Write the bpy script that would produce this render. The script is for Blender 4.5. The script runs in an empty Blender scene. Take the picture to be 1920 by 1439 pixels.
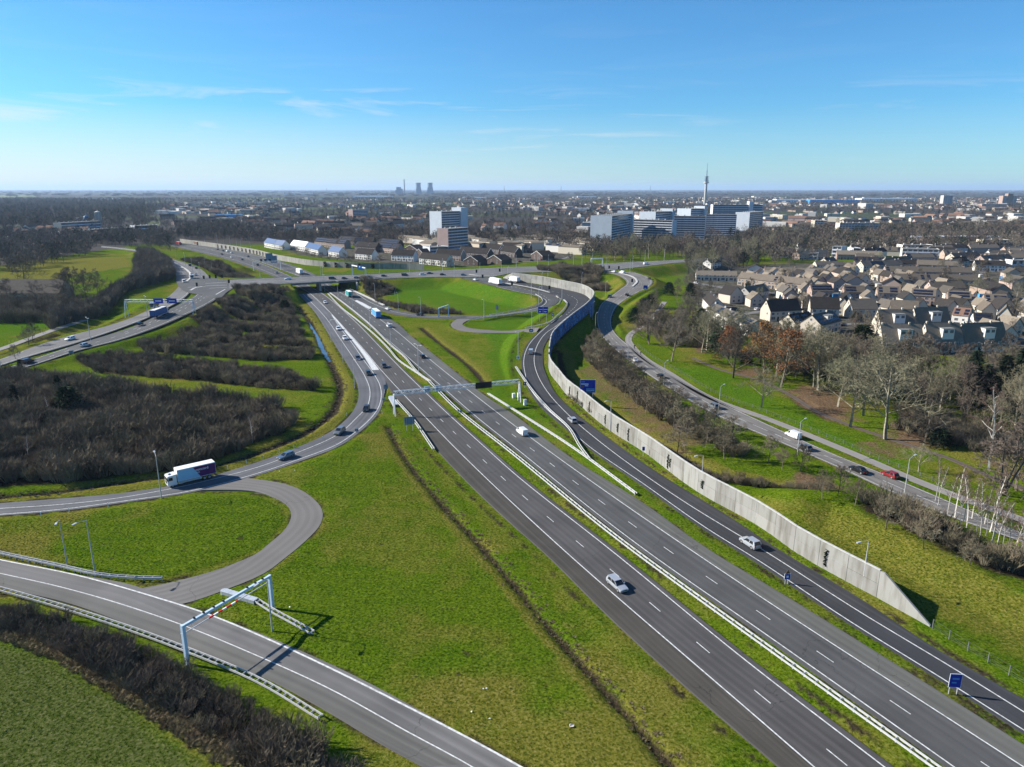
import bpy, math, random
import numpy as np
from mathutils import Vector, Matrix
from math import sin, cos, pi, radians, atan2, hypot, sqrt
random.seed(7); RNG = np.random.default_rng(11)
SC = bpy.context.scene
COL = SC.collection
# ---------------------------------------------------------------- camera
F_PX, HOR_Y, CAM_H = 1345.0, 354.5, 66.4          # focal length and horizon row measured on a 1920 x 1439 frame
PITCH = math.atan((719.5 - HOR_Y) / F_PX)
cam = bpy.data.objects.new('camera', bpy.data.cameras.new('camera')); COL.objects.link(cam)
cam.location = (0, 0, CAM_H); cam.rotation_euler = (pi / 2 - PITCH, 0, 0)
cam.data.sensor_fit = 'HORIZONTAL'; cam.data.sensor_width = 36.0; cam.data.lens = 36.0 * F_PX / 1920.0
cam.data.clip_start = 0.5; cam.data.clip_end = 120000.0
SC.camera = cam
# ---------------------------------------------------------------- sky and sun
SUN_EL, SUN_AZ = radians(29.5), radians(-77.0)    # azimuth clockwise from +Y; shadows fall to the right and a little towards us
world = bpy.data.worlds.new('World'); SC.world = world; world.use_nodes = True
wn, wl = world.node_tree.nodes, world.node_tree.links
bgn = wn['Background']
sky = wn.new('ShaderNodeTexSky'); sky.sky_type = 'NISHITA'; sky.sun_disc = False
sky.sun_elevation = SUN_EL; sky.sun_rotation = SUN_AZ
sky.altitude = 0; sky.air_density = 1.0; sky.dust_density = 0.15; sky.ozone_density = 5.0
SKY_STRENGTH = 0.079
sunl = bpy.data.lights.new('sun', 'SUN'); sunl.energy = 5.0; sunl.angle = radians(0.53); sunl.color = (1.0, 0.95, 0.86)
sun = bpy.data.objects.new('sun', sunl); COL.objects.link(sun)
SUN_DIR = Vector((sin(SUN_AZ) * cos(SUN_EL), cos(SUN_AZ) * cos(SUN_EL), sin(SUN_EL)))
sun.rotation_euler = (-SUN_DIR).to_track_quat('-Z', 'Y').to_euler(); sun.location = (-200, 60, 300)
SC.view_settings.view_transform = 'Standard'; SC.view_settings.look = 'None'
SC.view_settings.gamma = 1.0; SC.view_settings.use_curve_mapping = False
SC.view_settings.exposure = 1.0
SC.cycles.max_bounces = 5; SC.cycles.diffuse_bounces = 2; SC.cycles.glossy_bounces = 2
SC.cycles.transmission_bounces = 2; SC.cycles.volume_bounces = 0; SC.cycles.transparent_max_bounces = 4
SC.cycles.caustics_reflective = False; SC.cycles.caustics_refractive = False
SC.cycles.use_denoising = True

def build_sky():
    """Sky Texture plus thin cirrus streaks that live on the sky directions (elevation / azimuth)."""
    tc = wn.new('ShaderNodeTexCoord')
    mp = wn.new('ShaderNodeMapping'); mp.inputs['Scale'].default_value = (1.6, 1.6, 16.0)
    mp.inputs['Rotation'].default_value = (radians(1.5), radians(-2.0), radians(20))
    n1 = wn.new('ShaderNodeTexNoise'); n1.inputs['Scale'].default_value = 2.3; n1.inputs['Detail'].default_value = 9
    n1.inputs['Roughness'].default_value = 0.62; n1.inputs['Distortion'].default_value = 0.9
    wl.new(tc.outputs['Generated'], mp.inputs['Vector']); wl.new(mp.outputs[0], n1.inputs['Vector'])
    sep = wn.new('ShaderNodeSeparateXYZ'); wl.new(tc.outputs['Generated'], sep.inputs[0])
    band = wn.new('ShaderNodeValToRGB')                     # cirrus only between about 1 and 8 degrees up
    cr = band.color_ramp; cr.elements[0].position = 0.0; cr.elements[0].color = (0.5, 0.5, 0.5, 1)
    cr.elements[1].position = 0.25; cr.elements[1].color = (0, 0, 0, 1)
    e = cr.elements.new(0.055); e.color = (0.95, 0.95, 0.95, 1); e = cr.elements.new(0.115); e.color = (0.85, 0.85, 0.85, 1)
    e = cr.elements.new(0.135); e.color = (0.12, 0.12, 0.12, 1)
    wl.new(sep.outputs['Z'], band.inputs[0])
    thr = wn.new('ShaderNodeMapRange'); thr.inputs[1].default_value = 0.51; thr.inputs[2].default_value = 0.74
    wl.new(n1.outputs['Fac'], thr.inputs[0])
    side = wn.new('ShaderNodeMapRange')                     # more cirrus towards the sun side
    side.inputs[1].default_value = -0.55; side.inputs[2].default_value = 0.45; side.inputs[3].default_value = 1.0; side.inputs[4].default_value = 0.38
    wl.new(sep.outputs['X'], side.inputs[0])
    m1 = wn.new('ShaderNodeMath'); m1.operation = 'MULTIPLY'; wl.new(thr.outputs[0], m1.inputs[0]); wl.new(band.outputs[0], m1.inputs[1])
    m2 = wn.new('ShaderNodeMath'); m2.operation = 'MULTIPLY'; wl.new(m1.outputs[0], m2.inputs[0]); wl.new(side.outputs[0], m2.inputs[1])
    m3 = wn.new('ShaderNodeMath'); m3.operation = 'MULTIPLY'; m3.inputs[1].default_value = 0.85; wl.new(m2.outputs[0], m3.inputs[0])
    vz = wn.new('ShaderNodeMapRange'); vz.inputs[1].default_value = 0.0; vz.inputs[2].default_value = 0.10; vz.inputs[3].default_value = 0.85; vz.inputs[4].default_value = 0.0; wl.new(sep.outputs['Z'], vz.inputs[0])
    vx = wn.new('ShaderNodeMapRange'); vx.inputs[1].default_value = -0.62; vx.inputs[2].default_value = 0.30; vx.inputs[3].default_value = 1.0; vx.inputs[4].default_value = 0.30; wl.new(sep.outputs['X'], vx.inputs[0])
    vm = wn.new('ShaderNodeMath'); vm.operation = 'MULTIPLY'; wl.new(vz.outputs[0], vm.inputs[0]); wl.new(vx.outputs[0], vm.inputs[1])
    va = wn.new('ShaderNodeMath'); va.operation = 'MAXIMUM'; wl.new(vm.outputs[0], va.inputs[0]); wl.new(m3.outputs[0], va.inputs[1])
    tint = wn.new('ShaderNodeMix'); tint.data_type = 'RGBA'; tint.blend_type = 'MULTIPLY'; tint.inputs[0].default_value = 1.0
    wl.new(sky.outputs[0], tint.inputs[6]); tint.inputs[7].default_value = SKY_TINT
    mx = wn.new('ShaderNodeMix'); mx.data_type = 'RGBA'
    wl.new(va.outputs[0], mx.inputs[0]); wl.new(tint.outputs[2], mx.inputs[6]); mx.inputs[7].default_value = CLOUD_COL
    wl.new(mx.outputs[2], bgn.inputs[0]); bgn.inputs[1].default_value = SKY_STRENGTH
SKY_TINT = (0.43, 0.80, 1.0, 1); CLOUD_COL = (6.0, 5.9, 5.7, 1)
build_sky()

# ---------------------------------------------------------------- surveying helpers
CP, SP = cos(PITCH), sin(PITCH)
def G(px, py, z=0.0):
    """Ground position (metres) of a point read at (px, py) on the 1920-wide survey frame and lying at height z."""
    u = (px - 960.0) / F_PX; v = (py - 719.5) / F_PX
    t = (CAM_H - z) / (SP + v * CP)
    return Vector((u * t, (CP - v * SP) * t, z))
def PXL(pts):
    return np.array([tuple(G(*p)) for p in pts], float)
def resample(P, step=None, n=None):
    """Catmull-Rom through the points, then evenly spaced samples."""
    P = np.asarray(P, float)
    if len(P) > 2:
        Q = np.vstack([2 * P[0] - P[1], P, 2 * P[-1] - P[-2]]); out = []
        for i in range(1, len(Q) - 2):
            p0, p1, p2, p3 = Q[i - 1], Q[i], Q[i + 1], Q[i + 2]
            d = np.linalg.norm(p2 - p1); k = max(4, min(60, int(d / 1.5)))
            # non-uniform tangents keep long/short spans from overshooting
            d0 = max(1e-3, np.linalg.norm(p1 - p0)); d2 = max(1e-3, np.linalg.norm(p3 - p2)); d = max(d, 1e-3)
            m1 = ((p1 - p0) / d0 * d + (p2 - p1) / d * d0) / (d0 + d) * d
            m2 = ((p2 - p1) / d * d2 + (p3 - p2) / d2 * d) / (d + d2) * d
            for t in np.linspace(0, 1, k, endpoint=False):
                t2, t3 = t * t, t * t * t
                out.append((2*t3 - 3*t2 + 1) * p1 + (t3 - 2*t2 + t) * m1 + (-2*t3 + 3*t2) * p2 + (t3 - t2) * m2)
        out.append(Q[-2]); P = np.array(out)
    s = np.r_[0, np.cumsum(np.linalg.norm(np.diff(P, axis=0), axis=1))]
    if n is None: n = max(2, int(round(s[-1] / step)) + 1)
    t = np.linspace(0, s[-1], n)
    return np.stack([np.interp(t, s, P[:, k]) for k in range(3)], 1)
def tangents(P):
    T = np.gradient(P, axis=0); T[:, 2] = 0
    return T / np.maximum(np.linalg.norm(T, axis=1, keepdims=True), 1e-9)
def offset(P, d):
    T = tangents(P); return P + np.stack([T[:, 1], -T[:, 0], np.zeros(len(T))], 1) * d   # +d to the right
def arclen(P): return np.r_[0, np.cumsum(np.linalg.norm(np.diff(P, axis=0), axis=1))]
def at_len(P, s):
    a = arclen(P); return Vector([float(np.interp(s, a, P[:, k])) for k in range(3)])
def nearest(P, q):
    i = int(np.argmin((P[:, 0] - q[0])**2 + (P[:, 1] - q[1])**2)); return i
def extend(P, d0=0, d1=0):
    P = np.asarray(P, float)
    if d0: t = (P[0] - P[1]) / np.linalg.norm(P[0] - P[1]); P = np.vstack([P[0] + t * d0, P])
    if d1: t = (P[-1] - P[-2]) / np.linalg.norm(P[-1] - P[-2]); P = np.vstack([P, P[-1] + t * d1])
    return P
def in_poly(X, Y, poly):
    inside = np.zeros(np.shape(X), bool); n = len(poly)
    for i in range(n):
        x0, y0 = poly[i][0], poly[i][1]; x1, y1 = poly[(i + 1) % n][0], poly[(i + 1) % n][1]
        if y0 == y1: continue
        c = ((Y > min(y0, y1)) & (Y <= max(y0, y1))) & (X < (x1 - x0) * (Y - y0) / (y1 - y0) + x0)
        inside ^= c
    return inside

# ---------------------------------------------------------------- objects, tags, mesh building
def link(o, parent=None):
    COL.objects.link(o)
    if parent is not None: o.parent = parent
    return o
def tag(o, label=None, cat=None, group=None, kind=None):
    if label: o['label'] = label
    if cat: o['category'] = cat
    if group: o['group'] = group
    if kind: o['kind'] = kind
    return o
def empty(name, loc=(0, 0, 0), rz=0.0):
    o = bpy.data.objects.new(name, None); o.empty_display_size = 0.5
    o.location = loc; o.rotation_euler = (0, 0, rz); COL.objects.link(o); return o
def obj(name, me, parent=None, loc=None, rz=None, scale=None):
    o = bpy.data.objects.new(name, me); COL.objects.link(o)
    if parent is not None: o.parent = parent
    if loc is not None: o.location = loc
    if rz is not None: o.rotation_euler = (0, 0, rz)
    if scale is not None: o.scale = scale
    return o
def copy_tree(o, parent=None, depth=0):
    c = o.copy(); COL.objects.link(c); c.parent = parent
    for ch in KIDS.get(o.name, ()): copy_tree(ch, c)
    return c
KIDS = {}
def index_kids(root):
    KIDS[root.name] = [c for c in root.children]
    for c in root.children: index_kids(c)
def nth(i, tot=None):
    A = ['first','second','third','fourth','fifth','sixth','seventh','eighth','ninth','tenth','eleventh','twelfth','thirteenth','fourteenth','fifteenth','sixteenth','seventeenth','eighteenth','nineteenth']
    T_ = {2:'twent',3:'thirt',4:'fort',5:'fift',6:'sixt',7:'sevent',8:'eight',9:'ninet'}
    n = i + 1
    if n < 20: return A[n-1]
    t, u = divmod(n, 10); return T_[t] + 'ieth' if u == 0 else T_[t] + 'y ' + A[u-1]
class MB:
    """collects simple shapes; mesh(name, materials) turns them into one mesh"""
    def __init__(s): s.v = []; s.f = []; s.m = []; s.mi = 0
    def quad(s, a, b, c, d):
        k = len(s.v); s.v += [tuple(a), tuple(b), tuple(c), tuple(d)]; s.f.append((k, k+1, k+2, k+3)); s.m.append(s.mi); return s
    def tri(s, a, b, c):
        k = len(s.v); s.v += [tuple(a), tuple(b), tuple(c)]; s.f.append((k, k+1, k+2)); s.m.append(s.mi); return s
    def box(s, x0, x1, y0, y1, z0, z1, M=None):
        P = [(x0,y0,z0),(x1,y0,z0),(x1,y1,z0),(x0,y1,z0),(x0,y0,z1),(x1,y0,z1),(x1,y1,z1),(x0,y1,z1)]
        if M is not None: P = [tuple(M @ Vector(p)) for p in P]
        k = len(s.v); s.v += P
        for f in ((0,3,2,1),(4,5,6,7),(0,1,5,4),(1,2,6,5),(2,3,7,6),(3,0,4,7)):
            s.f.append(tuple(k + i for i in f)); s.m.append(s.mi)
        return s
    def tube(s, a, b, r0, r1=None, n=6, cap=True):
        r1 = r0 if r1 is None else r1
        a = Vector(a); b = Vector(b); d = (b - a); L = d.length
        if L < 1e-6: return s
        d /= L; u = d.orthogonal().normalized(); w = d.cross(u); k = len(s.v)
        for c, r in ((a, r0), (b, r1)):
            for i in range(n):
                t = 2 * pi * i / n; s.v.append(tuple(c + (u * cos(t) + w * sin(t)) * r))
        for i in range(n):
            j = (i + 1) % n; s.f.append((k+i, k+j, k+n+j, k+n+i)); s.m.append(s.mi)
        if cap:
            s.f.append(tuple(k + n + i for i in range(n))); s.m.append(s.mi)
            s.f.append(tuple(k + n - 1 - i for i in range(n))); s.m.append(s.mi)
        return s
    def lathe(s, prof, n=16, c=(0, 0, 0), closed=False):
        k = len(s.v)
        for r, z in prof:
            for i in range(n):
                t = 2 * pi * i / n; s.v.append((c[0] + r * cos(t), c[1] + r * sin(t), c[2] + z))
        for q in range(len(prof) - 1):
            for i in range(n):
                j = (i + 1) % n; s.f.append((k+q*n+i, k+q*n+j, k+(q+1)*n+j, k+(q+1)*n+i)); s.m.append(s.mi)
        s.f.append(tuple(k + (len(prof)-1)*n + i for i in range(n))); s.m.append(s.mi)
        return s
    def prism(s, poly, y0, y1):
        """closed outline in x,z extruded along y"""
        n = len(poly); k = len(s.v)
        s.v += [(x, y0, z) for x, z in poly] + [(x, y1, z) for x, z in poly]
        for i in range(n):
            j = (i + 1) % n; s.f.append((k+i, k+j, k+n+j, k+n+i)); s.m.append(s.mi)
        s.f.append(tuple(k + n - 1 - i for i in range(n))); s.m.append(s.mi)
        s.f.append(tuple(k + n + i for i in range(n))); s.m.append(s.mi)
        return s
    def mesh(s, name, mats, smooth=False):
        me = bpy.data.meshes.new(name); me.from_pydata(s.v, [], s.f)
        for m in (mats if isinstance(mats, (list, tuple)) else [mats]): me.materials.append(m)
        if max(s.m, default=0) > 0: me.polygons.foreach_set('material_index', s.m)
        if smooth: me.polygons.foreach_set('use_smooth', [True] * len(s.f))
        me.update(); return me
def np_mesh(name, V, Fq, mats, smooth=False):
    """quad mesh straight from arrays"""
    V = np.asarray(V, np.float32); Fq = np.asarray(Fq, np.int32); k = Fq.shape[1]
    me = bpy.data.meshes.new(name); me.vertices.add(len(V)); me.vertices.foreach_set('co', V.ravel())
    me.loops.add(Fq.size); me.loops.foreach_set('vertex_index', Fq.ravel())
    me.polygons.add(len(Fq)); me.polygons.foreach_set('loop_start', np.arange(0, Fq.size, k, dtype=np.int32))
    me.polygons.foreach_set('loop_total', np.full(len(Fq), k, np.int32))
    me.polygons.foreach_set('use_smooth', np.full(len(Fq), bool(smooth)))
    for m in (mats if isinstance(mats, (list, tuple)) else [mats]): me.materials.append(m)
    me.update(calc_edges=True); me.validate(); return me

# ---------------------------------------------------------------- materials
def nodes_of(name):
    m = bpy.data.materials.new(name); m.use_nodes = True; nt = m.node_tree
    return m, nt.nodes, nt.links, nt.nodes['Principled BSDF']
def mat(name, col, rough=0.8, var=0.18, scale=1.2, metal=0.0, bump=0.0, bscale=20, col2=None, spec=0.3, coat=0.0, coord='Object', emit=None):
    m, N, L, b = nodes_of(name)
    b.inputs['Roughness'].default_value = rough; b.inputs['Metallic'].default_value = metal
    b.inputs['Specular IOR Level'].default_value = spec
    if coat: b.inputs['Coat Weight'].default_value = coat; b.inputs['Coat Roughness'].default_value = 0.08
    tc = N.new('ShaderNodeTexCoord')
    ns = N.new('ShaderNodeTexNoise'); ns.inputs['Scale'].default_value = scale; ns.inputs['Detail'].default_value = 5; ns.inputs['Roughness'].default_value = 0.6
    L.new(tc.outputs[coord], ns.inputs['Vector'])
    mx = N.new('ShaderNodeMix'); mx.data_type = 'RGBA'
    c2 = col2 or tuple(c * (1 - var) for c in col); c1 = col if col2 else tuple(min(1, c * (1 + var)) for c in col)
    mx.inputs[6].default_value = (*c1, 1); mx.inputs[7].default_value = (*c2, 1)
    rp = N.new('ShaderNodeMapRange'); rp.inputs[1].default_value = 0.35; rp.inputs[2].default_value = 0.65
    L.new(ns.outputs['Fac'], rp.inputs[0]); L.new(rp.outputs[0], mx.inputs[0]); L.new(mx.outputs[2], b.inputs['Base Color'])
    if bump:
        n2 = N.new('ShaderNodeTexNoise'); n2.inputs['Scale'].default_value = bscale; n2.inputs['Detail'].default_value = 3
        L.new(tc.outputs[coord], n2.inputs['Vector'])
        bp = N.new('ShaderNodeBump'); bp.inputs['Strength'].default_value = bump; bp.inputs['Distance'].default_value = 0.05
        L.new(n2.outputs['Fac'], bp.inputs['Height']); L.new(bp.outputs[0], b.inputs['Normal'])
    if emit: b.inputs['Emission Color'].default_value = (*emit, 1); b.inputs['Emission Strength'].default_value = 1.0
    return m
def mat_random(name, col, hue=0.02, val=0.3, rough=0.9, dark=None):
    """one material whose tone differs from object to object (and along the surface)"""
    m, N, L, b = nodes_of(name); b.inputs['Roughness'].default_value = rough; b.inputs['Specular IOR Level'].default_value = 0.15
    oi = N.new('ShaderNodeObjectInfo'); hs = N.new('ShaderNodeHueSaturation'); hs.inputs['Color'].default_value = (*col, 1)
    r1 = N.new('ShaderNodeMapRange'); r1.inputs[3].default_value = 1 - val; r1.inputs[4].default_value = 1 + val
    L.new(oi.outputs['Random'], r1.inputs[0]); L.new(r1.outputs[0], hs.inputs['Value'])
    r2 = N.new('ShaderNodeMapRange'); r2.inputs[3].default_value = 0.5 - hue; r2.inputs[4].default_value = 0.5 + hue
    ml = N.new('ShaderNodeMath'); ml.operation = 'FRACT'; mm = N.new('ShaderNodeMath'); mm.operation = 'MULTIPLY'; mm.inputs[1].default_value = 7.31
    L.new(oi.outputs['Random'], mm.inputs[0]); L.new(mm.outputs[0], ml.inputs[0]); L.new(ml.outputs[0], r2.inputs[0]); L.new(r2.outputs[0], hs.inputs['Hue'])
    L.new(hs.outputs[0], b.inputs['Base Color']); return m

def mat_asphalt(name, col, col2=None, track=0.18, rough=0.85):
    """uv: u = metres across, v = metres along; tyre tracks and patches run along the road"""
    m, N, L, b = nodes_of(name); b.inputs['Roughness'].default_value = rough; b.inputs['Specular IOR Level'].default_value = 0.25
    uv = N.new('ShaderNodeUVMap'); tc = N.new('ShaderNodeTexCoord')
    mp = N.new('ShaderNodeMapping'); mp.inputs['Scale'].default_value = (1.1, 0.012, 1)
    L.new(uv.outputs[0], mp.inputs[0])
    n1 = N.new('ShaderNodeTexNoise'); n1.inputs['Scale'].default_value = 1.0; n1.inputs['Detail'].default_value = 3; L.new(mp.outputs[0], n1.inputs['Vector'])
    n2 = N.new('ShaderNodeTexNoise'); n2.inputs['Scale'].default_value = 0.09; n2.inputs['Detail'].default_value = 6; L.new(tc.outputs['Object'], n2.inputs['Vector'])
    n3 = N.new('ShaderNodeTexNoise'); n3.inputs['Scale'].default_value = 5.0; n3.inputs['Detail'].default_value = 4; L.new(tc.outputs['Object'], n3.inputs['Vector'])
    a = N.new('ShaderNodeMath'); a.operation = 'ADD'; L.new(n1.outputs['Fac'], a.inputs[0]); L.new(n2.outputs['Fac'], a.inputs[1])
    a2 = N.new('ShaderNodeMath'); a2.operation = 'MULTIPLY_ADD'; L.new(n3.outputs['Fac'], a2.inputs[0]); a2.inputs[1].default_value = 0.35; L.new(a.outputs[0], a2.inputs[2])
    r = N.new('ShaderNodeMapRange'); r.inputs[1].default_value = 0.88; r.inputs[2].default_value = 1.50; L.new(a2.outputs[0], r.inputs[0])
    mx = N.new('ShaderNodeMix'); mx.data_type = 'RGBA'; L.new(r.outputs[0], mx.inputs[0])
    c2 = col2 or tuple(c * (1 + 2.2 * track) for c in col)
    mx.inputs[6].default_value = (*[c * (1 - track) for c in col], 1); mx.inputs[7].default_value = (*c2, 1)
    # wheel paths along the lanes and transverse repair seams
    sx = N.new('ShaderNodeSeparateXYZ'); L.new(uv.outputs[0], sx.inputs[0])
    wv = N.new('ShaderNodeMath'); wv.operation = 'MULTIPLY'; wv.inputs[1].default_value = 3.59; L.new(sx.outputs[0], wv.inputs[0]); ws = N.new('ShaderNodeMath'); ws.operation = 'SINE'; L.new(wv.outputs[0], ws.inputs[0])
    wr = N.new('ShaderNodeMapRange'); wr.inputs[1].default_value = -1; wr.inputs[2].default_value = 1; wr.inputs[3].default_value = 0.90; wr.inputs[4].default_value = 1.07; L.new(ws.outputs[0], wr.inputs[0])
    fv = N.new('ShaderNodeMath'); fv.operation = 'MULTIPLY_ADD'; L.new(sx.outputs[1], fv.inputs[0]); fv.inputs[1].default_value = 1 / 43.0; L.new(n2.outputs['Fac'], fv.inputs[2]); fr = N.new('ShaderNodeMath'); fr.operation = 'FRACT'; L.new(fv.outputs[0], fr.inputs[0])
    lt = N.new('ShaderNodeMath'); lt.operation = 'LESS_THAN'; lt.inputs[1].default_value = 0.006; L.new(fr.outputs[0], lt.inputs[0]); sm = N.new('ShaderNodeMapRange'); sm.inputs[3].default_value = 1.0; sm.inputs[4].default_value = 0.62; L.new(lt.outputs[0], sm.inputs[0])
    mm = N.new('ShaderNodeMath'); mm.operation = 'MULTIPLY'; L.new(wr.outputs[0], mm.inputs[0]); L.new(sm.outputs[0], mm.inputs[1])
    m2 = N.new('ShaderNodeMix'); m2.data_type = 'RGBA'; m2.blend_type = 'MULTIPLY'; m2.inputs[0].default_value = 1.0; L.new(mx.outputs[2], m2.inputs[6]); L.new(mm.outputs[0], m2.inputs[7])
    L.new(m2.outputs[2], b.inputs['Base Color'])
    return m
M = {}
M['asphalt_dark'] = mat_asphalt('asphalt_dark', (0.062, 0.058, 0.056))
M['shoulder_brown'] = mat_asphalt('shoulder_brown', (0.052, 0.046, 0.038), track=0.2)
M['shoulder_pale'] = mat_asphalt('shoulder_pale', (0.092, 0.090, 0.080), track=0.15)
M['asphalt_mid'] = mat_asphalt('asphalt_mid', (0.066, 0.065, 0.064))
M['asphalt_new'] = mat_asphalt('asphalt_new', (0.034, 0.034, 0.037), track=0.22)
M['asphalt_blue'] = mat_asphalt('asphalt_blue', (0.088, 0.088, 0.094))
M['asphalt_light'] = mat_asphalt('asphalt_light', (0.115, 0.110, 0.106))
M['asphalt_shoulder'] = mat_asphalt('asphalt_shoulder', (0.098, 0.094, 0.085), track=0.15)
M['asphalt_local'] = mat_asphalt('asphalt_local', (0.135, 0.125, 0.115))
M['asphalt_service'] = mat_asphalt('asphalt_service', (0.135, 0.125, 0.116), track=0.08)
M['path'] = mat_asphalt('cycle_path', (0.21, 0.195, 0.18), track=0.07)
M['paint'] = mat('road_paint', (0.66, 0.66, 0.64), 0.7, 0.12, 1.6, col2=(0.36, 0.36, 0.35))
M['concrete'] = mat('concrete', (0.42, 0.41, 0.38), 0.9, 0.2, 0.6, bump=0.15, bscale=6)
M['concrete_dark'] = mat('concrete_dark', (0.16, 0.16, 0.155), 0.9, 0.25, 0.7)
M['steel'] = mat('galvanised_steel', (0.50, 0.52, 0.54), 0.45, 0.12, 4.0, metal=0.35)
M['steel_post'] = mat('galvanised_post', (0.42, 0.43, 0.44), 0.5, 0.15, 3.0, metal=0.2)
M['steel_blue'] = mat('pale_blue_paint', (0.44, 0.55, 0.64), 0.5, 0.08, 2.0)
M['rail_white'] = mat('rail_zinc', (0.46, 0.46, 0.45), 0.5, 0.12, 1.5, metal=0.1)
M['black'] = mat('black_panel', (0.012, 0.012, 0.014), 0.6, 0.2, 3)
M['rubber'] = mat('rubber', (0.014, 0.014, 0.014), 0.8, 0.2, 8)
M['rim'] = mat('wheel_rim', (0.42, 0.42, 0.43), 0.35, 0.1, 8, metal=0.6)
M['sign_blue'] = mat('sign_blue', (0.010, 0.035, 0.33), 0.45, 0.08, 1.0)
M['sign_back'] = mat('sign_back', (0.13, 0.20, 0.27), 0.6, 0.12, 0.8)
M['sign_white'] = mat('sign_white', (0.72, 0.74, 0.76), 0.5, 0.05, 2)
M['sign_light_blue'] = mat('sign_light_blue', (0.08, 0.28, 0.55), 0.5, 0.05, 2)
M['sign_brown'] = mat('sign_brown', (0.16, 0.09, 0.05), 0.5, 0.05, 2)
M['red'] = mat('red_paint', (0.55, 0.03, 0.03), 0.5, 0.1, 2)
M['white'] = mat('white_paint', (0.74, 0.74, 0.73), 0.5, 0.06, 1.0)
M['glass'] = mat('dark_glass', (0.015, 0.018, 0.022), 0.08, 0.2, 2.0, spec=0.6)
M['win'] = mat('window_glass', (0.035, 0.045, 0.06), 0.12, 0.5, 0.3, spec=0.6, col2=(0.16, 0.17, 0.18))
M['frame'] = mat('window_frame', (0.66, 0.66, 0.64), 0.6, 0.08, 2)
M['lamp_red'] = mat('tail_lamp', (0.35, 0.01, 0.01), 0.3, 0.1, 3)
M['lamp_clear'] = mat('head_lamp', (0.7, 0.72, 0.75), 0.15, 0.1, 3)
M['solar'] = mat('solar_panel', (0.012, 0.016, 0.030), 0.25, 0.3, 1.0, spec=0.5)
M['solar_blue'] = mat('blue_solar_roof', (0.022, 0.060, 0.15), 0.4, 0.15, 0.8, spec=0.35)
M['skin'] = mat('skin', (0.5, 0.32, 0.24), 0.6, 0.05, 3)
M['cloth_dark'] = mat('dark_clothes', (0.02, 0.022, 0.03), 0.9, 0.2, 5)
# ================================================================ ROADS (survey points px, py, z on the 1920 frame)
ROADSAMPLES = []          # (cx, cy, half width, z, bridge?) used to grade the terrain
PATHS = {}                # named centre lines for cars, rails and lamps
def strip_mesh(name, L, R, material, zo=0.0, skirt=0.45, across=1):
    n = len(L); a = arclen((L + R) / 2); rows = []; us = []
    for k in range(across + 1):
        t = k / across; rows.append(L * (1 - t) + R * t)
        us.append(np.linalg.norm(R - L, axis=1) * t)
    rows = [r + np.array([0, 0, zo]) for r in rows]
    V = np.concatenate([rows[0] - np.array([0, 0, skirt])] + rows + [rows[-1] - np.array([0, 0, skirt])])
    U = np.concatenate([us[0]] + us + [us[-1]]); Vv = np.tile(a, across + 3)
    Fq = []
    for k in range(across + 2):
        b0 = k * n; b1 = (k + 1) * n
        i = np.arange(n - 1); Fq.append(np.stack([b0 + i, b1 + i, b1 + i + 1, b0 + i + 1], 1))
    Fq = np.concatenate(Fq)
    me = np_mesh(name, V, Fq, material)
    uvl = me.uv_layers.new(name='UVMap'); idx = np.empty(len(me.loops), np.int32); me.loops.foreach_get('vertex_index', idx)
    uvl.data.foreach_set('uv', np.stack([U[idx], Vv[idx]], 1).astype(np.float32).ravel())
    # make sure the road faces the sky
    if len(me.polygons) and me.polygons[len(me.polygons)//2].normal.z < 0: me.flip_normals()
    return me
def road(name, Lp, Rp, material, key=None, zo=0.0, step=3.0, bridge=None, grade=True, d0=0, d1=0, world=False):
    L0 = extend(np.asarray(Lp, float) if world else PXL(Lp), d0, d1); R0 = extend(np.asarray(Rp, float) if world else PXL(Rp), d0, d1)
    n = max(8, int(max(arclen(resample(L0, 3.0))[-1], arclen(resample(R0, 3.0))[-1]) / step))
    L = resample(L0, n=n); R = resample(R0, n=n)
    o = obj(name, strip_mesh(name, L, R, material, zo)); tag(o, kind='structure')
    C = (L + R) / 2; hw = np.linalg.norm(R - L, axis=1) / 2
    if grade:
        for i in range(n):
            br = bridge is not None and bridge(C[i])
            ROADSAMPLES.append((C[i, 0], C[i, 1], hw[i], C[i, 2], br))
    if key: PATHS[key] = C
    ROAD_C[o.name] = np.stack([C, L, R])
    return o, L, R, C
ROAD_C = {}
def snapz(P, parent):
    if parent is None or parent.name not in ROAD_C: return P
    A = ROAD_C[parent.name].reshape(-1, 3); P = P.copy()
    for k in range(len(P)):
        d = (A[:, 0] - P[k, 0])**2 + (A[:, 1] - P[k, 1])**2; j = np.argpartition(d, 4)[:4]; w = 1 / (d[j] + 0.05); P[k, 2] = (A[j, 2] * w).sum() / w.sum()
    return P
def ribbon(name, P, w, material, parent, zo=0.012):
    L = offset(P, -w / 2); R = offset(P, w / 2)
    V = np.concatenate([L, R]); V[:, 2] += zo; n = len(P); i = np.arange(n - 1)
    me = np_mesh(name, V, np.stack([i, i + 1, n + i + 1, n + i], 1), material)
    if me.polygons[0].normal.z < 0: me.flip_normals()
    return obj(name, me, parent)
def line(P, parent, w=0.2, zo=0.012, name='edge_line'):
    return ribbon(name, snapz(resample(P, 3.0), parent), w, M['paint'], parent, zo + 0.01)
def dashes(P, parent, on=3.0, period=12.0, w=0.15, phase=0.0, zo=0.012, name='lane_dash'):
    Q = snapz(resample(P, 1.0), parent); a = arclen(Q); s = phase; zo += 0.01
    while s + on < a[-1]:
        seg = np.array([at_len(Q, s), at_len(Q, s + on / 2), at_len(Q, s + on)])
        ribbon(name, seg, w, M['paint'], parent, zo); s += period
def zs(pts, z): return [(p[0], p[1], z) for p in pts]
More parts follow.
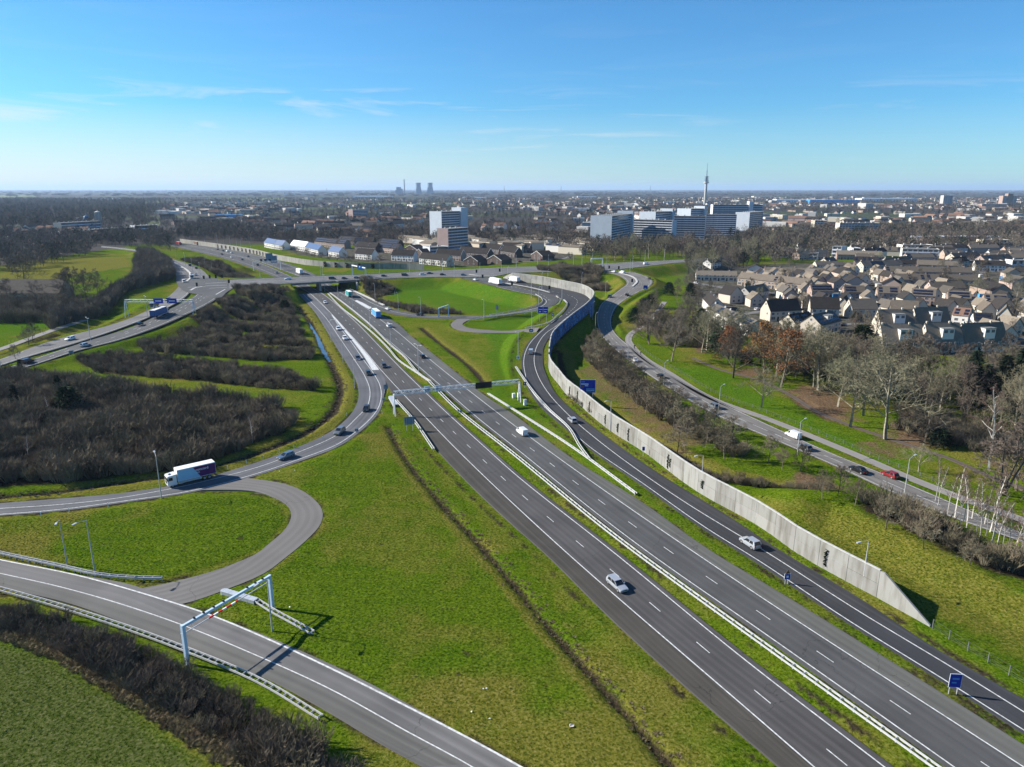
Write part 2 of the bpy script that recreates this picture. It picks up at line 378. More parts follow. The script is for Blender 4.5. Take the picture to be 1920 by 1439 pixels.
Z1 = 6.5
# ---- painted lines that the whole layout hangs on
LCR = [(1658.8,1439),(1420,1256),(1167.5,1049.8),(960,884.5),(900,830.7),(835.5,772.3),(788.8,727.5),(750.5,690),(721.3,660),(662.4,600),(601,549),(567,530),(535.5,515),(496,497.5),(440,479.5),(400,470.5),(360,462.5),(330,457.2)]
LCL = [(1460,1381),(1055,1030),(959.8,942.6),(853.2,840),(793.8,778.6),(753,736),(711.7,691),(686,660),(640,609),(619.7,587),(581.7,551),(548,531),(505,511.5),(465,496),(420,482),(380,472.3),(345,464.5),(318,459.2)]
RCL = [(1789.5,1439),(1420,1178.7),(1235,1050),(960,835),(900,787.4),(835,731),(786.7,689),(740,648.6),(694.3,610),(644.2,568.4),(620.2,549.6),(585,528),(560,517.5),(535,508),(490,492),(440,478),(400,469),(360,461.2),(333,456.2)]
RCR = [(1920,1439),(1420,1115.3),(1322.5,1050),(960,795),(900,749),(840,702),(794.3,664.6),(737,616.7),(719,604),(692,582),(665,564.5),(640,550),(607,530),(590,519),(560,505.5),(520,491.5),(470,477.5),(420,467),(380,460),(345,454.5)]
lcr = resample(extend(PXL(LCR), 45, 0), 3.0); lcl = resample(extend(PXL(LCL), 60, 0), 3.0)
rcl = resample(extend(PXL(RCL), 45, 0), 3.0); rcr = resample(extend(PXL(RCR), 45, 0), 3.0)
# ---- left carriageway (traffic towards us)
LC_OUT = [(1460,1436.5),(1306.8,1305.7),(1159,1172),(1014,1030),(959.8,982.5),(880,907.5),(815,838),(773,781.7),(744,749),(729,726),(716,700),(702,680),(676,650),(640,611),(615,585),(579,551),(545,531.5),(500,513),(462,499),(416,484),(376,474),(341,466),(314,460.5)]
o_lc, L_, R_, C_ = road('motorway_carriageway', extend(PXL(LC_OUT), 60, 0), offset(lcr, 1.0), M['asphalt_dark'], 'LC', zo=0.004, world=True)
line(lcr, o_lc); line(lcl, o_lc)
def shoulder(out, ln, m_, parent, sgn):
    l_, r_ = resample(extend(PXL(out), 45), n=200), resample(ln, n=200); keep = slice(0, 200)
    a_, b_ = (l_, r_) if sgn > 0 else (r_, l_); a_, b_ = a_[keep].copy(), b_[keep].copy(); o_ = obj('hard_shoulder', strip_mesh('hard_shoulder', a_ * .98 + b_ * .02, b_ * .97 + a_ * .03, M[m_], 0.009, 0.0), parent); return o_
mid = (resample(lcr, n=300) + resample(lcl, n=300)) / 2
dashes(mid, o_lc, phase=2.0)
PATHS['LCmid'] = mid
shoulder([(1460,1436.5),(1306.8,1305.7),(1159,1172),(1014,1030),(959.8,982.5),(880,907.5),(815,838),(773,781.7),(744,749)], resample(extend(PXL([(1460,1381),(1055,1030),(959.8,942.6),(853.2,840),(793.8,778.6),(757,741)]), 60), 3.0), 'shoulder_brown', o_lc, 1)
# ---- right carriageway (traffic away from us)
RC_OUT = [(1920,1396.7),(1667,1237.5),(1420,1085.4),(1360,1050),(1197.5,937.5),(1077.5,862.5),(960,775),(900,735),(882.4,720.2),(840,686.5),(768,628),(739,603),(718,592),(695,575),(668,559),(648,549),(612,528),(596,518),(568,505),(528,491),(476,477),(424,466.5),(384,459.5),(349,454)]
o_rc, L_, R_, C_ = road('motorway_carriageway', offset(rcl, -0.9), extend(PXL(RC_OUT), 45, 0), M['asphalt_mid'], 'RC', zo=0.004, world=True)
line(rcl, o_rc); line(rcr, o_rc)
midr = (resample(rcl, n=300) + resample(rcr, n=300)) / 2
dashes(midr, o_rc, phase=7.0); PATHS['RCmid'] = midr
shoulder([(1920,1396.7),(1667,1237.5),(1420,1085.4),(1360,1050),(1197.5,937.5),(1077.5,862.5),(960,775),(900,735),(840,686.5),(768,628)], resample(extend(PXL([(1920,1439),(1420,1115.3),(1322.5,1050),(960,795),(900,749),(840,702),(757,633)]), 45), 3.0), 'shoulder_pale', o_rc, -1)
# ---- exit ramp that bends away to the left
EX_OUT = [(559.8,551.7),(592,588),(613,621.5),(633.8,656),(655.6,690.7),(666,709.4),(671.5,728),(670,755),(655,780),(615,812.5),(555,840),(480,867.5),(325,910),(225,925),(100,936),(0,943.8),(-140,955)]
EX_IN = [(581.7,551),(619.7,587),(640,609),(686,660),(711.7,691),(723,715),(720,742),(710,774),(675,810),(634,838),(569,863),(484,891),(352,925),(252,940),(110,959),(0,967.5),(-140,978)]
o_ex, L_, R_, C_ = road('exit_ramp', EX_OUT, EX_IN, M['asphalt_blue'], 'EX', zo=0.0, step=2.5)
EXL = [(568,551.7),(615,601.7),(640,638.6),(666,677),(684.8,707.3),(693.7,733.4),(692.6,750),(688.7,762),(670,782.5),(625,820),(555,850),(480,877.5),(425,892.5),(325,916),(225,933.8),(100,947.5),(0,953.8),(-130,963)]
EXR = [(622,591),(640,618),(657.7,640.6),(681.7,675),(702.5,704),(712,722),(715,740),(705,772.5),(670,807.5),(630,835),(565,860),(480,888.8),(350,922.5),(250,937.5),(100,957),(0,965),(-130,974)]
line(PXL(EXL), o_ex, zo=0.02); line(PXL(EXR), o_ex, 0.22, zo=0.02)
# dark hard shoulder sheet and white gore
def sheet(name, L, R, material, parent=None, zo=0.008, step=3.0):
    n = max(4, int(max(arclen(resample(PXL(L), step))[-1], 10) / step)); l = resample(PXL(L), n=n); r = resample(PXL(R), n=n)
    o = obj(name, strip_mesh(name, l, r, material, zo, skirt=0.0), parent); 
    if parent is None: tag(o, kind='structure')
    return o
sheet('gore_marking', [(621,590),(640,614),(662,641),(684,671),(697.8,694.3)], [(624,591),(643,613),(676,650),(697,675),(711.0,693.8)], M['paint'], o_ex, 0.014)
sheet('gore_marking', [(665,564.5),(676,571),(692,580)], [(669,563),(682,569),(697,577.5)], M['paint'], o_rc, 0.014)
for t in np.linspace(0.02, 0.95, 26):
    a = PXL([(581.7,551)])[0] * (1 - t) + PXL([(619.7,587)])[0] * t; d = (PXL([(619.7,587)])[0] - PXL([(581.7,551)])[0]); d /= np.linalg.norm(d)
    ribbon('block_mark', np.array([a - d * 0.6, a, a + d * 0.6]), 0.4, M['paint'], o_lc, 0.014)
# ---- slip road on the right, black new asphalt, climbing to the ring
SR_L = [(1920,1376),(1789.5,1292),(1590.5,1168),(1420,1055),(1335,1002),(1210,914),(1092.5,831),(1063,805),(1015,763,0.2),(985.5,718,0.6),(980.5,700,0.8),(977.5,684,1.1),(980,663,1.6),(988.5,645,2.2),(1008,624.4,2.8),(1026,608.8,3.3),(1050,592,4.0),(1062,578,4.5),(1064.5,571.5,4.8),(1058,564,5.2),(1047.6,556.7,5.5),(1016,546.8,6.0),(965,534.8,6.4),(935,527,6.5)]
SR_R = [(1920,1311),(1761,1220),(1619,1126.6),(1440,1017.5),(1380,977),(1235,887.5),(1135,817.5),(1080,775),(1042.5,738,0.2),(1024.5,703,0.6),(1019,688,0.8),(1017.5,669,1.1),(1020,650.5,1.6),(1025.5,640,2.0),(1034,628.6,2.6),(1050,611.5,3.3),(1075,590,4.1),(1097,573,4.7),(1104,564.5,5.0),(1102.5,557.5,5.3),(1094,552,5.6),(1060,543,6.1),(1006,533.8,6.4),(946.5,522.3,6.5)]
o_sr, L_sr, R_sr, C_sr = road('slip_road', SR_L, SR_R, M['asphalt_new'], 'SR', zo=0.0, d0=25, step=2.5)
SLL = [(1920,1369.7),(1789.5,1287),(1590.5,1163.6),(1420,1050),(1335,997.5),(1210,910),(1092.5,827.5),(1067.5,804),(1017.5,760,0.2),(988.7,717.5,0.6),(984.5,700,0.8),(982,684,1.1),(984.5,663,1.6),(993,645,2.2),(1012,624.4,2.8),(1030,608.8,3.3),(1054,592,4.0)]
SLR = [(1920,1335.6),(1801,1261.7),(1619,1152),(1440,1037.5),(1285,942.5),(1172.5,865),(1067.5,780),(1026,735,0.2),(1006.5,699.4,0.7),(1001.5,677,1.1),(1004,656.7,1.6),(1012.5,639,2.2),(1025,624.4,2.7),(1041,613,3.2),(1065,594,4.0)]
line(extend(PXL(SLL), 25), o_sr, zo=0.016); line(extend(PXL(SLR), 25), o_sr, zo=0.016)
dashes(PXL([(1062,590,4.2),(1080,573,4.8),(1081,562,5.2),(1070,555,5.6),(1030,546,6.0),(985,535,6.35)]), o_sr, 2.0, 5.0, 0.2, zo=0.016)
# ---- loop ramp inside the junction
LP_IN = [(661,544.4),(675.5,550.6),(696,560),(717,571.5),(750,583),(790,589.5,0.1),(830,592,0.3),(870,593,0.6),(933,589.5,1.4),(974.6,582.3,2.2),(1006,573.4,3.2),(1015.8,566,3.9),(1014,559.3,4.5),(1003.8,553.6,5.0),(964,545.5,5.7),(933,538,6.2),(901.7,530,6.5),(866,522.5,6.5)]
LP_OUT = [(640,548),(660,557.5),(682,568),(710,580.5),(742,590),(780,595.5,0.1),(840,598,0.3),(886,597.5,0.6),(933,593.5,1.4),(985,586,2.2),(1032,575.2,3.2),(1046,566.5,3.9),(1048,560.5,4.5),(1043.4,556.5,5.0),(995.5,544,5.8),(964,536,6.2),(948.6,531,6.5),(919,521,6.5)]
o_lp, L_, R_, C_ = road('loop_ramp', LP_IN, LP_OUT, M['asphalt_mid'], 'LOOP', zo=-0.004, step=2.5)
line(PXL([(668,551),(696,568),(717,577),(740,585),(785,592.5),(840,594.5,0.3),(886,595,0.6),(933,591,1.4),(985,583.5,2.2),(1014,575.5,3.0),(1024,567.5,3.9),(1022,561,4.5),(1010,555.5,5.0),(964,545.5,5.8),(930,538,6.2)]), o_lp, 0.25, zo=0.016)
dashes(PXL([(1030,562,4.5),(1015,553,5.1),(975,541,6.0),(940,533,6.4)]), o_lp, 2.0, 5.0, 0.2, zo=0.016)
# ---- foreground ramp, bottom left
BL_T = [(-150,1015),(0,1048.5),(142,1077),(241.6,1095.4),(338,1131),(480,1185),(650.6,1260.2),(821,1351),(963,1430.8),(1010,1458)]
BL_B = [(-150,1067),(0,1101),(142,1135),(255.8,1177.8),(369.5,1226),(480,1264.5),(622,1339.8),(735.8,1408),(792.7,1439),(850,1475)]
o_bl, L_, R_, C_ = road('entry_ramp', BL_T, BL_B, M['asphalt_light'], 'BL', step=2.0, d1=40)
line(PXL([(-150,1018),(0,1050),(142,1078.5),(284,1118),(398,1155),(480,1189),(622,1254.6),(764,1325.6),(906.4,1399.5),(977.4,1439),(1030,1470)]), o_bl, 0.3, zo=0.016)
line(PXL([(-150,1042),(0,1075.5),(113.7,1101),(255.8,1142.3),(341,1172),(480,1229),(622,1294),(764,1372.5),(886.5,1439),(940,1472)]), o_bl, 0.17, zo=0.016)
sheet('hard_shoulder', [(-150,1045),(0,1078),(113.7,1104),(255.8,1145.3),(341,1175),(480,1232),(622,1297),(764,1375.5),(870,1433)], [(-150,1066),(0,1100),(113.7,1127),(255.8,1176.8),(341,1212),(480,1263.5),(622,1338.8),(735.8,1407),(792.7,1438)], M['asphalt_shoulder'], o_bl, 0.006)
# ---- maintenance turning road
sv_o = [(448,895),(480,898.5),(542.5,910),(587.5,935),(605,960),(600,985),(575,1012.5),(530,1050),(500,1072.6),(420.7,1106.7),(360,1128),(336,1134)]
sv_i = [(368,919.5),(425,918.5),(480,922),(512.5,932.5),(540,950),(546,967.5),(530,997.5),(505,1019),(480,1039),(446,1054),(412,1067),(330,1090),(262,1104)]
o_sv, L_, R_, C_ = road('service_road', sv_o, sv_i, M['asphalt_service'], 'SV', zo=-0.006, step=2.0)
o_s2, L_, R_, C_ = road('service_road', [(886,598,0.5),(873.5,602.8,0.4),(867,609,0.3),(876,614,0.3),(912,619,0.5),(964,620,1.0),(985,617,1.6),(1012,613.5,2.6)], [(858,598.2,0.3),(848,604,0.2),(846,612,0.2),(858,619,0.2),(891,623.5,0.4),(954,624.5,0.9),(996,624,1.6),(1006,622.6,2.3)], M['asphalt_service'], 'SV2', zo=-0.006, step=2.0)
# ---- regional road on the left (two carriageways) up to the signal junction
NF_U = [(-110,706,0.4),(0,673.8,0.6),(78,645.6,1.0),(140.6,627,1.8),(203,611,2.8),(270,586,4.2),(313.8,558,5.4),(329.4,544,6.0),(338,533.8,6.3)]
NF_L = [(-110,722,0.4),(0,686,0.6),(37.5,673.8,0.8),(140.6,644,1.8),(234,612.8,3.2),(278,595.6,4.4),(313.8,577.6,5.2),(345,558.8,6.0),(362,541,6.3)]
NN_U = [(-110,728,0.4),(0,694,0.6),(62.5,673.8,1.0),(156,642.5,2.0),(250,612.8,3.4),(281,598.8,4.3),(317,580.7,5.3),(355.5,561,6.0),(376,547,6.3)]
NN_L = [(-110,738,0.4),(0,703,0.6),(78,680,1.0),(140.6,659.5,1.8),(218.8,639.4,2.6),(300,611.8,4.2),(350,590,5.3),(386.8,572.4,6.0),(409,559,6.3)]
o_nf, L_, R_, C_ = road('regional_road', NF_U, NF_L, M['asphalt_light'], 'NF')
o_nn, L_, R_, C_ = road('regional_road', NN_U, NN_L, M['asphalt_mid'], 'NN')
nfU, nfL, nnU, nnL = [resample(PXL(q), n=120) for q in (NF_U, NF_L, NN_U, NN_L)]
line(nfU * .9 + nfL * .1, o_nf, 0.2); line(nfU * .1 + nfL * .9, o_nf, 0.2); line(nnU * .93 + nnL * .07, o_nn, 0.2); line(nnU * .1 + nnL * .9, o_nn, 0.2)
dashes(nnU * .5 + nnL * .5, o_nn, 2.5, 8.0, 0.2); dashes((nnU * .68 + nnL * .32)[55:], o_nn, 2.5, 6.0, 0.2); dashes((nnU * .3 + nnL * .7)[55:], o_nn, 2.5, 6.0, 0.2)
# far leg of the junction
FL_L = [(330,528,6.3),(330.5,517,6.2),(320,502.5,6.0),(293,485.9,5.0),(266.9,474.4,3.0),(229.4,467.7,1.5),(190,464,0.5)]
FL_R = [(412,528,6.3),(399,522.5,6.2),(376,504.6,6.0),(345,491.8,5.0),(303,479,3.0),(261.7,469.4,1.5),(190,461,0.5)]
o_fl, L_, R_, C_ = road('regional_road', FL_L, FL_R, M['asphalt_light'], 'FL', zo=-0.004)
fl = resample(PXL(FL_L), n=90); fr = resample(PXL(FL_R), n=90)
line((fl * .5 + fr * .5)[8:], o_fl, 0.5); dashes(fl * .75 + fr * .25, o_fl, 2.5, 8, 0.2); dashes(fl * .25 + fr * .75, o_fl, 2.5, 8, 0.2)
# junction plate
o_jn, L_, R_, C_ = road('signal_junction', [(331,529,6.45),(336,538,6.45),(352,548,6.45),(380,553,6.45),(410,560,6.45),(424,549,6.45),(436,541.5,6.45)], [(331,525,6.45),(350,523,6.45),(375,521,6.45),(400,521.5,6.45),(415,524,6.45),(430,524.8,6.45),(438,524.8,6.45)], M['asphalt_mid'], None, zo=0.01)
for q0, q1, w in (((385,532,Z1),(425,529.5,Z1),0.5),((385,536.5,Z1),(425,535,Z1),0.5),((392,541,Z1),(425,539,Z1),0.4),((352,539,Z1),(384,538,Z1),0.4),((405,552.5,Z1),(422,543,Z1),0.4)):
    ribbon('stop_line', resample(PXL([q0, q1]), 3.0), w * 1.5, M['paint'], o_jn, 0.02)
# ---- ring road on its viaduct
RG_F = [(430,525.2,Z1),(504,521.8,Z1),(600,518,Z1),(740,512.6,Z1),(800,509,Z1),(860,506,Z1),(960,501,Z1),(1060,499,Z1),(1110,496,Z1),(1180,492,Z1),(1265,488,Z1),(1330,484,Z1)]
RG_N = [(430,541.5,Z1),(452,536.4,Z1),(504,533.8,Z1),(600,528.6,Z1),(740,522,Z1),(830,519.5,Z1),(880,520,Z1),(920,519,Z1),(960,512.5,Z1),(1040,510,Z1),(1120,508.5,Z1),(1180,503,Z1),(1265,493.5,Z1),(1330,488.5,Z1)]
BR0, BR1 = G(533, 526, Z1), G(668, 521, Z1)
o_rg, L_rg, R_rg, C_rg = road('ring_road', RG_F, RG_N, M['asphalt_light'], 'RING', zo=0.004, bridge=lambda c: BR0.x - 2 < c[0] < BR1.x + 2)
rf, rn = resample(PXL(RG_F), n=200), resample(PXL(RG_N), n=200)
for k, t in enumerate((0.30, 0.7)): dashes(rf * (1 - t) + rn * t, o_rg, 3, 9, 0.2, phase=k * 3)
line((rf * .5 + rn * .5)[2:70], o_rg, 0.25); line(rf * .96 + rn * .04, o_rg, 0.2); line(rf * .04 + rn * .96, o_rg, 0.2)
# ---- local road on the right
LO_L = [(1118,509,6.4),(1150,513.5,5.8),(1172,524,4.6),(1175,531.5,4.0),(1160,544.6,2.9),(1144,557,1.8),(1128.6,568.6,1.0),(1121,584,0.5),(1119,600,0.2),(1121.5,614.5),(1128.6,630),(1150,653),(1177.5,675),(1197.5,690),(1270,737.5),(1350,782.5),(1440,820),(1590,885),(1665,920),(1765,962.5),(1920,1017),(2000,1045)]
LO_R = [(1190,511,6.4),(1205,516,5.8),(1217,521,5.0),(1223.5,530,4.2),(1215,539,3.4),(1194,549.5,2.4),(1175.5,560,1.5),(1157.8,573.8,0.8),(1148.4,590.5,0.3),(1146,603),(1149.4,618.6),(1157.8,630),(1185,652.5),(1230,687),(1335,746),(1440,796),(1590,862.5),(1652.5,887),(1765,934),(1920,1001),(2000,1032)]
o_lo, L_lo, R_lo, C_lo = road('local_road', LO_L, LO_R, M['asphalt_local'], 'LOC', step=2.5, d1=70)
ll, lr = resample(extend(PXL(LO_L), 0, 70), n=330), resample(extend(PXL(LO_R), 0, 70), n=330)
line(ll * .94 + lr * .06, o_lo, 0.15); line(ll * .06 + lr * .94, o_lo, 0.15); dashes(ll * .5 + lr * .5, o_lo, 3, 9, 0.13, phase=1)
line((ll * .5 + lr * .5)[190:], o_lo, 0.13)
CY = [(1246,566,0.2),(1228,590,0.2),(1205,612),(1183,626),(1178,636),(1190,655),(1216,677),(1250,697),(1345,752),(1440,786),(1590,846.5),(1740,910),(1920,976),(2000,1006)]
cy = resample(extend(PXL(CY), 0, 70), 2.5); o_cy, L_, R_, C_cy = road('cycle_path', offset(cy, -1.5), offset(cy, 1.5), M['path'], 'CYC', world=True)
pl = resample(PXL([(-90,680,0.4),(0,655,0.5),(50,637,0.8),(100,619,1.2),(160,600,1.6)]), 2.5)
o_pl, L_, R_, C_ = road('cycle_path', offset(pl, -2), offset(pl, 2), M['path'], None, world=True)
pk = resample(PXL([(1300,672),(1350,693),(1420,712),(1480,740),(1540,776),(1600,800),(1690,830),(1780,860),(1860,895),(1960,930)]), 3.0)
o_pk, L_, R_, C_ = road('park_path', offset(pk, -0.9), offset(pk, 0.9), mat_asphalt('park_path', (0.09, 0.07, 0.055), track=0.1), None, world=True)
# town streets
M['street'] = mat_asphalt('town_street', (0.145, 0.135, 0.128), track=0.1)
for name, pts, w in (('town_street', [(1330,602),(1420,585),(1500,572),(1560,570),(1700,575),(1920,585)], 4.5),
                     ('town_street', [(1300,530),(1400,545),(1520,552),(1660,553),(1920,560)], 4.5),
                     ('town_street', [(1560,610),(1640,606),(1760,612),(1850,628),(1960,640)], 4.5),
                     ('town_street', [(1620,505),(1640,525),(1655,550),(1670,572)], 4.0),
                     ('town_street', [(880,495),(960,492),(1040,488),(1075,478)], 3.5),
                     ('town_street', [(1840,505),(1850,540),(1846,575)], 4.0)):
    c = resample(PXL(pts), 4.0); road(name, offset(c, -w / 2), offset(c, w / 2), M['street'], None, world=True)

# ================================================================ TERRAIN
xs = np.unique(np.r_[np.arange(-460, -150, 3.0), np.arange(-150, 135, 0.75), np.arange(135, 420.1, 3.0)])
ys = np.unique(np.r_[np.arange(40, 64, 2.0), np.arange(64, 270, 0.75), np.arange(270, 480, 1.5), np.arange(480, 900.1, 4.0)])
X, Y = np.meshgrid(xs, ys)
def lattice_noise(scale, seed, X=X, Y=Y):
    r = np.random.default_rng(seed); T = r.random((512, 512))
    u, v = X / scale + 97.3, Y / scale + 53.1; i, j = np.floor(u).astype(int), np.floor(v).astype(int); fu, fv = u - i, v - j
    fu = fu * fu * (3 - 2 * fu); fv = fv * fv * (3 - 2 * fv)
    g = lambda a, b: T[a % 512, b % 512]
    return (g(i,j)*(1-fu)+g(i+1,j)*fu)*(1-fv) + (g(i,j+1)*(1-fu)+g(i+1,j+1)*fu)*fv
RISE = np.zeros_like(X); CAP = np.full_like(X, 1e3); NEARROAD = np.full_like(X, 1e3)
def window(cx, cy, r):
    i0, i1 = np.searchsorted(xs, [cx - r, cx + r]); j0, j1 = np.searchsorted(ys, [cy - r, cy + r]); return slice(j0, j1), slice(i0, i1)
for cx, cy_, hw, z, br in ROADSAMPLES:
    if br: continue
    rad = hw + 1.2 + max(z, 0) / 0.42 + 4; w = window(cx, cy_, rad)
    if X[w].size == 0: continue
    d = np.hypot(X[w] - cx, Y[w] - cy_) - hw
    if z > 0.05: RISE[w] = np.maximum(RISE[w], z - np.maximum(0, d - 1.6) * 0.42)
    CAP[w] = np.where(d < -0.7, np.minimum(CAP[w], z - 0.30), np.where(d < 3.6, np.minimum(CAP[w], z - 0.07 + np.maximum(0, d - 1.2) * 0.3), CAP[w]))
    NEARROAD[w] = np.minimum(NEARROAD[w], d)
def add_ridge(pts, z, flat, slope):
    P = resample(PXL(pts), 1.5)
    for p in P:
        w = window(p[0], p[1], flat + z / slope + 1); d = np.hypot(X[w] - p[0], Y[w] - p[1])
        RISE[w] = np.maximum(RISE[w], z - np.maximum(0, d - flat) * slope)
add_ridge([(1500,950),(1560,950),(1640,990),(1760,1055),(1920,1125),(2000,1160)], 2.6, 2.0, 0.30)
add_ridge([(1170,575),(1150,610),(1175,640)], 0.6, 1, 0.2)
add_ridge([(1235,545),(1200,570),(1175,592),(1168,600)], 2.4, 1.0, 0.42)
add_ridge([(360,498),(400,500),(440,512)], 5.0, 6, 0.4)
DITCH = np.zeros_like(X); DIRT = np.zeros_like(X)
DITCHES = {
 'main': ([(728,800),(745,835),(775,880),(830,945),(900,1020),(960,1090),(1010,1150),(1080,1230),(1150,1310),(1215,1385),(1260,1439),(1300,1490),(1370,1580)], 0.9, 0.85),
 'ramp': ([(560,575),(590,618),(606,655),(625,690),(638,725),(635,750),(618,780),(580,808),(520,835),(440,862),(330,890),(220,905),(100,922),(0,930),(-100,938)], 1.0, 1.35),
 'right': ([(790,615),(820,640),(860,670),(893,700),(905,715)], 0.6, 1.2),
 'left': ([(0,667),(60,645),(110,628)], 0.8, 1.2),
 'wall': ([(1048,665),(1058,700),(1085,735),(1125,765),(1170,795),(1215,825),(1280,860),(1340,890),(1400,905),(1460,915),(1520,925)], 1.0, 1.8),
}
for nm, (pts, dep, wid) in DITCHES.items():
    P = resample(PXL(pts), 1.0); jit = lattice_noise(6.0, 5, P[:, 0], P[:, 1])
    for p, q in zip(P, jit):
        w = window(p[0], p[1], wid * 3.2); d2 = ((X[w] - p[0])**2 + (Y[w] - p[1])**2) / (wid * (0.7 + 0.6 * q))**2
        DITCH[w] = np.maximum(DITCH[w], dep * np.exp(-d2)); DIRT[w] = np.maximum(DIRT[w], np.exp(-d2 * 0.8))
MICRO = (lattice_noise(1.7, 1) - .5) * 0.10 + (lattice_noise(4.5, 2) - .5) * 0.14 + (lattice_noise(25, 3) - .5) * 0.5
far = np.clip((np.hypot(X, Y) - 250) / 200, 0, 1)
T = RISE + MICRO * np.clip((NEARROAD - 0.3) / 2.5, 0, 1)
T = np.minimum(T - DITCH * np.clip((NEARROAD - 0.5) / 2, 0, 1), CAP)
edge = np.minimum.reduce([(X - xs[0]) / 20, (xs[-1] - X) / 20, (Y - ys[0]) / 6, (ys[-1] - Y) / 40]); T *= np.clip(edge, 0, 1)
def height(x, y):
    i = int(np.clip(np.searchsorted(xs, x) - 1, 0, len(xs) - 2)); j = int(np.clip(np.searchsorted(ys, y) - 1, 0, len(ys) - 2))
    if x < xs[0] or x > xs[-1] or y < ys[0] or y > ys[-1]: return 0.0
    fx = (x - xs[i]) / (xs[i+1] - xs[i]); fy = (y - ys[j]) / (ys[j+1] - ys[j])
    return float((T[j,i]*(1-fx) + T[j,i+1]*fx)*(1-fy) + (T[j+1,i]*(1-fx) + T[j+1,i+1]*fx)*fy)
def heights(x, y):
    i = np.clip(np.searchsorted(xs, x) - 1, 0, len(xs) - 2); j = np.clip(np.searchsorted(ys, y) - 1, 0, len(ys) - 2)
    fx = np.clip((x - xs[i]) / (xs[i+1] - xs[i]), 0, 1); fy = np.clip((y - ys[j]) / (ys[j+1] - ys[j]), 0, 1)
    return (T[j,i]*(1-fx) + T[j,i+1]*fx)*(1-fy) + (T[j+1,i]*(1-fx) + T[j+1,i+1]*fx)*fy
def GT(px, py, z=None):
    """point on the terrain seen at (px, py)"""
    if z is not None: return G(px, py, z)
    z = 0.0
    for _ in range(6):
        p = G(px, py, z); z = 0.5 * z + 0.5 * height(p.x, p.y)
    return Vector((p.x, p.y, height(p.x, p.y)))
# ---- land-cover classes carried on the ground mesh (dry grass, leaf litter, bare soil, shade-tolerant rough)
def poly_px(pts): return [(G(*p).x, G(*p).y) for p in pts]
SOFT_N = [(lattice_noise(3.0, q) - .5, lattice_noise(11.0, q + 1) - .5, lattice_noise(3.0, q + 2) - .5, lattice_noise(11.0, q + 3) - .5) for q in (700, 720, 740)]
def soft(poly, rad=2.0, seed=9, fuzzy=1.0):
    # average of several wobbled outlines: a ragged, gradual edge
    P = np.array(poly); m_ = rad * 6 + 3; w = window2(P[:, 0].min() - m_, P[:, 0].max() + m_, P[:, 1].min() - m_, P[:, 1].max() + m_); acc = np.zeros_like(X); Xw, Yw = X[w], Y[w]
    r_ = random.Random(seed); tot = 0
    for k, (a, b, c, d) in enumerate(SOFT_N):
        for f in (0.6, 1.5):
            ox, oy = r_.uniform(-1, 1) * rad * fuzzy, r_.uniform(-1, 1) * rad * fuzzy
            acc[w] += in_poly(Xw + (a[w] * 2 + b[w] * 3) * rad * f + ox, Yw + (c[w] * 2 + d[w] * 3) * rad * f + oy, poly); tot += 1
    return acc / tot
def window2(x0_, x1_, y0_, y1_):
    i0, i1 = np.searchsorted(xs, [x0_, x1_]); j0, j1 = np.searchsorted(ys, [y0_, y1_]); return slice(j0, j1), slice(i0, i1)
n_a, n_b, n_c = lattice_noise(7, 21), lattice_noise(28, 22), lattice_noise(2.2, 23)
DRY = np.clip((n_a * .5 + n_b * .75 + n_c * .15 - .58) * 1.9, 0, 1)
LIT = np.zeros_like(X); SOIL = np.clip(DIRT * 1.15 - 0.15 * n_c, 0, 1); TOWN = np.zeros_like(X)
def lay(arr, pts, val, rad=2.0, seed=9, mode='max'):
    m = soft(poly_px(pts), rad, seed)
    arr[:] = np.maximum(arr, m * val) if mode == 'max' else arr * (1 - m) + m * val
for k, (nm, (pts, dep, wid)) in enumerate(DITCHES.items()):       # pale dry margin on one side of each ditch
    P = offset(resample(PXL(pts), 1.5), -wid * 1.9 if nm != 'main' else wid * 1.9)
    for p in P:
        w = window(p[0], p[1], wid * 3.5); d2 = ((X[w] - p[0])**2 + (Y[w] - p[1])**2) / (wid * 1.5)**2
        DRY[w] = np.maximum(DRY[w], np.clip(1.35 * np.exp(-d2) * (0.5 + n_c[w]), 0, 1))
PARK_LIT = [(1290,655),(1335,640),(1400,655),(1460,690),(1530,705),(1600,720),(1680,745),(1780,775),(1870,800),(1960,850),(1960,925),(1860,880),(1760,850),(1680,850),(1600,815),(1520,775),(1440,745),(1400,715),(1345,700)]
for k_, q_ in enumerate(([(1290,650),(1330,638),(1350,655),(1300,668)],[(1370,695),(1420,688),(1440,705),(1390,715)],[(1470,725),(1540,715),(1600,745),(1620,790),(1560,790),(1500,760)],[(1640,790),(1720,790),(1780,820),(1790,845),(1690,842)],[(1830,850),(1900,870),(1920,900),(1850,885)],[(1640,820),(1690,850),(1670,865),(1600,835)])): lay(LIT, q_, 0.9, 3.0, 31 + k_)
lay(SOIL, [(1420,690),(1560,690),(1760,725),(1960,740),(1960,840),(1850,825),(1700,795),(1560,735)], 0.55, 5.0, 39)
lay(LIT, [(1095,640),(1135,660),(1200,720),(1290,790),(1330,830),(1290,860),(1200,800),(1120,740),(1085,700)], 0.65, 3.0, 41)
lay(LIT, [(1480,880),(1560,890),(1600,920),(1560,945),(1470,915)], 0.8, 2.0, 51)
lay(SOIL, [(1590,955),(1700,985),(1800,1030),(1960,1090),(1960,1130),(1800,1075),(1690,1010),(1600,975)], 0.8, 2.5, 61)
lay(DRY, [(1520,950),(1640,990),(1780,1060),(1960,1150),(1960,1260),(1800,1200),(1700,1130),(1560,1040),(1480,990)], 0.75, 2.0, 71)
lay(DRY, [(520,1090),(700,930),(760,850),(800,900),(930,1060),(860,1100),(700,1060)], 0.55, 4.0, 72)
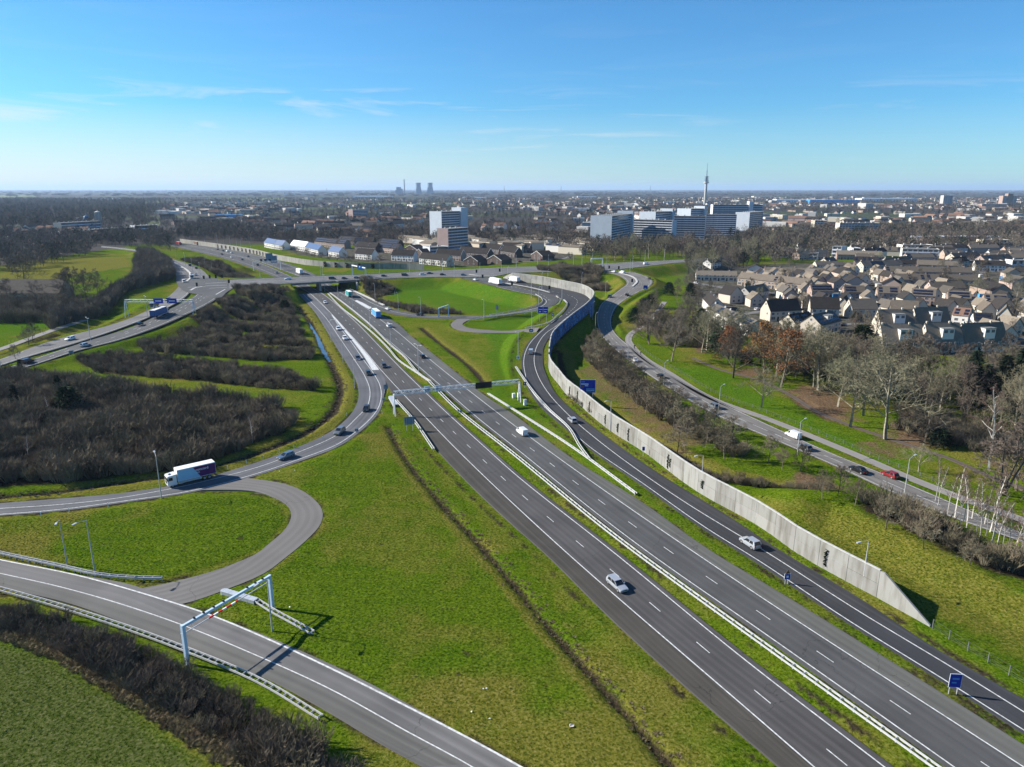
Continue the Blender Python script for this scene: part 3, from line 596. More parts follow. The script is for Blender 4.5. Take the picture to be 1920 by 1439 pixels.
lay(DRY, [(755,830),(860,950),(1010,1110),(1200,1310),(1330,1439),(1400,1439),(1280,1300),(1080,1100),(900,930),(800,840)], 0.6, 2.0, 73)
lay(DRY, [(560,560),(600,600),(640,660),(668,730),(650,780),(600,810),(640,720),(600,650),(575,610)], 0.8, 1.5, 74)
lay(DRY, [(0,490),(250,480),(250,500),(120,520),(0,560)], 0.95, 4.0, 75); lay(DRY, [(140,690),(300,700),(500,722),(610,735),(560,770),(420,735),(250,720)], 0.5, 3.0, 76)
lay(DRY, [(850,540),(1000,550),(1010,575),(930,585),(880,570)], 0.6, 5.0, 77); lay(DRY, [(740,600),(830,605),(900,650),(960,700),(910,720),(860,670),(800,640)], 0.55, 3.0, 78)
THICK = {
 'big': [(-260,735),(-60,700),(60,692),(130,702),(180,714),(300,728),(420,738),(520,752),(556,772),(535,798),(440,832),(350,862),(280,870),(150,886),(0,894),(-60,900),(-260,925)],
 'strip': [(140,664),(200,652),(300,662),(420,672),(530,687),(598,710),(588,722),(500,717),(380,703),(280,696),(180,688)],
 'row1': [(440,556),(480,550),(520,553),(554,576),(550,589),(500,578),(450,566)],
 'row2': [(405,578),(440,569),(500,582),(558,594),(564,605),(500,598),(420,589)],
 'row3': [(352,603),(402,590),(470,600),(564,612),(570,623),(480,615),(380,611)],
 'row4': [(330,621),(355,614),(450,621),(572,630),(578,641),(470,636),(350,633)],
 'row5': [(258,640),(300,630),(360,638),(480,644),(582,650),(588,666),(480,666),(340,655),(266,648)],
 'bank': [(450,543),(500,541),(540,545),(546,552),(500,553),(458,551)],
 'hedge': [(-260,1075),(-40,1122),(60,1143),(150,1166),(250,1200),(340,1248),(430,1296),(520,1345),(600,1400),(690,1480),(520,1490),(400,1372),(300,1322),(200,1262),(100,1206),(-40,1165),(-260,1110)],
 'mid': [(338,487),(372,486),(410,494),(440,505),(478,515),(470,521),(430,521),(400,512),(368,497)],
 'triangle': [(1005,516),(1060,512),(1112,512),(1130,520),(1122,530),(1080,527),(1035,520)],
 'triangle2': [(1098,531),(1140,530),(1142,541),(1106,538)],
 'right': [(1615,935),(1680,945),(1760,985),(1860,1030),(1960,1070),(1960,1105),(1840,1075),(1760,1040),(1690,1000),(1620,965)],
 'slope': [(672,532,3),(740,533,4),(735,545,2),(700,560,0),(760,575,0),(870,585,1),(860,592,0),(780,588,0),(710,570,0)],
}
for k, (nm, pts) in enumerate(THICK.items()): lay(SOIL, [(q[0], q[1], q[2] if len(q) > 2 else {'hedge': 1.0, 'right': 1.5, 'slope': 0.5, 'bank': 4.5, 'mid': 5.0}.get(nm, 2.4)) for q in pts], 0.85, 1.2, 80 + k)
lay(LIT, [(-40,1165),(100,1206),(200,1262),(300,1322),(400,1372),(480,1450),(430,1450),(340,1390),(220,1310),(100,1240),(-40,1190)], 0.55, 1.2, 95)
DRY = np.maximum(DRY, soft(poly_px([(-40,1160),(100,1200),(200,1258),(300,1318),(400,1368),(480,1450),(410,1450),(300,1370),(200,1300),(100,1235),(-40,1185)]), 1.2, 96) * 0.9)
lay(TOWN, [(1290,500),(1480,495),(1960,480),(1960,660),(1800,668),(1640,665),(1540,640),(1430,625),(1330,600),(1290,560)], 1.0, 3.0, 101)
lay(TOWN, [(520,463),(760,468),(1060,465),(1080,486),(880,500),(790,497),(660,490),(560,478)], 1.0, 3.0, 103)
FIELD = soft(poly_px([(-60,1190),(100,1240),(220,1305),(330,1390),(420,1450),(-60,1460)]), 0.8, 104)
verge = np.clip(1.25 - NEARROAD, 0, 1) * (NEARROAD > -0.6); SOIL = np.maximum(SOIL, verge * np.clip(n_c * 1.3 - .1, 0, .8)); DRY = np.maximum(DRY, np.clip(1.6 - NEARROAD * .6, 0, 1) * n_a * .8)
FRESH = np.zeros_like(X)
for k_, (q_, v_) in enumerate((([(705,540,3),(800,524,5),(880,528,6),(990,556,4),(985,576,2),(930,585,1),(850,588,0),(760,566,0)], .9), ([(905,622),(985,628),(975,660),(972,700),(950,715),(925,680)], .85), ([(905,728),(960,735),(1010,765),(1090,835),(1190,925),(1270,990),(1190,940),(1080,850),(960,772)], .7), ([(1240,690),(1330,690),(1440,745),(1560,810),(1700,870),(1760,890),(1690,885),(1500,800),(1350,735)], .8), ([(880,600,1),(980,590,2),(1040,580,3),(1010,608,2),(940,616,1)], .85), ([(420,560,5),(440,550,5),(350,600,3),(200,648,1),(120,680,0),(240,650,0),(380,590,2)], .7), ([(-40,600),(90,590),(100,610),(-40,650)], .8), ([(820,850),(960,990),(1150,1180),(1330,1360),(1390,1400),(1200,1230),(1000,1040),(860,905)], .55))): FRESH = np.maximum(FRESH, soft(poly_px(q_), 2.2, 500 + k_) * v_ * (.45 + .4 * n_a))
DRY *= 1 - .75 * FRESH
nv = X.size; V = np.stack([X, Y, T], -1).reshape(-1, 3)
ny, nx = X.shape; ii, jj = np.meshgrid(np.arange(nx - 1), np.arange(ny - 1)); k0 = (jj * nx + ii).ravel()
Fq = np.stack([k0, k0 + 1, k0 + nx + 1, k0 + nx], 1)
BIG = 60000.0
x0, x1, y0, y1 = xs[0], xs[-1], ys[0], ys[-1]
ring_v = []; ring_f = []
def rect(a, b, c, d, nxx, nyy):
    gx, gy = np.linspace(a, b, nxx + 1), np.linspace(c, d, nyy + 1); base = nv + len(ring_v)
    for yy in gy:
        for xx in gx: ring_v.append((xx, yy, 0.0))
    for j in range(nyy):
        for i in range(nxx): q = base + j * (nxx + 1) + i; ring_f.append((q, q + 1, q + nxx + 2, q + nxx + 1))
rect(-BIG, x0, -2000, y0, 1, 1); rect(x0, x1, -2000, y0, 1, 1); rect(x1, BIG, -2000, y0, 1, 1)
rect(-BIG, x0, y0, y1, 1, 1); rect(x1, BIG, y0, y1, 1, 1); rect(-BIG, x0, y1, BIG, 1, 1); rect(x0, x1, y1, BIG, 1, 1); rect(x1, BIG, y1, BIG, 1, 1)

def mat_ground():
    m, N, L, b = nodes_of('grass_ground'); b.inputs['Roughness'].default_value = 1.0; b.inputs['Specular IOR Level'].default_value = 0.0
    tc = N.new('ShaderNodeTexCoord'); at = N.new('ShaderNodeAttribute'); at.attribute_name = 'cover'; a2 = N.new('ShaderNodeAttribute'); a2.attribute_name = 'cover2'
    sp = N.new('ShaderNodeSeparateColor'); L.new(at.outputs['Color'], sp.inputs[0]); sp2 = N.new('ShaderNodeSeparateColor'); L.new(a2.outputs['Color'], sp2.inputs[0])
    def noise(s, d=5, r=0.6, dist=0.0):
        n = N.new('ShaderNodeTexNoise'); n.inputs['Scale'].default_value = s; n.inputs['Detail'].default_value = d; n.inputs['Roughness'].default_value = r; n.inputs['Distortion'].default_value = dist
        L.new(tc.outputs['Object'], n.inputs['Vector']); return n.outputs['Fac']
    def ramp(fac, stops):
        r = N.new('ShaderNodeValToRGB'); e = r.color_ramp.elements
        e[0].position, e[0].color = stops[0][0], (*stops[0][1], 1); e[1].position, e[1].color = stops[-1][0], (*stops[-1][1], 1)
        for p, c in stops[1:-1]: q = e.new(p); q.color = (*c, 1)
        L.new(fac, r.inputs[0]); return r.outputs[0]
    def mixc(f, a, c):
        x = N.new('ShaderNodeMix'); x.data_type = 'RGBA'; L.new(f, x.inputs[0]); L.new(a, x.inputs[6]); L.new(c, x.inputs[7]); return x.outputs[2]
    def edge(f, nz, w=0.35):
        s = N.new('ShaderNodeMath'); s.operation = 'MULTIPLY_ADD'; L.new(nz, s.inputs[0]); s.inputs[1].default_value = w * 2; L.new(f, s.inputs[2])
        r = N.new('ShaderNodeMapRange'); r.inputs[1].default_value = 0.3 + w; r.inputs[2].default_value = 0.8 + w; L.new(s.outputs[0], r.inputs[0]); return r.outputs[0]
    fine = noise(2.2, 8, 0.72, 0.4); tuft = noise(0.9, 6, 0.7); broad = noise(0.035, 5, 0.6); mid_ = noise(0.22, 6, 0.65)
    lush = ramp(fine, [(0.36, (0.010, 0.026, 0.001)), (0.46, (0.043, 0.086, 0.003)), (0.55, (0.074, 0.124, 0.006)), (0.68, (0.140, 0.190, 0.022))])
    dry = ramp(fine, [(0.36, (0.046, 0.050, 0.005)), (0.47, (0.110, 0.112, 0.014)), (0.56, (0.165, 0.150, 0.030)), (0.70, (0.260, 0.215, 0.085))])
    olive = ramp(fine, [(0.36, (0.024, 0.042, 0.002)), (0.47, (0.078, 0.114, 0.006)), (0.55, (0.114, 0.150, 0.010)), (0.68, (0.180, 0.205, 0.030))])
    litter = ramp(fine, [(0.30, (0.040, 0.026, 0.014)), (0.46, (0.105, 0.068, 0.038)), (0.58, (0.175, 0.115, 0.070)), (0.76, (0.270, 0.205, 0.140))])
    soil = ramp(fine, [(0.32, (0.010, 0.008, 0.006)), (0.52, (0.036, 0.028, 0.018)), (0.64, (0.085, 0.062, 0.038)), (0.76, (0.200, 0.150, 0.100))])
    town = ramp(mid_, [(0.36, (0.030, 0.040, 0.014)), (0.45, (0.060, 0.055, 0.040)), (0.54, (0.110, 0.100, 0.090)), (0.66, (0.050, 0.055, 0.025))])
    field = ramp(fine, [(0.36, (0.018, 0.030, 0.003)), (0.46, (0.052, 0.072, 0.012)), (0.55, (0.084, 0.096, 0.028)), (0.68, (0.150, 0.150, 0.070))])
    mpp = N.new('ShaderNodeMapping'); mpp.inputs['Rotation'].default_value = (0, 0, radians(-38)); mpp.inputs['Scale'].default_value = (0.035, 0.55, 1); L.new(tc.outputs['Object'], mpp.inputs[0])
    mow = N.new('ShaderNodeTexNoise'); mow.inputs['Scale'].default_value = 1.0; mow.inputs['Detail'].default_value = 3; L.new(mpp.outputs[0], mow.inputs['Vector'])
    bm_ = N.new('ShaderNodeMath'); bm_.operation = 'MULTIPLY_ADD'; L.new(mow.outputs['Fac'], bm_.inputs[0]); bm_.inputs[1].default_value = 0.8; L.new(broad, bm_.inputs[2])
    bs_ = N.new('ShaderNodeMath'); bs_.operation = 'SUBTRACT'; L.new(bm_.outputs[0], bs_.inputs[0]); bs_.inputs[1].default_value = 0.38
    g = mixc(edge(bs_.outputs[0], mid_, 0.3), lush, olive)
    fresh = ramp(fine, [(0.36, (0.012, 0.042, 0.002)), (0.46, (0.040, 0.110, 0.005)), (0.55, (0.064, 0.150, 0.009)), (0.68, (0.120, 0.205, 0.026))])
    g = mixc(sp2.outputs['Blue'], g, fresh)
    g = mixc(edge(sp.outputs['Red'], mid_), g, dry)
    spot = N.new('ShaderNodeMapRange'); spot.inputs[1].default_value = 0.655; spot.inputs[2].default_value = 0.72; spot.inputs[4].default_value = 0.75; L.new(noise(0.33, 4, 0.6, 0.3), spot.inputs[0]); g = mixc(spot.outputs[0], g, soil)
    g = mixc(sp2.outputs['Green'], g, field)
    g = mixc(sp2.outputs['Red'], g, town)
    g = mixc(edge(sp.outputs['Green'], mid_), g, litter)
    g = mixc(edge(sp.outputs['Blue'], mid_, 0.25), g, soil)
    L.new(g, b.inputs['Base Color'])
    bp = N.new('ShaderNodeBump'); bp.inputs['Strength'].default_value = 1.0; bp.inputs['Distance'].default_value = 0.22
    s = N.new('ShaderNodeMath'); s.operation = 'MULTIPLY_ADD'; L.new(tuft, s.inputs[0]); s.inputs[1].default_value = 0.25; L.new(fine, s.inputs[2])
    L.new(s.outputs[0], bp.inputs['Height']); L.new(bp.outputs[0], b.inputs['Normal'])
    return m
def mat_far():
    m, N, L, b = nodes_of('far_land'); b.inputs['Roughness'].default_value = 0.95; b.inputs['Specular IOR Level'].default_value = 0.1
    tc = N.new('ShaderNodeTexCoord'); v = N.new('ShaderNodeTexVoronoi'); v.inputs['Scale'].default_value = 0.0032
    nz = N.new('ShaderNodeTexNoise'); nz.inputs['Scale'].default_value = 0.004; nz.inputs['Detail'].default_value = 5
    L.new(tc.outputs['Object'], v.inputs['Vector']); L.new(tc.outputs['Object'], nz.inputs['Vector'])
    sc_ = N.new('ShaderNodeSeparateColor'); L.new(v.outputs['Color'], sc_.inputs[0])
    r = N.new('ShaderNodeValToRGB'); r.color_ramp.interpolation = 'CONSTANT'; e = r.color_ramp.elements
    e[0].position, e[0].color = 0.0, (0.035, 0.030, 0.025, 1); e[1].position, e[1].color = 0.5, (0.050, 0.075, 0.014, 1)
    for p, c in ((0.66, (0.040, 0.036, 0.030)), (0.8, (0.085, 0.070, 0.040)), (0.88, (0.06, 0.09, 0.02))): q = e.new(p); q.color = (*c, 1)
    L.new(sc_.outputs[0], r.inputs[0])
    n2 = N.new('ShaderNodeTexNoise'); n2.inputs['Scale'].default_value = 0.06; n2.inputs['Detail'].default_value = 6; L.new(tc.outputs['Object'], n2.inputs['Vector'])
    mx = N.new('ShaderNodeMix'); mx.data_type = 'RGBA'; mp = N.new('ShaderNodeMapRange'); mp.inputs[1].default_value = 0.4; mp.inputs[2].default_value = 0.6
    L.new(n2.outputs['Fac'], mp.inputs[0]); L.new(mp.outputs[0], mx.inputs[0]); L.new(r.outputs[0], mx.inputs[6]); mx.inputs[7].default_value = (0.040, 0.034, 0.028, 1)
    L.new(mx.outputs[2], b.inputs['Base Color']); return m
me = np_mesh('ground', np.concatenate([V, np.array(ring_v)]), np.concatenate([Fq, np.array(ring_f)]), [mat_ground(), mat_far()], smooth=True)
mi = np.zeros(len(me.polygons), np.int32); mi[len(Fq):] = 1; me.polygons.foreach_set('material_index', mi)
nall = len(me.vertices)
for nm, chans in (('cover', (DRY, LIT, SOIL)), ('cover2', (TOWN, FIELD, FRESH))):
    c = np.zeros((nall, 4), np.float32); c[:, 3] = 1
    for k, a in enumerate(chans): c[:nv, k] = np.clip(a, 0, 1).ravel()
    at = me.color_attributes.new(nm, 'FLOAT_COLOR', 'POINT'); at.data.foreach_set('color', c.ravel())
ground = obj('ground', me); tag(ground, kind='structure')
# water standing in the ditch beside the exit ramp
M['water'] = mat('ditch_water', (0.05, 0.07, 0.09), 0.06, 0.2, 0.5, spec=0.7)
wp = resample(PXL([(570,596),(585,618),(594,633),(606.7,659),(616,676)]), 2.0); wp[:, 2] = [max(height(p[0], p[1]), -2) for p in wp]
wz = float(np.percentile(wp[:, 2], 30)) + 0.25; wp[:, 2] = wz
ribbon('ditch_water', wp, 2.6, M['water'], None, 0.0)['kind'] = 'structure'
# ================================================================ STRUCTURES ON THE ROADS
def sweep(name, P, w, h, material, parent=None, zo=0.0, lat=0.0):
    """rectangular section swept along P (z of P is the section's foot)"""
    C = offset(P, lat) if lat else P
    L = offset(C, -w / 2); R = offset(C, w / 2); n = len(P); up = np.array([0, 0, h]); b = np.array([0, 0, zo])
    V = np.concatenate([L + b, R + b, R + b + up, L + b + up]); i = np.arange(n - 1); Fq = []
    for k in range(4):
        j = (k + 1) % 4; Fq.append(np.stack([k*n + i, k*n + i + 1, j*n + i + 1, j*n + i], 1))
    Fq = np.concatenate(Fq + [np.array([[0, n, 2*n, 3*n], [n-1, 4*n-1, 3*n-1, 2*n-1]])])
    return obj(name, np_mesh(name, V, Fq, material), parent)
# ---- viaduct
via = empty('viaduct', (BR0.x, BR0.y, 0)); tag(via, 'concrete road viaduct carrying the ring road over the motorway', 'viaduct')
def loc_to(o, root): o.parent = root; o.matrix_parent_inverse = Matrix.Translation(-Vector(root.location)); return o
sel = (C_rg[:, 0] > BR0.x - 6) & (C_rg[:, 0] < BR1.x + 6)
dl, dr = L_rg[sel], R_rg[sel]
dlo, dro = offset(dl, -0.7), offset(dr, 0.7)
n = len(dl); Vd = np.concatenate([dlo + [0,0,-.3], dro + [0,0,-.3], dro + [0,0,-1.35], dlo + [0,0,-1.35]]); i = np.arange(n - 1)
Fd = np.concatenate([np.stack([k*n+i, k*n+i+1, ((k+1)%4)*n+i+1, ((k+1)%4)*n+i], 1) for k in range(4)])
loc_to(obj('deck', np_mesh('deck', Vd, Fd, M['concrete_dark'])), via)
for P_, s_ in ((L_rg[(C_rg[:,0] > G(432,525,Z1).x) & (C_rg[:,0] < G(820,512,Z1).x)], -0.35), (R_rg[(C_rg[:,0] > G(446,537,Z1).x) & (C_rg[:,0] < G(762,521,Z1).x)], 0.35)):
    loc_to(sweep('parapet', P_, 0.3, 0.35, M['concrete_dark'], None, -0.3, s_), via)
    for zz in (0.55, 0.85): loc_to(sweep('railing', P_, 0.10, 0.12, M['concrete_dark'] if zz < .8 else M['steel_post'], None, zz - 0.2, s_), via)
mdir = (PXL([(620,560)])[0] - PXL([(575,522)])[0]); mdir /= np.linalg.norm(mdir); mang = atan2(mdir[1], mdir[0])
def along_motorway_box(name, px, py, length, thick, h, material, shift=0.0):
    p = G(px, py, 0.0); o = obj(name, MB().box(-length/2, length/2, -thick/2, thick/2, 0, h).mesh(name, material), None, (p.x, p.y, -0.2), mang); return loc_to(o, via)
along_motorway_box('pier', 598, 543, 15, 1.4, 5.35, M['concrete'])
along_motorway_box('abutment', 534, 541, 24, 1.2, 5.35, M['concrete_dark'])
along_motorway_box('abutment', 664, 540, 26, 1.0, 5.30, M['concrete'])

# ---- noise barrier beside the slip road: two tiers of concrete panels
WALL_PX = [(1744,1176.4),(1616,1105),(1556,1072.6),(1485,1030),(1440,997),(1310,922.5),(1210,850),(1145,807.5),(1085,757.5,0.1),(1062,739,0.2),(1047.5,720,.3),(1034,702.5,.6),(1029,684,.9)]
WALL_TOP = [(1029.5,656.7,1.4),(1031,642,2.0),(1037,622,2.8),(1047.6,611,3.2),(1069.4,592,4.0),(1102.5,566.5,4.9),(1112,555,5.3),(1113,547,5.6),(1104.6,539.8,5.9),(1090,533.5,6.1),(1060.8,527.5,6.3),(1006,517.5,6.5),(960,512.6,6.5)]
WH = 5.0
wb = [tuple(G(*p)) for p in WALL_PX]
for px, py, z in WALL_TOP:
    g = G(px, py, z + WH); wb.append((g.x, g.y, z))
wallP = resample(np.array(wb), 1.0); wa = arclen(wallP)
M['wall_panel'] = mat_random('wall_panel', (0.255, 0.248, 0.228), 0.01, 0.12)
def stain(m):
    N, L = m.node_tree.nodes, m.node_tree.links; b = N['Principled BSDF']; hs = [n for n in N if n.type == 'HUE_SAT'][0]
    tc = N.new('ShaderNodeNewGeometry'); mp = N.new('ShaderNodeMapping'); mp.inputs['Scale'].default_value = (.55, .55, 0.11); nz = N.new('ShaderNodeTexNoise'); nz.inputs['Scale'].default_value = 1.3; nz.inputs['Detail'].default_value = 6
    L.new(tc.outputs['Position'], mp.inputs[0]); L.new(mp.outputs[0], nz.inputs['Vector']); mx = N.new('ShaderNodeMix'); mx.data_type = 'RGBA'; mx.blend_type = 'MULTIPLY'
    r = N.new('ShaderNodeMapRange'); r.inputs[1].default_value = 0.47; r.inputs[2].default_value = 0.70; L.new(nz.outputs['Fac'], r.inputs[0]); L.new(r.outputs[0], mx.inputs[0])
    L.new(hs.outputs[0], mx.inputs[6]); mx.inputs[7].default_value = (0.62, 0.60, 0.55, 1); L.new(mx.outputs[2], b.inputs['Base Color'])
stain(M['wall_panel'])
def mat_mural():
    m, N, L, b = nodes_of('mural_paint'); b.inputs['Roughness'].default_value = 0.7
    tc = N.new('ShaderNodeNewGeometry'); mp = N.new('ShaderNodeMapping'); mp.inputs['Scale'].default_value = (0.20, 0.20, 0.16); L.new(tc.outputs['Position'], mp.inputs[0])
    v = N.new('ShaderNodeTexNoise'); v.inputs['Scale'].default_value = 1.2; v.inputs['Detail'].default_value = 4; v.inputs['Distortion'].default_value = 1.2; L.new(mp.outputs[0], v.inputs['Vector'])
    r = N.new('ShaderNodeValToRGB'); r.color_ramp.interpolation = 'CONSTANT'; e = r.color_ramp.elements
    e[0].position, e[0].color = 0, (0.02, 0.03, 0.06, 1); e[1].position, e[1].color = 0.40, (0.03, 0.13, 0.36, 1)
    for p, c in ((0.47, (0.012, 0.016, 0.03)), (0.52, (0.05, 0.24, 0.60)), (0.57, (0.015, 0.02, 0.04)), (0.62, (0.08, 0.30, 0.62)), (0.7, (0.16, 0.08, 0.05))): q = e.new(p); q.color = (*c, 1)
    L.new(v.outputs['Fac'], r.inputs[0]); L.new(r.outputs[0], b.inputs['Base Color']); return m
M['mural'] = mat_mural()
nw = empty('noise_barrier', wallP[0]); tag(nw, 'long pale concrete noise barrier curving beside the black slip road', 'noise barrier')
PANEL = 6.0; s = 9.5
wall_end = at_len(wallP, 0); p1 = at_len(wallP, 9.45); d = (p1 - wall_end); ang = atan2(d.y, d.x)
mb = MB(); mb.prism([(0, -0.3), (9.45, -0.3), (9.45, WH), (8.6, WH), (0, 0.35)], -0.17, 0.17)
loc_to(obj('sloping_end_panel', mb.mesh('sloping_end_panel', M['wall_panel']), None, wall_end, ang), nw)
while s < wa[-1] - 1:
    e_ = min(s + PANEL, wa[-1]); a, b_ = at_len(wallP, s + 0.03), at_len(wallP, e_ - 0.03); d = b_ - a; ang = atan2(d.y, d.x); ln = hypot(d.x, d.y); zb = (a.z + b_.z) / 2
    inner_low = MB().box(0, ln, -0.18, 0.18, -0.4, 2.55).mesh('panel', M['wall_panel'])
    loc_to(obj('panel', inner_low, None, (a.x, a.y, zb + random.uniform(-.03, .03)), ang + random.uniform(-.004, .004)), nw)
    loc_to(obj('panel', MB().box(0, ln, -0.14, 0.14, 2.58, WH).mesh('panel', M['wall_panel']), None, (a.x, a.y, zb + random.uniform(-.05, .05)), ang + random.uniform(-.004, .004)), nw)
    loc_to(obj('coping', MB().box(-0.02, ln + 0.02, -0.2, 0.2, WH + 0.06, WH + 0.2).mesh('coping', M['concrete']), None, (a.x, a.y, zb), ang), nw)
    if zb > 0.7:
        loc_to(obj('retaining_panel', MB().box(0, ln, -0.35, 0.10, -zb - 0.8, -0.42).mesh('retaining_panel', M['concrete']), None, (a.x, a.y, zb), ang), nw)
    if 1.2 < zb < 6.0:
        loc_to(obj('mural_panel', MB().box(0.03, ln - 0.03, -0.40, -0.36, -zb + 0.4, WH - 0.1).mesh('mural_panel', M['mural']), None, (a.x, a.y, zb), ang), nw)
        loc_to(obj('mural_backing', MB().box(0.0, ln, -0.355, -0.2, -0.42, WH - 0.05).mesh('mural_backing', M['concrete']), None, (a.x, a.y, zb), ang), nw)
    s = e_
# tapering end near the ring
a, b_ = Vector(wallP[-1]), G(944, 521, Z1); d = b_ - a; mb = MB(); L_ = hypot(d.x, d.y); mb.prism([(0.05, -0.4), (L_, -0.4), (L_, 0.3), (0.05, WH)], -0.17, 0.17)
loc_to(obj('sloping_end_panel', mb.mesh('sloping_end_panel', M['wall_panel']), None, a, atan2(d.y, d.x)), nw)
# ivy patches on the joints of the barrier
def leaf_cloud(n, box, size, seed):
    r = np.random.default_rng(seed); C = (r.random((n, 3)) - .5) * np.array(box); A = r.normal(size=(n, 3)); A /= np.linalg.norm(A, axis=1, keepdims=True)
    B = np.cross(A, r.normal(size=(n, 3))); B /= np.linalg.norm(B, axis=1, keepdims=True); s_ = size * (0.6 + 0.8 * r.random((n, 1)))
    V = np.stack([C - A*s_ - B*s_*.6, C + A*s_ - B*s_*.6, C + A*s_*.4 + B*s_, C - A*s_*.6 + B*s_*.7], 1).reshape(-1, 3); return V, np.arange(4 * n).reshape(-1, 4)
M['ivy'] = mat_random('ivy_leaves', (0.022, 0.032, 0.012), 0.02, 0.4)
iv = np_mesh('ivy', *leaf_cloud(160, (0.9, 0.5, 3.4), 0.16, 3), M['ivy'])
for k, (px, py) in enumerate([(1557,1038),(1160,800),(1125,785),(1098,762),(1063,732),(1085,742),(1180,812),(1245,868),(1270,860),(1325,905)]):
    g = G(px, py, 2.6); q = wallP[nearest(wallP, g)]; t = tangents(wallP)[nearest(wallP, g)]
    o = obj('ivy', iv, None, (q[0] - t[1] * 0.15, q[1] + t[0] * 0.15, q[2] + 2.4), atan2(t[1], t[0]), (random.uniform(.5, 1.0), 1, random.uniform(.5, 1.1)))
    tag(o, f'dark ivy patch on a joint of the concrete barrier, {nth(k)} of ten', 'ivy', 'ivy on the barrier joints')

# ---- far noise barrier behind the ring
fw = resample(PXL([(338,455.5),(400,464),(473,475.5),(530,489.5),(600,500),(680,504),(760,505.5),(796,507)]), 2.0); fa = arclen(fw)
M['far_wall'] = mat_random('far_wall_panel', (0.28, 0.27, 0.24), 0.01, 0.10); stain(M['far_wall'])
nf = empty('noise_barrier', fw[0]); tag(nf, 'weathered pale noise barrier behind the ring road below the new houses', 'noise barrier')
fpm = MB().box(0.04, 7.96, -0.15, 0.15, -0.2, 5.0).mesh('panel', M['far_wall']); s = 0
while s + 8 < fa[-1]:
    a, b_ = at_len(fw, s), at_len(fw, s + 8); loc_to(obj('panel', fpm, None, (a.x, a.y, random.uniform(-.06, .06)), atan2(b_.y - a.y, b_.x - a.x)), nf); s += 8
M['cypress'] = mat_random('dark_evergreen', (0.010, 0.016, 0.009), 0.02, 0.4)
for k in range(26):
    s = 60 + k * 11.5 if k < 21 else fa[-1] - 95 + (k - 21) * 12; a, b_ = at_len(fw, s), at_len(fw, s + 1); t = (b_ - a).normalized(); big = k >= 21
    if big or k > 4:
        o = obj('climbing_evergreen', np_mesh('climber', *leaf_cloud(70, (2.6, 1.0, 4.4) if big else (1.0, 0.7, 3.6), 0.45 if big else 0.3, 40 + k), M['cypress']), None, (a.x + t.y * 0.8, a.y - t.x * 0.8, 2.2))
        o.rotation_euler = (0, 0, atan2(t.y, t.x))
        tag(o, f'dark leafy clump against the far noise barrier, {nth(k-21)} from the left' if big else f'thin dark climber on the far noise barrier, {nth(k-5)} from the left', 'climber', 'broad clumps on the far barrier' if big else 'thin climbers on the far barrier')
    k += 1

# ---- guard rails: two beams on posts with cross pieces
M['rail'] = M['rail_white']
def post_mesh(gap, name='post'):
    mb = MB().box(-0.06, 0.06, -0.05, 0.05, -0.3, 0.62)
    if gap: mb.box(-0.05, 0.05, -gap/2 + 0.09, gap/2 - 0.09, 0.58, 0.70)
    return mb.mesh(name, M['steel_post'])
POSTS = {g: post_mesh(g) for g in (0.0, 0.55, 0.8)}
def guard_rail(label, pts, gap=0.8, every=2.0, z=None, group=None, world=False, zo=0.0):
    P = np.asarray(pts, float) if world else PXL(pts); P = resample(P, 2.0); root = empty('guard_rail', P[0]); tag(root, label, 'guard rail', group)
    for s_ in ((-1, 1) if gap else (1,)):
        loc_to(sweep('rail_beam', P, 0.10 if gap else 0.12, 0.30, M['rail'], None, 0.45 + zo, s_ * gap / 2), root)
    a = arclen(P); s = 0.5
    while s < a[-1]:
        p, q = at_len(P, s), at_len(P, min(s + 0.5, a[-1])); loc_to(obj('post', POSTS[gap], None, (p.x, p.y, p.z + zo), atan2(q.y - p.y, q.x - p.x)), root); s += every
    return root
guard_rail('long double guard rail along the grass median between the two carriageways', extend(PXL([(1744,1439),(1420,1206),(1179,1030),(960,852.5),(855,768.5),(806,719)]), 40), 0.8, 2.0, world=True)
guard_rail('guard rail branching left along the median beside the left carriageway', [(806,718.5),(788,706),(744.2,675),(732.8,661),(671,603),(644,582),(615,552.5)], 0.55, 4.0)
guard_rail('guard rail branching right along the median beside the right carriageway', [(806.5,717.5),(796,711),(754.6,668),(740,656),(698.4,615),(633.8,562),(619,551)], 0.55, 4.0)
guard_rail('short guard rail in the grass nose left of the motorway below the gantry', [(742.5,753),(774,789),(813,846)], 0.55, 2.0)
guard_rail('guard rail in the green nose right of the motorway past the gantry', [(915,741),(960,769.5),(1080,847),(1192.5,930)], 0.55, 2.0)
guard_rail('guard rail along the left edge of the black slip road', [(967,690.5,0.9),(978.8,708,0.7),(1001.7,740,0.4),(1030,771.5,.1),(1067.5,807),(1087.5,841),(1106,866)], 0.55, 2.0)
guard_rail('guard rail on the field side of the foreground ramp', [(-140,1074),(0,1110),(142,1151),(341,1221),(500,1290),(602,1352)], 0.8, 1.4)
guard_rail('guard rail on the grass side of the foreground ramp', [(-140,1010),(0,1041.5),(113.7,1066),(199,1084),(250,1088),(304,1089)], 0.55, 1.6)
guard_rail('guard rail on the inner side of the loop ramp', [(918,592.5,1.2),(964,584,2.0),(1006,574,3.2),(1017.2,565.5,3.9),(1014,559.6,4.5),(1003.8,553.6,5.0)], 0.0, 4.0)
guard_rail('guard rail on the outer side of the loop ramp', [(877.7,602.5,.5),(933,594.5,1.4),(1010,584,2.6),(1037,577,3.2),(1050.5,565,3.9),(1049,559.6,4.5),(1043.4,556,5.0)], 0.55, 4.0)
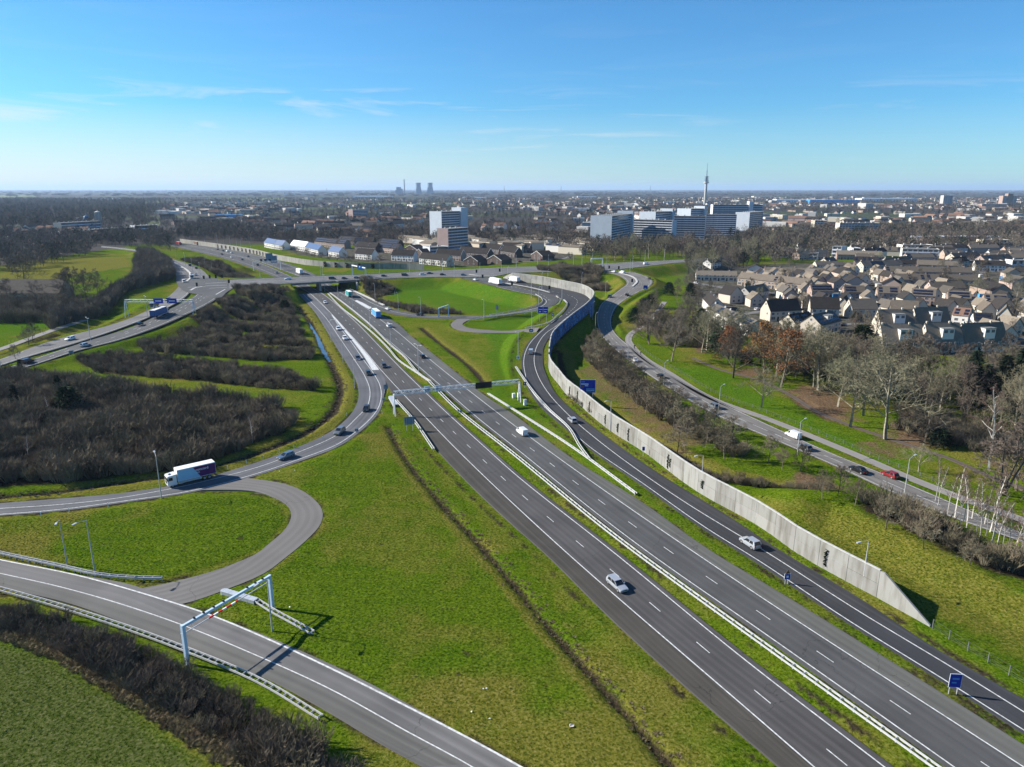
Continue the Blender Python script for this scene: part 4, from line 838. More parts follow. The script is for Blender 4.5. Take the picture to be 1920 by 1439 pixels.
guard_rail('guard rail along the inside of the slip road bend', [(984,617.3,1.8),(1016,611,3.0),(1045,593.5,3.9),(1061,576,4.5),(1063,571,4.8),(1057,564,5.2)], 0.55, 4.0)
# junction islands and concrete separators
for nm, P_ in (('concrete_separator', [(949,531.5,6.4),(985,538,6.1),(1016,545,5.9),(1040,553,5.4),(1049,558.5,5.0)]), ('concrete_separator', [(720,573),(696,561),(676,551.5),(662,545.3)])):
    o = sweep(nm, resample(PXL(P_), 2.0), 1.6, 0.3, M['concrete'], None, -0.05); o['kind'] = 'structure'
for nm, P_ in (('kerb_island', [(350,528,Z1),(358,520,Z1),(352,508,6.2),(340,500,6.0)]), ('kerb_island', [(357,545,6.3),(372,539,6.4),(379,538,6.4)]), ('kerb_island', [(880,515,Z1),(900,517,Z1),(918,517,Z1)]), ('kerb_island', [(1186,537.5,3.7),(1194,527,4.6),(1185,519,5.4),(1165,513,6.0),(1140,509,6.4)])):
    o = sweep(nm, resample(PXL(P_), 2.0), 1.3, 0.22, M['concrete'], None, -0.05); o['kind'] = 'structure'

# ---- big sign gantry over the motorway
def truss(root, A, B, depth=1.0, width=1.0, bays=22, r=0.09, material=None):
    material = material or M['white']
    A, B = Vector(A), Vector(B); ax = (B - A).normalized(); side = Vector((-ax.y, ax.x, 0)).normalized() * width / 2; up = Vector((0, 0, depth / 2))
    for sx in (-1, 1):
        for sz in (-1, 1):
            loc_to(obj('chord', MB().tube(A + side*sx + up*sz, B + side*sx + up*sz, r, n=6).mesh('chord', material)), root)
    for k in range(bays):
        p, q = A.lerp(B, k / bays), A.lerp(B, (k + 1) / bays); f = 1 if k % 2 else -1
        for sx in (-1, 1): loc_to(obj('brace', MB().tube(p + side*sx + up*f, q + side*sx - up*f, r * .6, n=5).mesh('brace', material)), root)
        loc_to(obj('brace', MB().tube(p + side*f + up, q - side*f + up, r * .6, n=5).mesh('brace', material)), root)
gA, gB = GT(740, 779), GT(974, 753); gz = 6.9
gan = empty('sign_gantry', gA); tag(gan, 'white lattice sign gantry spanning both motorway carriageways with black matrix boards', 'gantry')
tA, tB = Vector((gA.x, gA.y, gz)), Vector((gB.x, gB.y, gz)); truss(gan, tA, tB, 1.1, 1.0, 30, 0.10)
ax = (tB - tA).normalized(); nrm = Vector((ax.y, -ax.x, 0))
for base in (gA, gB):
    for s_ in (-1, 1):
        loc_to(obj('leg', MB().tube(base + nrm * 1.3 * s_ + Vector((0, 0, -.3)), Vector((base.x, base.y, gz - .3)) + nrm * .25 * s_, 0.19, n=8).mesh('leg', M['white'])), gan)
gang = atan2(ax.y, ax.x)
for t in (0.655, 0.697, 0.739):
    p = tA.lerp(tB, t); loc_to(obj('matrix_board', MB().box(-0.95, 0.95, -0.75, -0.55, -1.0, 1.0).mesh('matrix_board', M['black']), None, p, gang), gan)
for t in (0.26, 0.345):
    p = tA.lerp(tB, t); loc_to(obj('matrix_board', MB().box(-0.9, 0.9, 0.5, 1.3, -1.0, 0.9).mesh('matrix_board', M['sign_back']), None, p, gang), gan)
for k, (px, py) in enumerate(((963,746.5),(973,745.5),(984.5,760))):
    g = GT(px, py); o = obj('control_cabinet', MB().box(-.45, .45, -.3, .3, -.1, 1.5 + .3 * (k == 2)).box(-.5, .5, -.35, .35, 1.5 + .3 * (k == 2), 1.58 + .3 * (k == 2)).mesh('control_cabinet', M['white']), None, g, gang)
    tag(o, ['white control cabinet left of the right gantry leg', 'white control cabinet between the right gantry legs', 'tall white control cabinet standing apart right of the gantry leg'][k], 'cabinet', 'cabinets at the gantry foot')
# ---- height-restriction portal over the foreground ramp
pA, pB = GT(352, 1246), GT(511, 1141); hA, hB = 6.3, 6.0
por = empty('height_portal', pA); tag(por, 'pale blue steel portal with red and white height bar over the foreground ramp', 'portal')
ta, tb = Vector((pA.x, pA.y, hA)), Vector((pB.x, pB.y, hB)); pd = (tb - ta).normalized(); pang = atan2(pd.y, pd.x)
for b0, t0 in ((pA, ta), (pB, tb)): 
    loc_to(obj('post', MB().box(-.24, .24, -.24, .24, -.4, t0.z + .22).mesh('post', M['steel_blue']), None, (b0.x, b0.y, 0), pang), por)
    loc_to(obj('clamp_collar', MB().box(-.27, .27, -.27, .27, t0.z - 1.15, t0.z - 1.0).mesh('clamp_collar', M['steel_blue']), None, (b0.x, b0.y, 0), pang), por)
LN = (tb - ta).length
def beam(name, a, b, w, h, material):
    d = b - a; Mx = Matrix.Translation(a) @ d.to_track_quat('X', 'Z').to_matrix().to_4x4()
    return MB().box(0, d.length, -w, w, -h, h, Mx).mesh(name, material)
loc_to(obj('beam', beam('beam', ta + pd * .2, tb - pd * .2, .2, .2, M['steel_blue'])), por)
la, lb = ta - Vector((0, 0, 1.15)), tb - Vector((0, 0, .85)); 
for t0, t1, m_, w_ in ((0.02, 0.27, 'steel', .055), (0.27, 0.32, 'red', .11), (0.32, 0.37, 'white', .11), (0.37, 0.42, 'red', .11), (0.42, 0.465, 'white', .11), (0.465, 0.52, 'red', .11), (0.52, 0.57, 'white', .11), (0.57, 0.60, 'red', .11), (0.60, 0.98, 'steel', .055)):
    loc_to(obj('height_bar', beam('height_bar', la.lerp(lb, t0), la.lerp(lb, t1), w_, w_, M[m_])), por)
for t in (0.12, 0.22, 0.33, 0.44, 0.72, 0.82, 0.91):
    p = ta.lerp(tb, t) + Vector((0, 0, .2)); loc_to(obj('detector', MB().box(-.1, .1, -.12, .12, 0, .28).box(-.07, .07, -.3, -.12, .1, .24).mesh('detector', M['black']), None, p, pang), por)
# crash cushions
def cushion(label, px, py, px2, py2, w=1.1):
    a, b = GT(px, py), GT(px2, py2); d = b - a; L_ = hypot(d.x, d.y); root = empty('crash_cushion', a, atan2(d.y, d.x)); tag(root, label, 'crash cushion', 'crash cushions')
    obj('nose', MB().lathe([(w*.5, 0.1), (w*.5, .85)], 12).mesh('nose', M['steel']), root)
    n = 5
    for k in range(n):
        x0_ = .1 + (L_ - .2) * k / n; x1_ = .1 + (L_ - .2) * (k + 1) / n - .05
        obj('bay', MB().box(x0_, x1_, -w/2, w/2, .72, .9).box(x0_, x1_, -w/2, -w/2+.08, .25, .74).box(x0_, x1_, w/2-.08, w/2, .25, .74).mesh('bay', M['steel']), root)
    return root
cushion('silver crash cushion at the foot of the height portal', 420.6, 1115, 482, 1132)
guard_rail('guard rail running from the crash cushion past the portal post', [(482,1132),(509.7,1150),(550,1172),(586,1192)], 0.8, 1.4)
cushion('pale crash cushion at the motorway nose beside the gantry leg', 733, 748, 742, 764, 1.6)

# ---- lamp posts
def lamp_proto(kind, h):
    root = empty('street_lamp'); mb = MB().tube((0, 0, -.3), (0, 0, h * .35), .13, .11, 8, False).tube((0, 0, h * .35), (0, 0, h), .11, .065, 8)
    obj('pole', mb.mesh('pole', M['steel_post']), root)
    dirs = (1, -1) if kind == 'T' else (1,)
    for s_ in dirs:
        ln = 1.5 if kind == 'T' else 1.9
        a_ = obj('arm', MB().tube((0, 0, h - .05), (ln * .6 * s_, 0, h + .28), .05, n=6).tube((ln * .6 * s_, 0, h + .28), (ln * s_, 0, h + .36), .045, n=6).mesh('arm', M['steel_post']), root)
        obj('lamp_head', MB().box(min(ln*s_, (ln+.9)*s_), max(ln*s_, (ln+.9)*s_), -.17, .17, h + .27, h + .43).mesh('lamp_head', M['steel']), a_)
    index_kids(root); return root
LAMPS = {}
def lamp(px, py, kind, label, h=10.0, toward=None, z=None, group='street lamps'):
    g = GT(px, py, z); key = (kind, round(h))
    if key not in LAMPS: o = LAMPS[key] = lamp_proto(kind, h)
    else: o = copy_tree(LAMPS[key])
    o.location = g; t = G(*toward) if toward else g + Vector((1, 0, 0)); o.rotation_euler = (0, 0, atan2(t.y - g.y, t.x - g.x) + random.uniform(-.03, .03))
    tag(o, label, 'street lamp', group); return o
ORD = ['first', 'second', 'third', 'fourth', 'fifth', 'sixth', 'seventh', 'eighth', 'ninth', 'tenth', 'eleventh', 'twelfth', 'thirteenth', 'fourteenth', 'fifteenth', 'sixteenth', 'seventeenth', 'eighteenth', 'nineteenth', 'twentieth']
for k, (px, py) in enumerate([(785,702.6),(733,655),(694,617.7),(661.4,580),(634,561),(609,547)]): lamp(px, py, 'T', f'double armed lamp in the motorway median, {ORD[k]} from the gantry', 11.0, (px + 60, py + 20))
for k, (px, py) in enumerate([(665,728),(643.6,681),(621,642)]): lamp(px, py, 'S', f'lamp on the grass left of the exit lane, {ORD[k]} from the gantry end', 10.0, (px + 60, py + 5))
for k, (px, py, z) in enumerate([(669,544,0),(703.6,563,0),(747,582,0),(789,592,0.2),(907.5,597.5,1),(997,621,1.6),(971.5,668,1.2)]): lamp(px, py, 'S', f'lamp beside the loop ramp and its service road, {ORD[k]} from the viaduct', 10.0, (px - 40, py + 25), z)
for k, (px, py, z) in enumerate([(996,558,4.8),(1016,543.5,5.9),(952,529.6,6.4),(1053.5,563,5.0),(1090.5,544,5.8),(1027,537,6.2),(1010,573.5,3.0)]): lamp(px, py, 'S', f'lamp inside the loop and slip road bend, {ORD[k]} of seven from the loop grass', 10.0, (px + 30, py - 8), z)
for k, (px, py) in enumerate([(1616,1105),(1313.7,924),(1144,809)]): lamp(px, py, 'S', f'tall lamp standing in front of the concrete barrier, {ORD[k]} from the near end', 9.0, (px - 60, py + 20))
for k, (px, py) in enumerate([(1695,931),(1495,853),(1346.7,779),(1244,728),(1177,682),(1116,624),(1111,600)]): lamp(px, py, 'S', f'lamp along the local road behind the barrier, {ORD[k]} from the right edge', 9.0, (px + 60, py - 30))
lamp(1135, 556, 'S', 'lamp on the green wedge between barrier bend and local road', 9.0, (1180, 540)); lamp(1217, 543, 'S', 'lamp on the bank right of the local road bend', 7.0, (1190, 550))
lamp(303, 935, 'S', 'lamp standing beside the white box truck on the exit ramp', 10.0, (290, 900)); lamp(126.5, 1060, 'S', 'left one of two lamps behind the foreground ramp rail', 9.0, (112, 1090)); lamp(177.7, 1071, 'S', 'right one of two lamps behind the foreground ramp rail', 9.5, (140, 1092))
lamp(510.5, 1184, 'S', 'slender lamp standing beside the height portal post', 9.3, (470, 1215))
for k, (px, py, z) in enumerate([(1.6,688,.6),(170,640,2),(276.6,594,4.2),(361.7,512,6.1),(347.7,499,5.9),(376,521,6.4)]): lamp(px, py, 'T' if k < 3 else 'S', f'lamp along the regional road median, {ORD[k]} from the left edge', 10.0, (px - 30, py - 12), z)
for k, (px, py) in enumerate([(398,513),(384.7,503),(330,484)]): lamp(px, py, 'S', f'lamp on the shrubby bank above the junction, {ORD[k]} from the right', 9.0, None)
for k, (px, py) in enumerate([(384,455.5),(408,458),(420,460),(432,463),(444,465),(452,467),(470,471)]): lamp(px, py, 'S', f'slim lamp post rising behind the far noise barrier, {nth(k)} from the left', 10.0, (px - 8, py + 4), None, 'lamps behind the far barrier')
for k, (px, py) in enumerate([(602,528.5),(606,528),(488,524),(712,513),(768,511.5),(830,510),(852,520),(900,519),(940,513),(968,502),(1008,500),(1028,501),(1075,500),(1091,498),(1110,497),(1128,508),(1136,508),(1181,511),(1186,504),(1209,491),(1245,489)]): lamp(px, py, 'S', f'lamp along the ring road, {ORD[k]} from the left' if k < 20 else 'lamp along the ring road, last on the right under the trees', 9.0, (px + 4, py + 10), Z1)

# ---- signs
def sign(label, base, w, h, z0, yaw, face, posts=(-.35, .35), thick=0.08, back=None, rz=0.0, name='road_sign', border=True, marks=()):
    """board facing its local -Y"""
    root = empty(name, base, yaw); tag(root, label, 'road sign')
    b = obj('board', MB().box(-w/2, w/2, 0.0, thick, z0, z0 + h).mesh('board', face), root)
    if border: obj('border', MB().box(-w/2 - .06, w/2 + .06, .015, thick - .01, z0 - .06, z0 + h + .06).mesh('border', M['sign_white']), root)
    for mk in marks:
        x0_, x1_, za, zb_, m_ = mk; obj('marking', MB().box(-w/2 + x0_ * w, -w/2 + x1_ * w, -0.012, -0.002, z0 + za * h, z0 + zb_ * h).mesh('marking', M[m_]), b)
    for p in posts: obj('post', MB().tube((p * w, thick + .06, -.4), (p * w, thick + .06, z0 + h * .9), .07, n=6).mesh('post', M['steel_post']), root)
    return root
def facing(g, px, py): t = G(px, py); return atan2(t.y - g.y, t.x - g.x) + pi / 2
g = GT(1099, 762); lines_ = [(0.05, 0.30, .80, .86, 'sign_light_blue'), (0.04, .54, .62, .70, 'sign_white'), (.30, .52, .50, .56, 'sign_white'), (.07, .24, .38, .54, 'sign_brown'), (.40, .96, .06, .34, 'sign_light_blue'), (.52, .94, .26, .31, 'sign_white'), (.42, .92, .14, .19, 'sign_white'), (.42, .70, .07, .11, 'sign_white')]
sign('large blue direction board rising above the concrete barrier', g + Vector((0.4, 0.5, 0)), 4.7, 4.1, 4.4, facing(g, 1120, 950), M['sign_blue'], marks=lines_)
g = GT(1018, 604)
sign('pair of blue direction boards on the grass between loop ramp and slip road', g, 4.9, 3.3, 4.2, facing(g, 1000, 800), M['sign_blue'], marks=[(.49, .51, 0, 1, 'sign_white'), (.05, .45, .55, .62, 'sign_white'), (.55, .95, .55, .62, 'sign_white'), (.1, .3, .2, .3, 'sign_white'), (.6, .85, .2, .3, 'sign_white')])
g = GT(996, 627); sign('small blue sign at the foot of the lamp on the service road', g, 1.8, 1.3, .8, facing(g, 990, 800), M['sign_blue'], marks=[(.2, .8, .4, .6, 'sign_white')])
g = GT(1036, 597); sign('round looking blue sign by the slip road rail', g, 1.2, 1.3, 1.2, facing(g, 1030, 800), M['sign_blue'], posts=(0,), marks=[(.3, .7, .3, .7, 'sign_white')])
g = GT(1210, 546); sign('blue lane sign at the outer edge of the local road bend', g, 2.6, 2.4, 1.2, facing(g, 1190, 700), M['sign_blue'], marks=[(.3, .7, .12, .3, 'sign_white'), (.15, .5, .1, .2, 'sign_white')])
g = GT(768.5, 808); sign('grey backed sign on two posts left of the motorway below the gantry', g, 2.9, 2.3, 1.9, facing(g, 640, 500), M['sign_back'], posts=(-.3, .3), border=False)
g = GT(724, 738); sign('grey backed sign in the nose between exit ramp and motorway', g, 1.5, 1.5, 1.6, facing(g, 600, 500), M['sign_back'], posts=(-.3, .3), border=False)
g = GT(719.5, 753); sign('tiny dark chevron sign beside the exit ramp edge line', g, .9, .7, .4, facing(g, 700, 600), M['sign_back'], posts=(0,), border=False)
g = GT(669, 812); sign('small dark marker sign at the edge of the exit ramp bend', g, 1.0, .9, .4, facing(g, 640, 700), M['sign_back'], posts=(0,), border=False)
g = GT(1787, 1303); sign('blue sign board on braced posts between motorway and slip road', g, 1.5, 2.0, 1.2, facing(g, 1900, 1450) , M['sign_blue'], posts=(-.35, .35), marks=[(.2, .8, .6, .72, 'sign_light_blue'), (.2, .6, .3, .4, 'sign_light_blue')])
g = GT(1475, 1096); r_ = sign('small blue speed sign with red triangle on the verge', g, .95, 1.0, 1.0, facing(g, 1600, 1250), M['sign_blue'], posts=(-.25, .25), marks=[(.3, .7, .3, .7, 'sign_white')])
obj('warning_triangle', MB().prism([(-.45, 2.08), (.45, 2.08), (0, 2.86)], -.01, .03).mesh('warning_triangle', M['sign_brown']), r_)
g = GT(1206, 856); sign('small blue post sign in front of the concrete barrier', g, .6, 1.0, 1.6, facing(g, 1250, 1000), M['sign_blue'], posts=(0,))
g = GT(134, 666, 1.6); sign('grey backed sign on the verge of the regional road', g, 1.8, 1.3, .5, facing(g, 0, 600), M['sign_back'], border=False)
g = GT(971.5, 676); r_ = sign('round white chevron sign on the grass left of the slip road', g, 1.3, 1.3, .5, facing(g, 960, 800), M['sign_white'], posts=(0,), border=False, marks=[(.35, .65, .25, .75, 'black')])
g = GT(984, 727); r_ = sign('black and white chevron sign behind the slip road rail', g, 1.0, 1.2, .8, facing(g, 980, 900), M['black'], posts=(0,), border=False, marks=[(.3, .6, .3, .7, 'sign_white')])
g = GT(932, 586, 1.4); sign('dark backed sign on the loop grass beside the ramp', g, 1.4, 2.6, 1.4, facing(g, 1000, 500), M['sign_back'], border=False, posts=(-.3, .3))
for k, (px, py, w_, h_, z0_, lb) in enumerate(((506, 497, 6.0, 7.0, 3.4, 'left grey sign back over the far motorway'), (514.5, 500, 5.6, 6.2, 3.2, 'right grey sign back over the far motorway'))):
    g = G(px, py); sign(lb, g, w_, h_, z0_, facing(g, 300, 430), M['sign_back'], border=False, posts=(-.3, .3))
# far gantry with three signal heads
fg = empty('signal_gantry', G(476, 507)); tag(fg, 'white signal gantry over the far motorway with black signal boxes', 'gantry')
fA, fB = G(476, 508), G(527, 507)
truss(fg, fA + Vector((0, 0, 7.5)), fB + Vector((0, 0, 7.5)), 1.0, 0.8, 8)
for b0 in (fA, fB): loc_to(obj('leg', MB().tube(b0, b0 + Vector((0, 0, 7.5)), .3, n=8).mesh('leg', M['white'])), fg)
for t in (0.3, .45, .62): p = fA.lerp(fB, t) + Vector((0, 0, 8.6)); loc_to(obj('signal_box', MB().box(-.9, .9, -.3, .3, -.9, .9).mesh('signal_box', M['black']), None, p), fg)
# left gantry with two blue boards over the regional road
lA, lB = GT(238.5, 595), GT(365, 592); lz = max(lA.z, lB.z) + 7.4
lg = empty('sign_gantry', lA); tag(lg, 'lattice gantry with two blue boards over the regional road on the left', 'gantry')
A_, B_ = Vector((lA.x, lA.y, lz)), Vector((lB.x, lB.y, lz)); truss(lg, A_, B_, 1.2, 1.0, 20, 0.11)
ax = (B_ - A_).normalized(); nn = Vector((ax.y, -ax.x, 0))
for b0, t0 in ((lA, A_), (lB, B_)):
    for s_ in (-1, 1): loc_to(obj('leg', MB().tube(b0 + nn * 1.7 * s_ - Vector((0, 0, .4)), t0 + nn * .3 * s_, .2, n=8).mesh('leg', M['steel_blue'])), lg)
for t in (0.50, 0.70):
    p = A_.lerp(B_, t); bo = loc_to(obj('blue_board', MB().box(-2.4, 2.4, -0.8, -0.62, -1.2, 1.3).mesh('blue_board', M['sign_blue']), None, p, atan2(ax.y, ax.x)), lg)
    obj('marking', MB().box(-1.5, 1.5, -.82, -.805, -.2, .25).box(-1.9, -1.5, -.82, -.805, -.9, -.6).mesh('marking', M['sign_white']), bo)
# small portal on the loop road
sA, sB = GT(823, 596, .2), GT(841, 594, .3); sp_ = empty('sign_portal', sA); tag(sp_, 'small pale blue portal frame beside the loop ramp', 'portal')
for b0, hh in ((sA, 5.0), (sB, 6.2)): loc_to(obj('post', MB().box(-.3, .3, -.3, .3, 0, hh).mesh('post', M['steel_blue']), None, b0), sp_)
loc_to(obj('beam', beam('beam', sA + Vector((0, 0, 5.0)), sB + Vector((0, 0, 6.2)), .25, .25, M['steel_blue'])), sp_)
# traffic signals
sig = empty('traffic_signal'); obj('pole', MB().tube((0, 0, -.2), (0, 0, 3.2), .09, n=6).mesh('pole', M['steel_post']), sig)
sh = obj('signal_head', MB().box(-.6, .6, -.12, .12, 2.0, 4.2).mesh('signal_head', M['black']), sig); index_kids(sig)
for k, (px, py, z) in enumerate([(383,529,Z1),(394,528,Z1),(405.5,527.5,Z1),(417,527,Z1),(370,543,Z1),(430,537,Z1),(310,497,5.8),(905,527,Z1),(960,541,6.2),(893.5,517,Z1),(937,515,Z1),(1030,549,6.0),(1142,509,6.3),(1185,535,4),(1160,510,6.2),(740,553,0.5)]):
    o = sig if k == 0 else copy_tree(sig); o.location = G(px, py, z); o.rotation_euler = (0, 0, random.uniform(-.2, .2))
    tag(o, (f'black traffic signal at the left signal junction, {ORD[k]} listed from the far stop line' if k < 7 else f'black traffic signal at the ring end of the ramps, {ORD[k-7]} from the left') if k < 15 else 'black signal post on the loop bank beside the viaduct', 'traffic signal', 'traffic signals')
for k, (px, py, h_) in enumerate([(620,503,8),(684,509,8),(1077,503,6),(1107,503,6),(1009,496,7),(1032,497,7)]):   # portals over the ring
    pass
pp = empty('sign_portal', G(661, 516, Z1)); tag(pp, 'white sign portal on the ring road with small blue and white boards', 'portal')
a_, b_ = G(661, 516, Z1), G(686, 522, Z1)
for q in (a_, b_): loc_to(obj('post', MB().box(-.35, .35, -.35, .35, 0, 7.0).mesh('post', M['white']), None, q), pp)
loc_to(obj('beam', beam('beam', a_ + Vector((0, 0, 7)), b_ + Vector((0, 0, 7)), .3, .3, M['white'])), pp)
for t in (.55, .75): q = a_.lerp(b_, t) + Vector((0, 0, 6.4)); loc_to(obj('board', MB().box(-1.3, 1.3, -.5, -.36, -1.4, 1.4).mesh('board', M['sign_light_blue']), None, q), pp); 
pq = empty('sign_portal', G(1108, 503, Z1)); tag(pq, 'white sign portal on the ring road before the local road junction', 'portal')
a_, b_ = G(1108, 503, Z1), G(1130, 502, Z1)
for q in (a_, b_): loc_to(obj('post', MB().box(-.3, .3, -.3, .3, 0, 7.0).mesh('post', M['white']), None, q), pq)
loc_to(obj('beam', beam('beam', a_ + Vector((0, 0, 7)), b_ + Vector((0, 0, 7)), .4, .4, M['white'])), pq)
# white delineator posts along the exit ramp
dp = MB().box(-.06, .06, -.06, .06, -.2, 1.0).mesh('delineator_post', M['white'])
for k, (px, py) in enumerate(sorted([(77,968),(130,961),(203,951),(427,881),(462,870),(494,861),(524,850),(551,841),(655,826),(690,798),(716,776),(650,780),(605,825),(630,838),(705,782)])):
    o = obj('delineator_post', dp, None, GT(px, py)); tag(o, f'small white delineator post beside the exit ramp, {nth(k)} from the left', 'marker post', 'delineator posts along the exit ramp')
# ================================================================ VEGETATION
M['bark'] = mat('bark_grey_brown', (0.115, 0.095, 0.072), 0.95, 0.3, 3.0)
M['bark_pale'] = mat('bark_pale', (0.235, 0.210, 0.155), 0.9, 0.3, 2.0)
M['bark_birch'] = mat('bark_birch', (0.50, 0.47, 0.42), 0.8, 0.25, 4.0)
M['twig_brown'] = mat_random('twigs_brown', (0.122, 0.100, 0.074), 0.02, 0.28)
M['twig_grey'] = mat_random('twigs_grey', (0.130, 0.112, 0.085), 0.02, 0.25)
M['twig_olive'] = mat_random('twigs_olive', (0.185, 0.170, 0.105), 0.02, 0.2)
M['twig_scrub'] = mat_random('twigs_scrub', (0.150, 0.124, 0.082), 0.02, 0.5)
M['twig_birch'] = mat_random('twigs_birch', (0.15, 0.10, 0.08), 0.02, 0.2)
M['leaf_orange'] = mat_random('beech_leaves', (0.24, 0.100, 0.040), 0.02, 0.25)
M['conifer'] = mat_random('conifer_needles', (0.016, 0.028, 0.014), 0.02, 0.35)
M['evergreen'] = mat_random('evergreen_leaves', (0.022, 0.042, 0.012), 0.03, 0.35)
def spikes(segs):
    """list of (p0, p1, r0, r1) -> three-sided tapered prisms as arrays"""
    S = np.array([(*a, *b, r0, r1) for a, b, r0, r1 in segs], float); P0, P1, r0, r1 = S[:, :3], S[:, 3:6], S[:, 6:7], S[:, 7:8]
    d = P1 - P0; d /= np.maximum(np.linalg.norm(d, axis=1, keepdims=True), 1e-9)
    ref = np.where(np.abs(d[:, 2:3]) > .9, np.array([[1., 0, 0]]), np.array([[0, 0, 1.]])); u = np.cross(d, ref); u /= np.linalg.norm(u, axis=1, keepdims=True); w = np.cross(d, u)
    rows = []
    for P, r in ((P0, r0), (P1, r1)):
        for k in range(3): t = 2 * pi * k / 3; rows.append(P + (u * cos(t) + w * sin(t)) * r)
    V = np.stack(rows, 1).reshape(-1, 3); b = np.arange(len(S))[:, None] * 6
    Fq = np.concatenate([b + np.array([[0, 1, 4, 3]]), b + np.array([[1, 2, 5, 4]]), b + np.array([[2, 0, 3, 5]])])
    return V, Fq
def grow(seed, H=14.0, spread=0.5, clear=0.25, limbs=12, l2=5, l3=5, l4=5, up=0.35, twig=0.028, lean=0.0, droop=0.0, rt=0.24, forks=1):
    r = random.Random(seed); trunk = []; crown = []
    def rv(s): return Vector((r.gauss(0, s), r.gauss(0, s), r.gauss(0, s)))
    def limb(p, d, ln, rad, level, n_next):
        pts = [p]; q = p.copy(); dd = d.normalized(); k = 3 if level < 3 else 2
        for i_ in range(k):
            dd = (dd + rv(0.16) + Vector((0, 0, up * 0.22 - droop * (level >= 3)))).normalized(); q = q + dd * ln / k; pts.append(q.copy())
        for i_ in range(k):
            seg = (tuple(pts[i_]), tuple(pts[i_+1]), rad * (1 - .55 * i_ / k), rad * (1 - .55 * (i_ + 1) / k))
            (trunk if level == 1 and i_ < 2 else crown).append(seg)
        if level >= 4 or n_next[level - 1] == 0: return
        for j in range(n_next[level - 1]):
            t = 0.22 + 0.78 * (j + r.random()) / n_next[level - 1]; i_ = min(k - 1, int(t * k)); b = pts[i_].lerp(pts[i_+1], t * k - i_)
            ax = (pts[-1] - pts[0]).normalized(); o = ax.orthogonal(); o.rotate(Matrix.Rotation(r.uniform(0, 2 * pi), 3, ax))
            nd = (ax * r.uniform(.45, .9) + o * r.uniform(.6, 1.0) + Vector((0, 0, up * .5))).normalized()
            limb(b, nd, ln * r.uniform(.42, .68) * (1.15 - .5 * t), max(twig if level >= 3 else twig * 1.3, rad * .46), level + 1, n_next)
    stems = []
    for s_ in range(forks):
        p = Vector((0, 0, -0.3)); d = Vector((lean + (r.gauss(0, .16) if forks > 1 else 0), (r.gauss(0, .16) if forks > 1 else 0), 1)).normalized(); n = 7; pts = [p.copy()]
        for i_ in range(n): d = (d + rv(.045)).normalized(); p = p + d * (H * 0.9) / n; pts.append(p.copy())
        for i_ in range(n): trunk.append((tuple(pts[i_]), tuple(pts[i_+1]), rt * (1 - .8 * i_ / n) ** .9, rt * (1 - .8 * (i_ + 1) / n) ** .9))
        stems.append(pts)
    for pts in stems:
        m_ = limbs // forks
        for j in range(m_):
            t = clear + (1 - clear) * (j + .5 * r.random()) / m_; i_ = min(6, int(t * 7)); b = pts[i_].lerp(pts[i_+1], t * 7 - i_)
            a = j * 2.4 + r.uniform(-.5, .5); tt = (t - clear) / (1 - clear)
            el = .25 + up + tt * 0.9; nd = Vector((cos(a), sin(a), el)).normalized()
            ln = H * spread * (0.95 - .62 * tt) * r.uniform(.8, 1.15); limb(b, nd, ln, rt * .38 * (1 - .6 * tt), 1, (l2, l3, l4))
    return trunk, crown
def tree_meshes(nm, bark, twmat, leaves=None, **kw):
    tr, cr = grow(**kw); tm = np_mesh(nm + '_trunk', *spikes(tr), M[bark]); V, Fq = spikes(cr); mats = [M[twmat]]
    if leaves:
        r = np.random.default_rng(kw['seed']); base = np.array([(np.array(a) + np.array(b)) / 2 for a, b, *_ in cr]); base = base[r.random(len(base)) < leaves[1]]
        base = np.repeat(base, 3, 0) + r.normal(size=(len(base) * 3, 3)) * .3; n = len(base); s_ = leaves[2]
        a = r.normal(size=(n, 3)); a /= np.linalg.norm(a, axis=1, keepdims=True); b = np.cross(a, r.normal(size=(n, 3))); b /= np.linalg.norm(b, axis=1, keepdims=True)
        LV = np.stack([base - a*s_, base - b*s_*.6, base + a*s_, base + b*s_*.6], 1).reshape(-1, 3); off = len(V)
        V = np.concatenate([V, LV]); LF = np.arange(4 * n).reshape(-1, 4) + off; nq = len(Fq); Fq = np.concatenate([Fq, LF]); mats.append(M[leaves[0]])
    cm = np_mesh(nm + '_crown', V, Fq, mats)
    if leaves: mi_ = np.zeros(len(cm.polygons), np.int32); mi_[nq:] = 1; cm.polygons.foreach_set('material_index', mi_)
    return tm, cm
KIND = {}
for k in range(4): KIND['oak%d' % k] = tree_meshes('oak', 'bark', 'twig_brown', seed=100 + k, H=14, spread=.52, clear=.2, limbs=13, l2=5, l3=5, l4=5, twig=.036)
for k in range(3): KIND['plane%d' % k] = tree_meshes('plane', 'bark_pale', 'twig_olive', seed=130 + k, H=15, spread=.55, clear=.24, limbs=13, l2=5, l3=5, l4=5, twig=.030, rt=.30)
for k in range(2): KIND['grey%d' % k] = tree_meshes('grey', 'bark', 'twig_grey', seed=150 + k, H=15, spread=.42, clear=.16, limbs=14, l2=5, l3=5, l4=5, twig=.034, up=.6)
for k in range(2): KIND['beech%d' % k] = tree_meshes('beech', 'bark', 'twig_brown', ('leaf_orange', .30, .16), seed=170 + k, H=14, spread=.40, clear=.22, limbs=13, l2=5, l3=4, l4=4, twig=.026)
for k in range(3): KIND['birch%d' % k] = tree_meshes('birch', 'bark_birch', 'twig_birch', seed=190 + k, H=13, spread=.20, clear=.35, limbs=16, l2=4, l3=4, l4=0, twig=.02, up=.7, rt=.13)
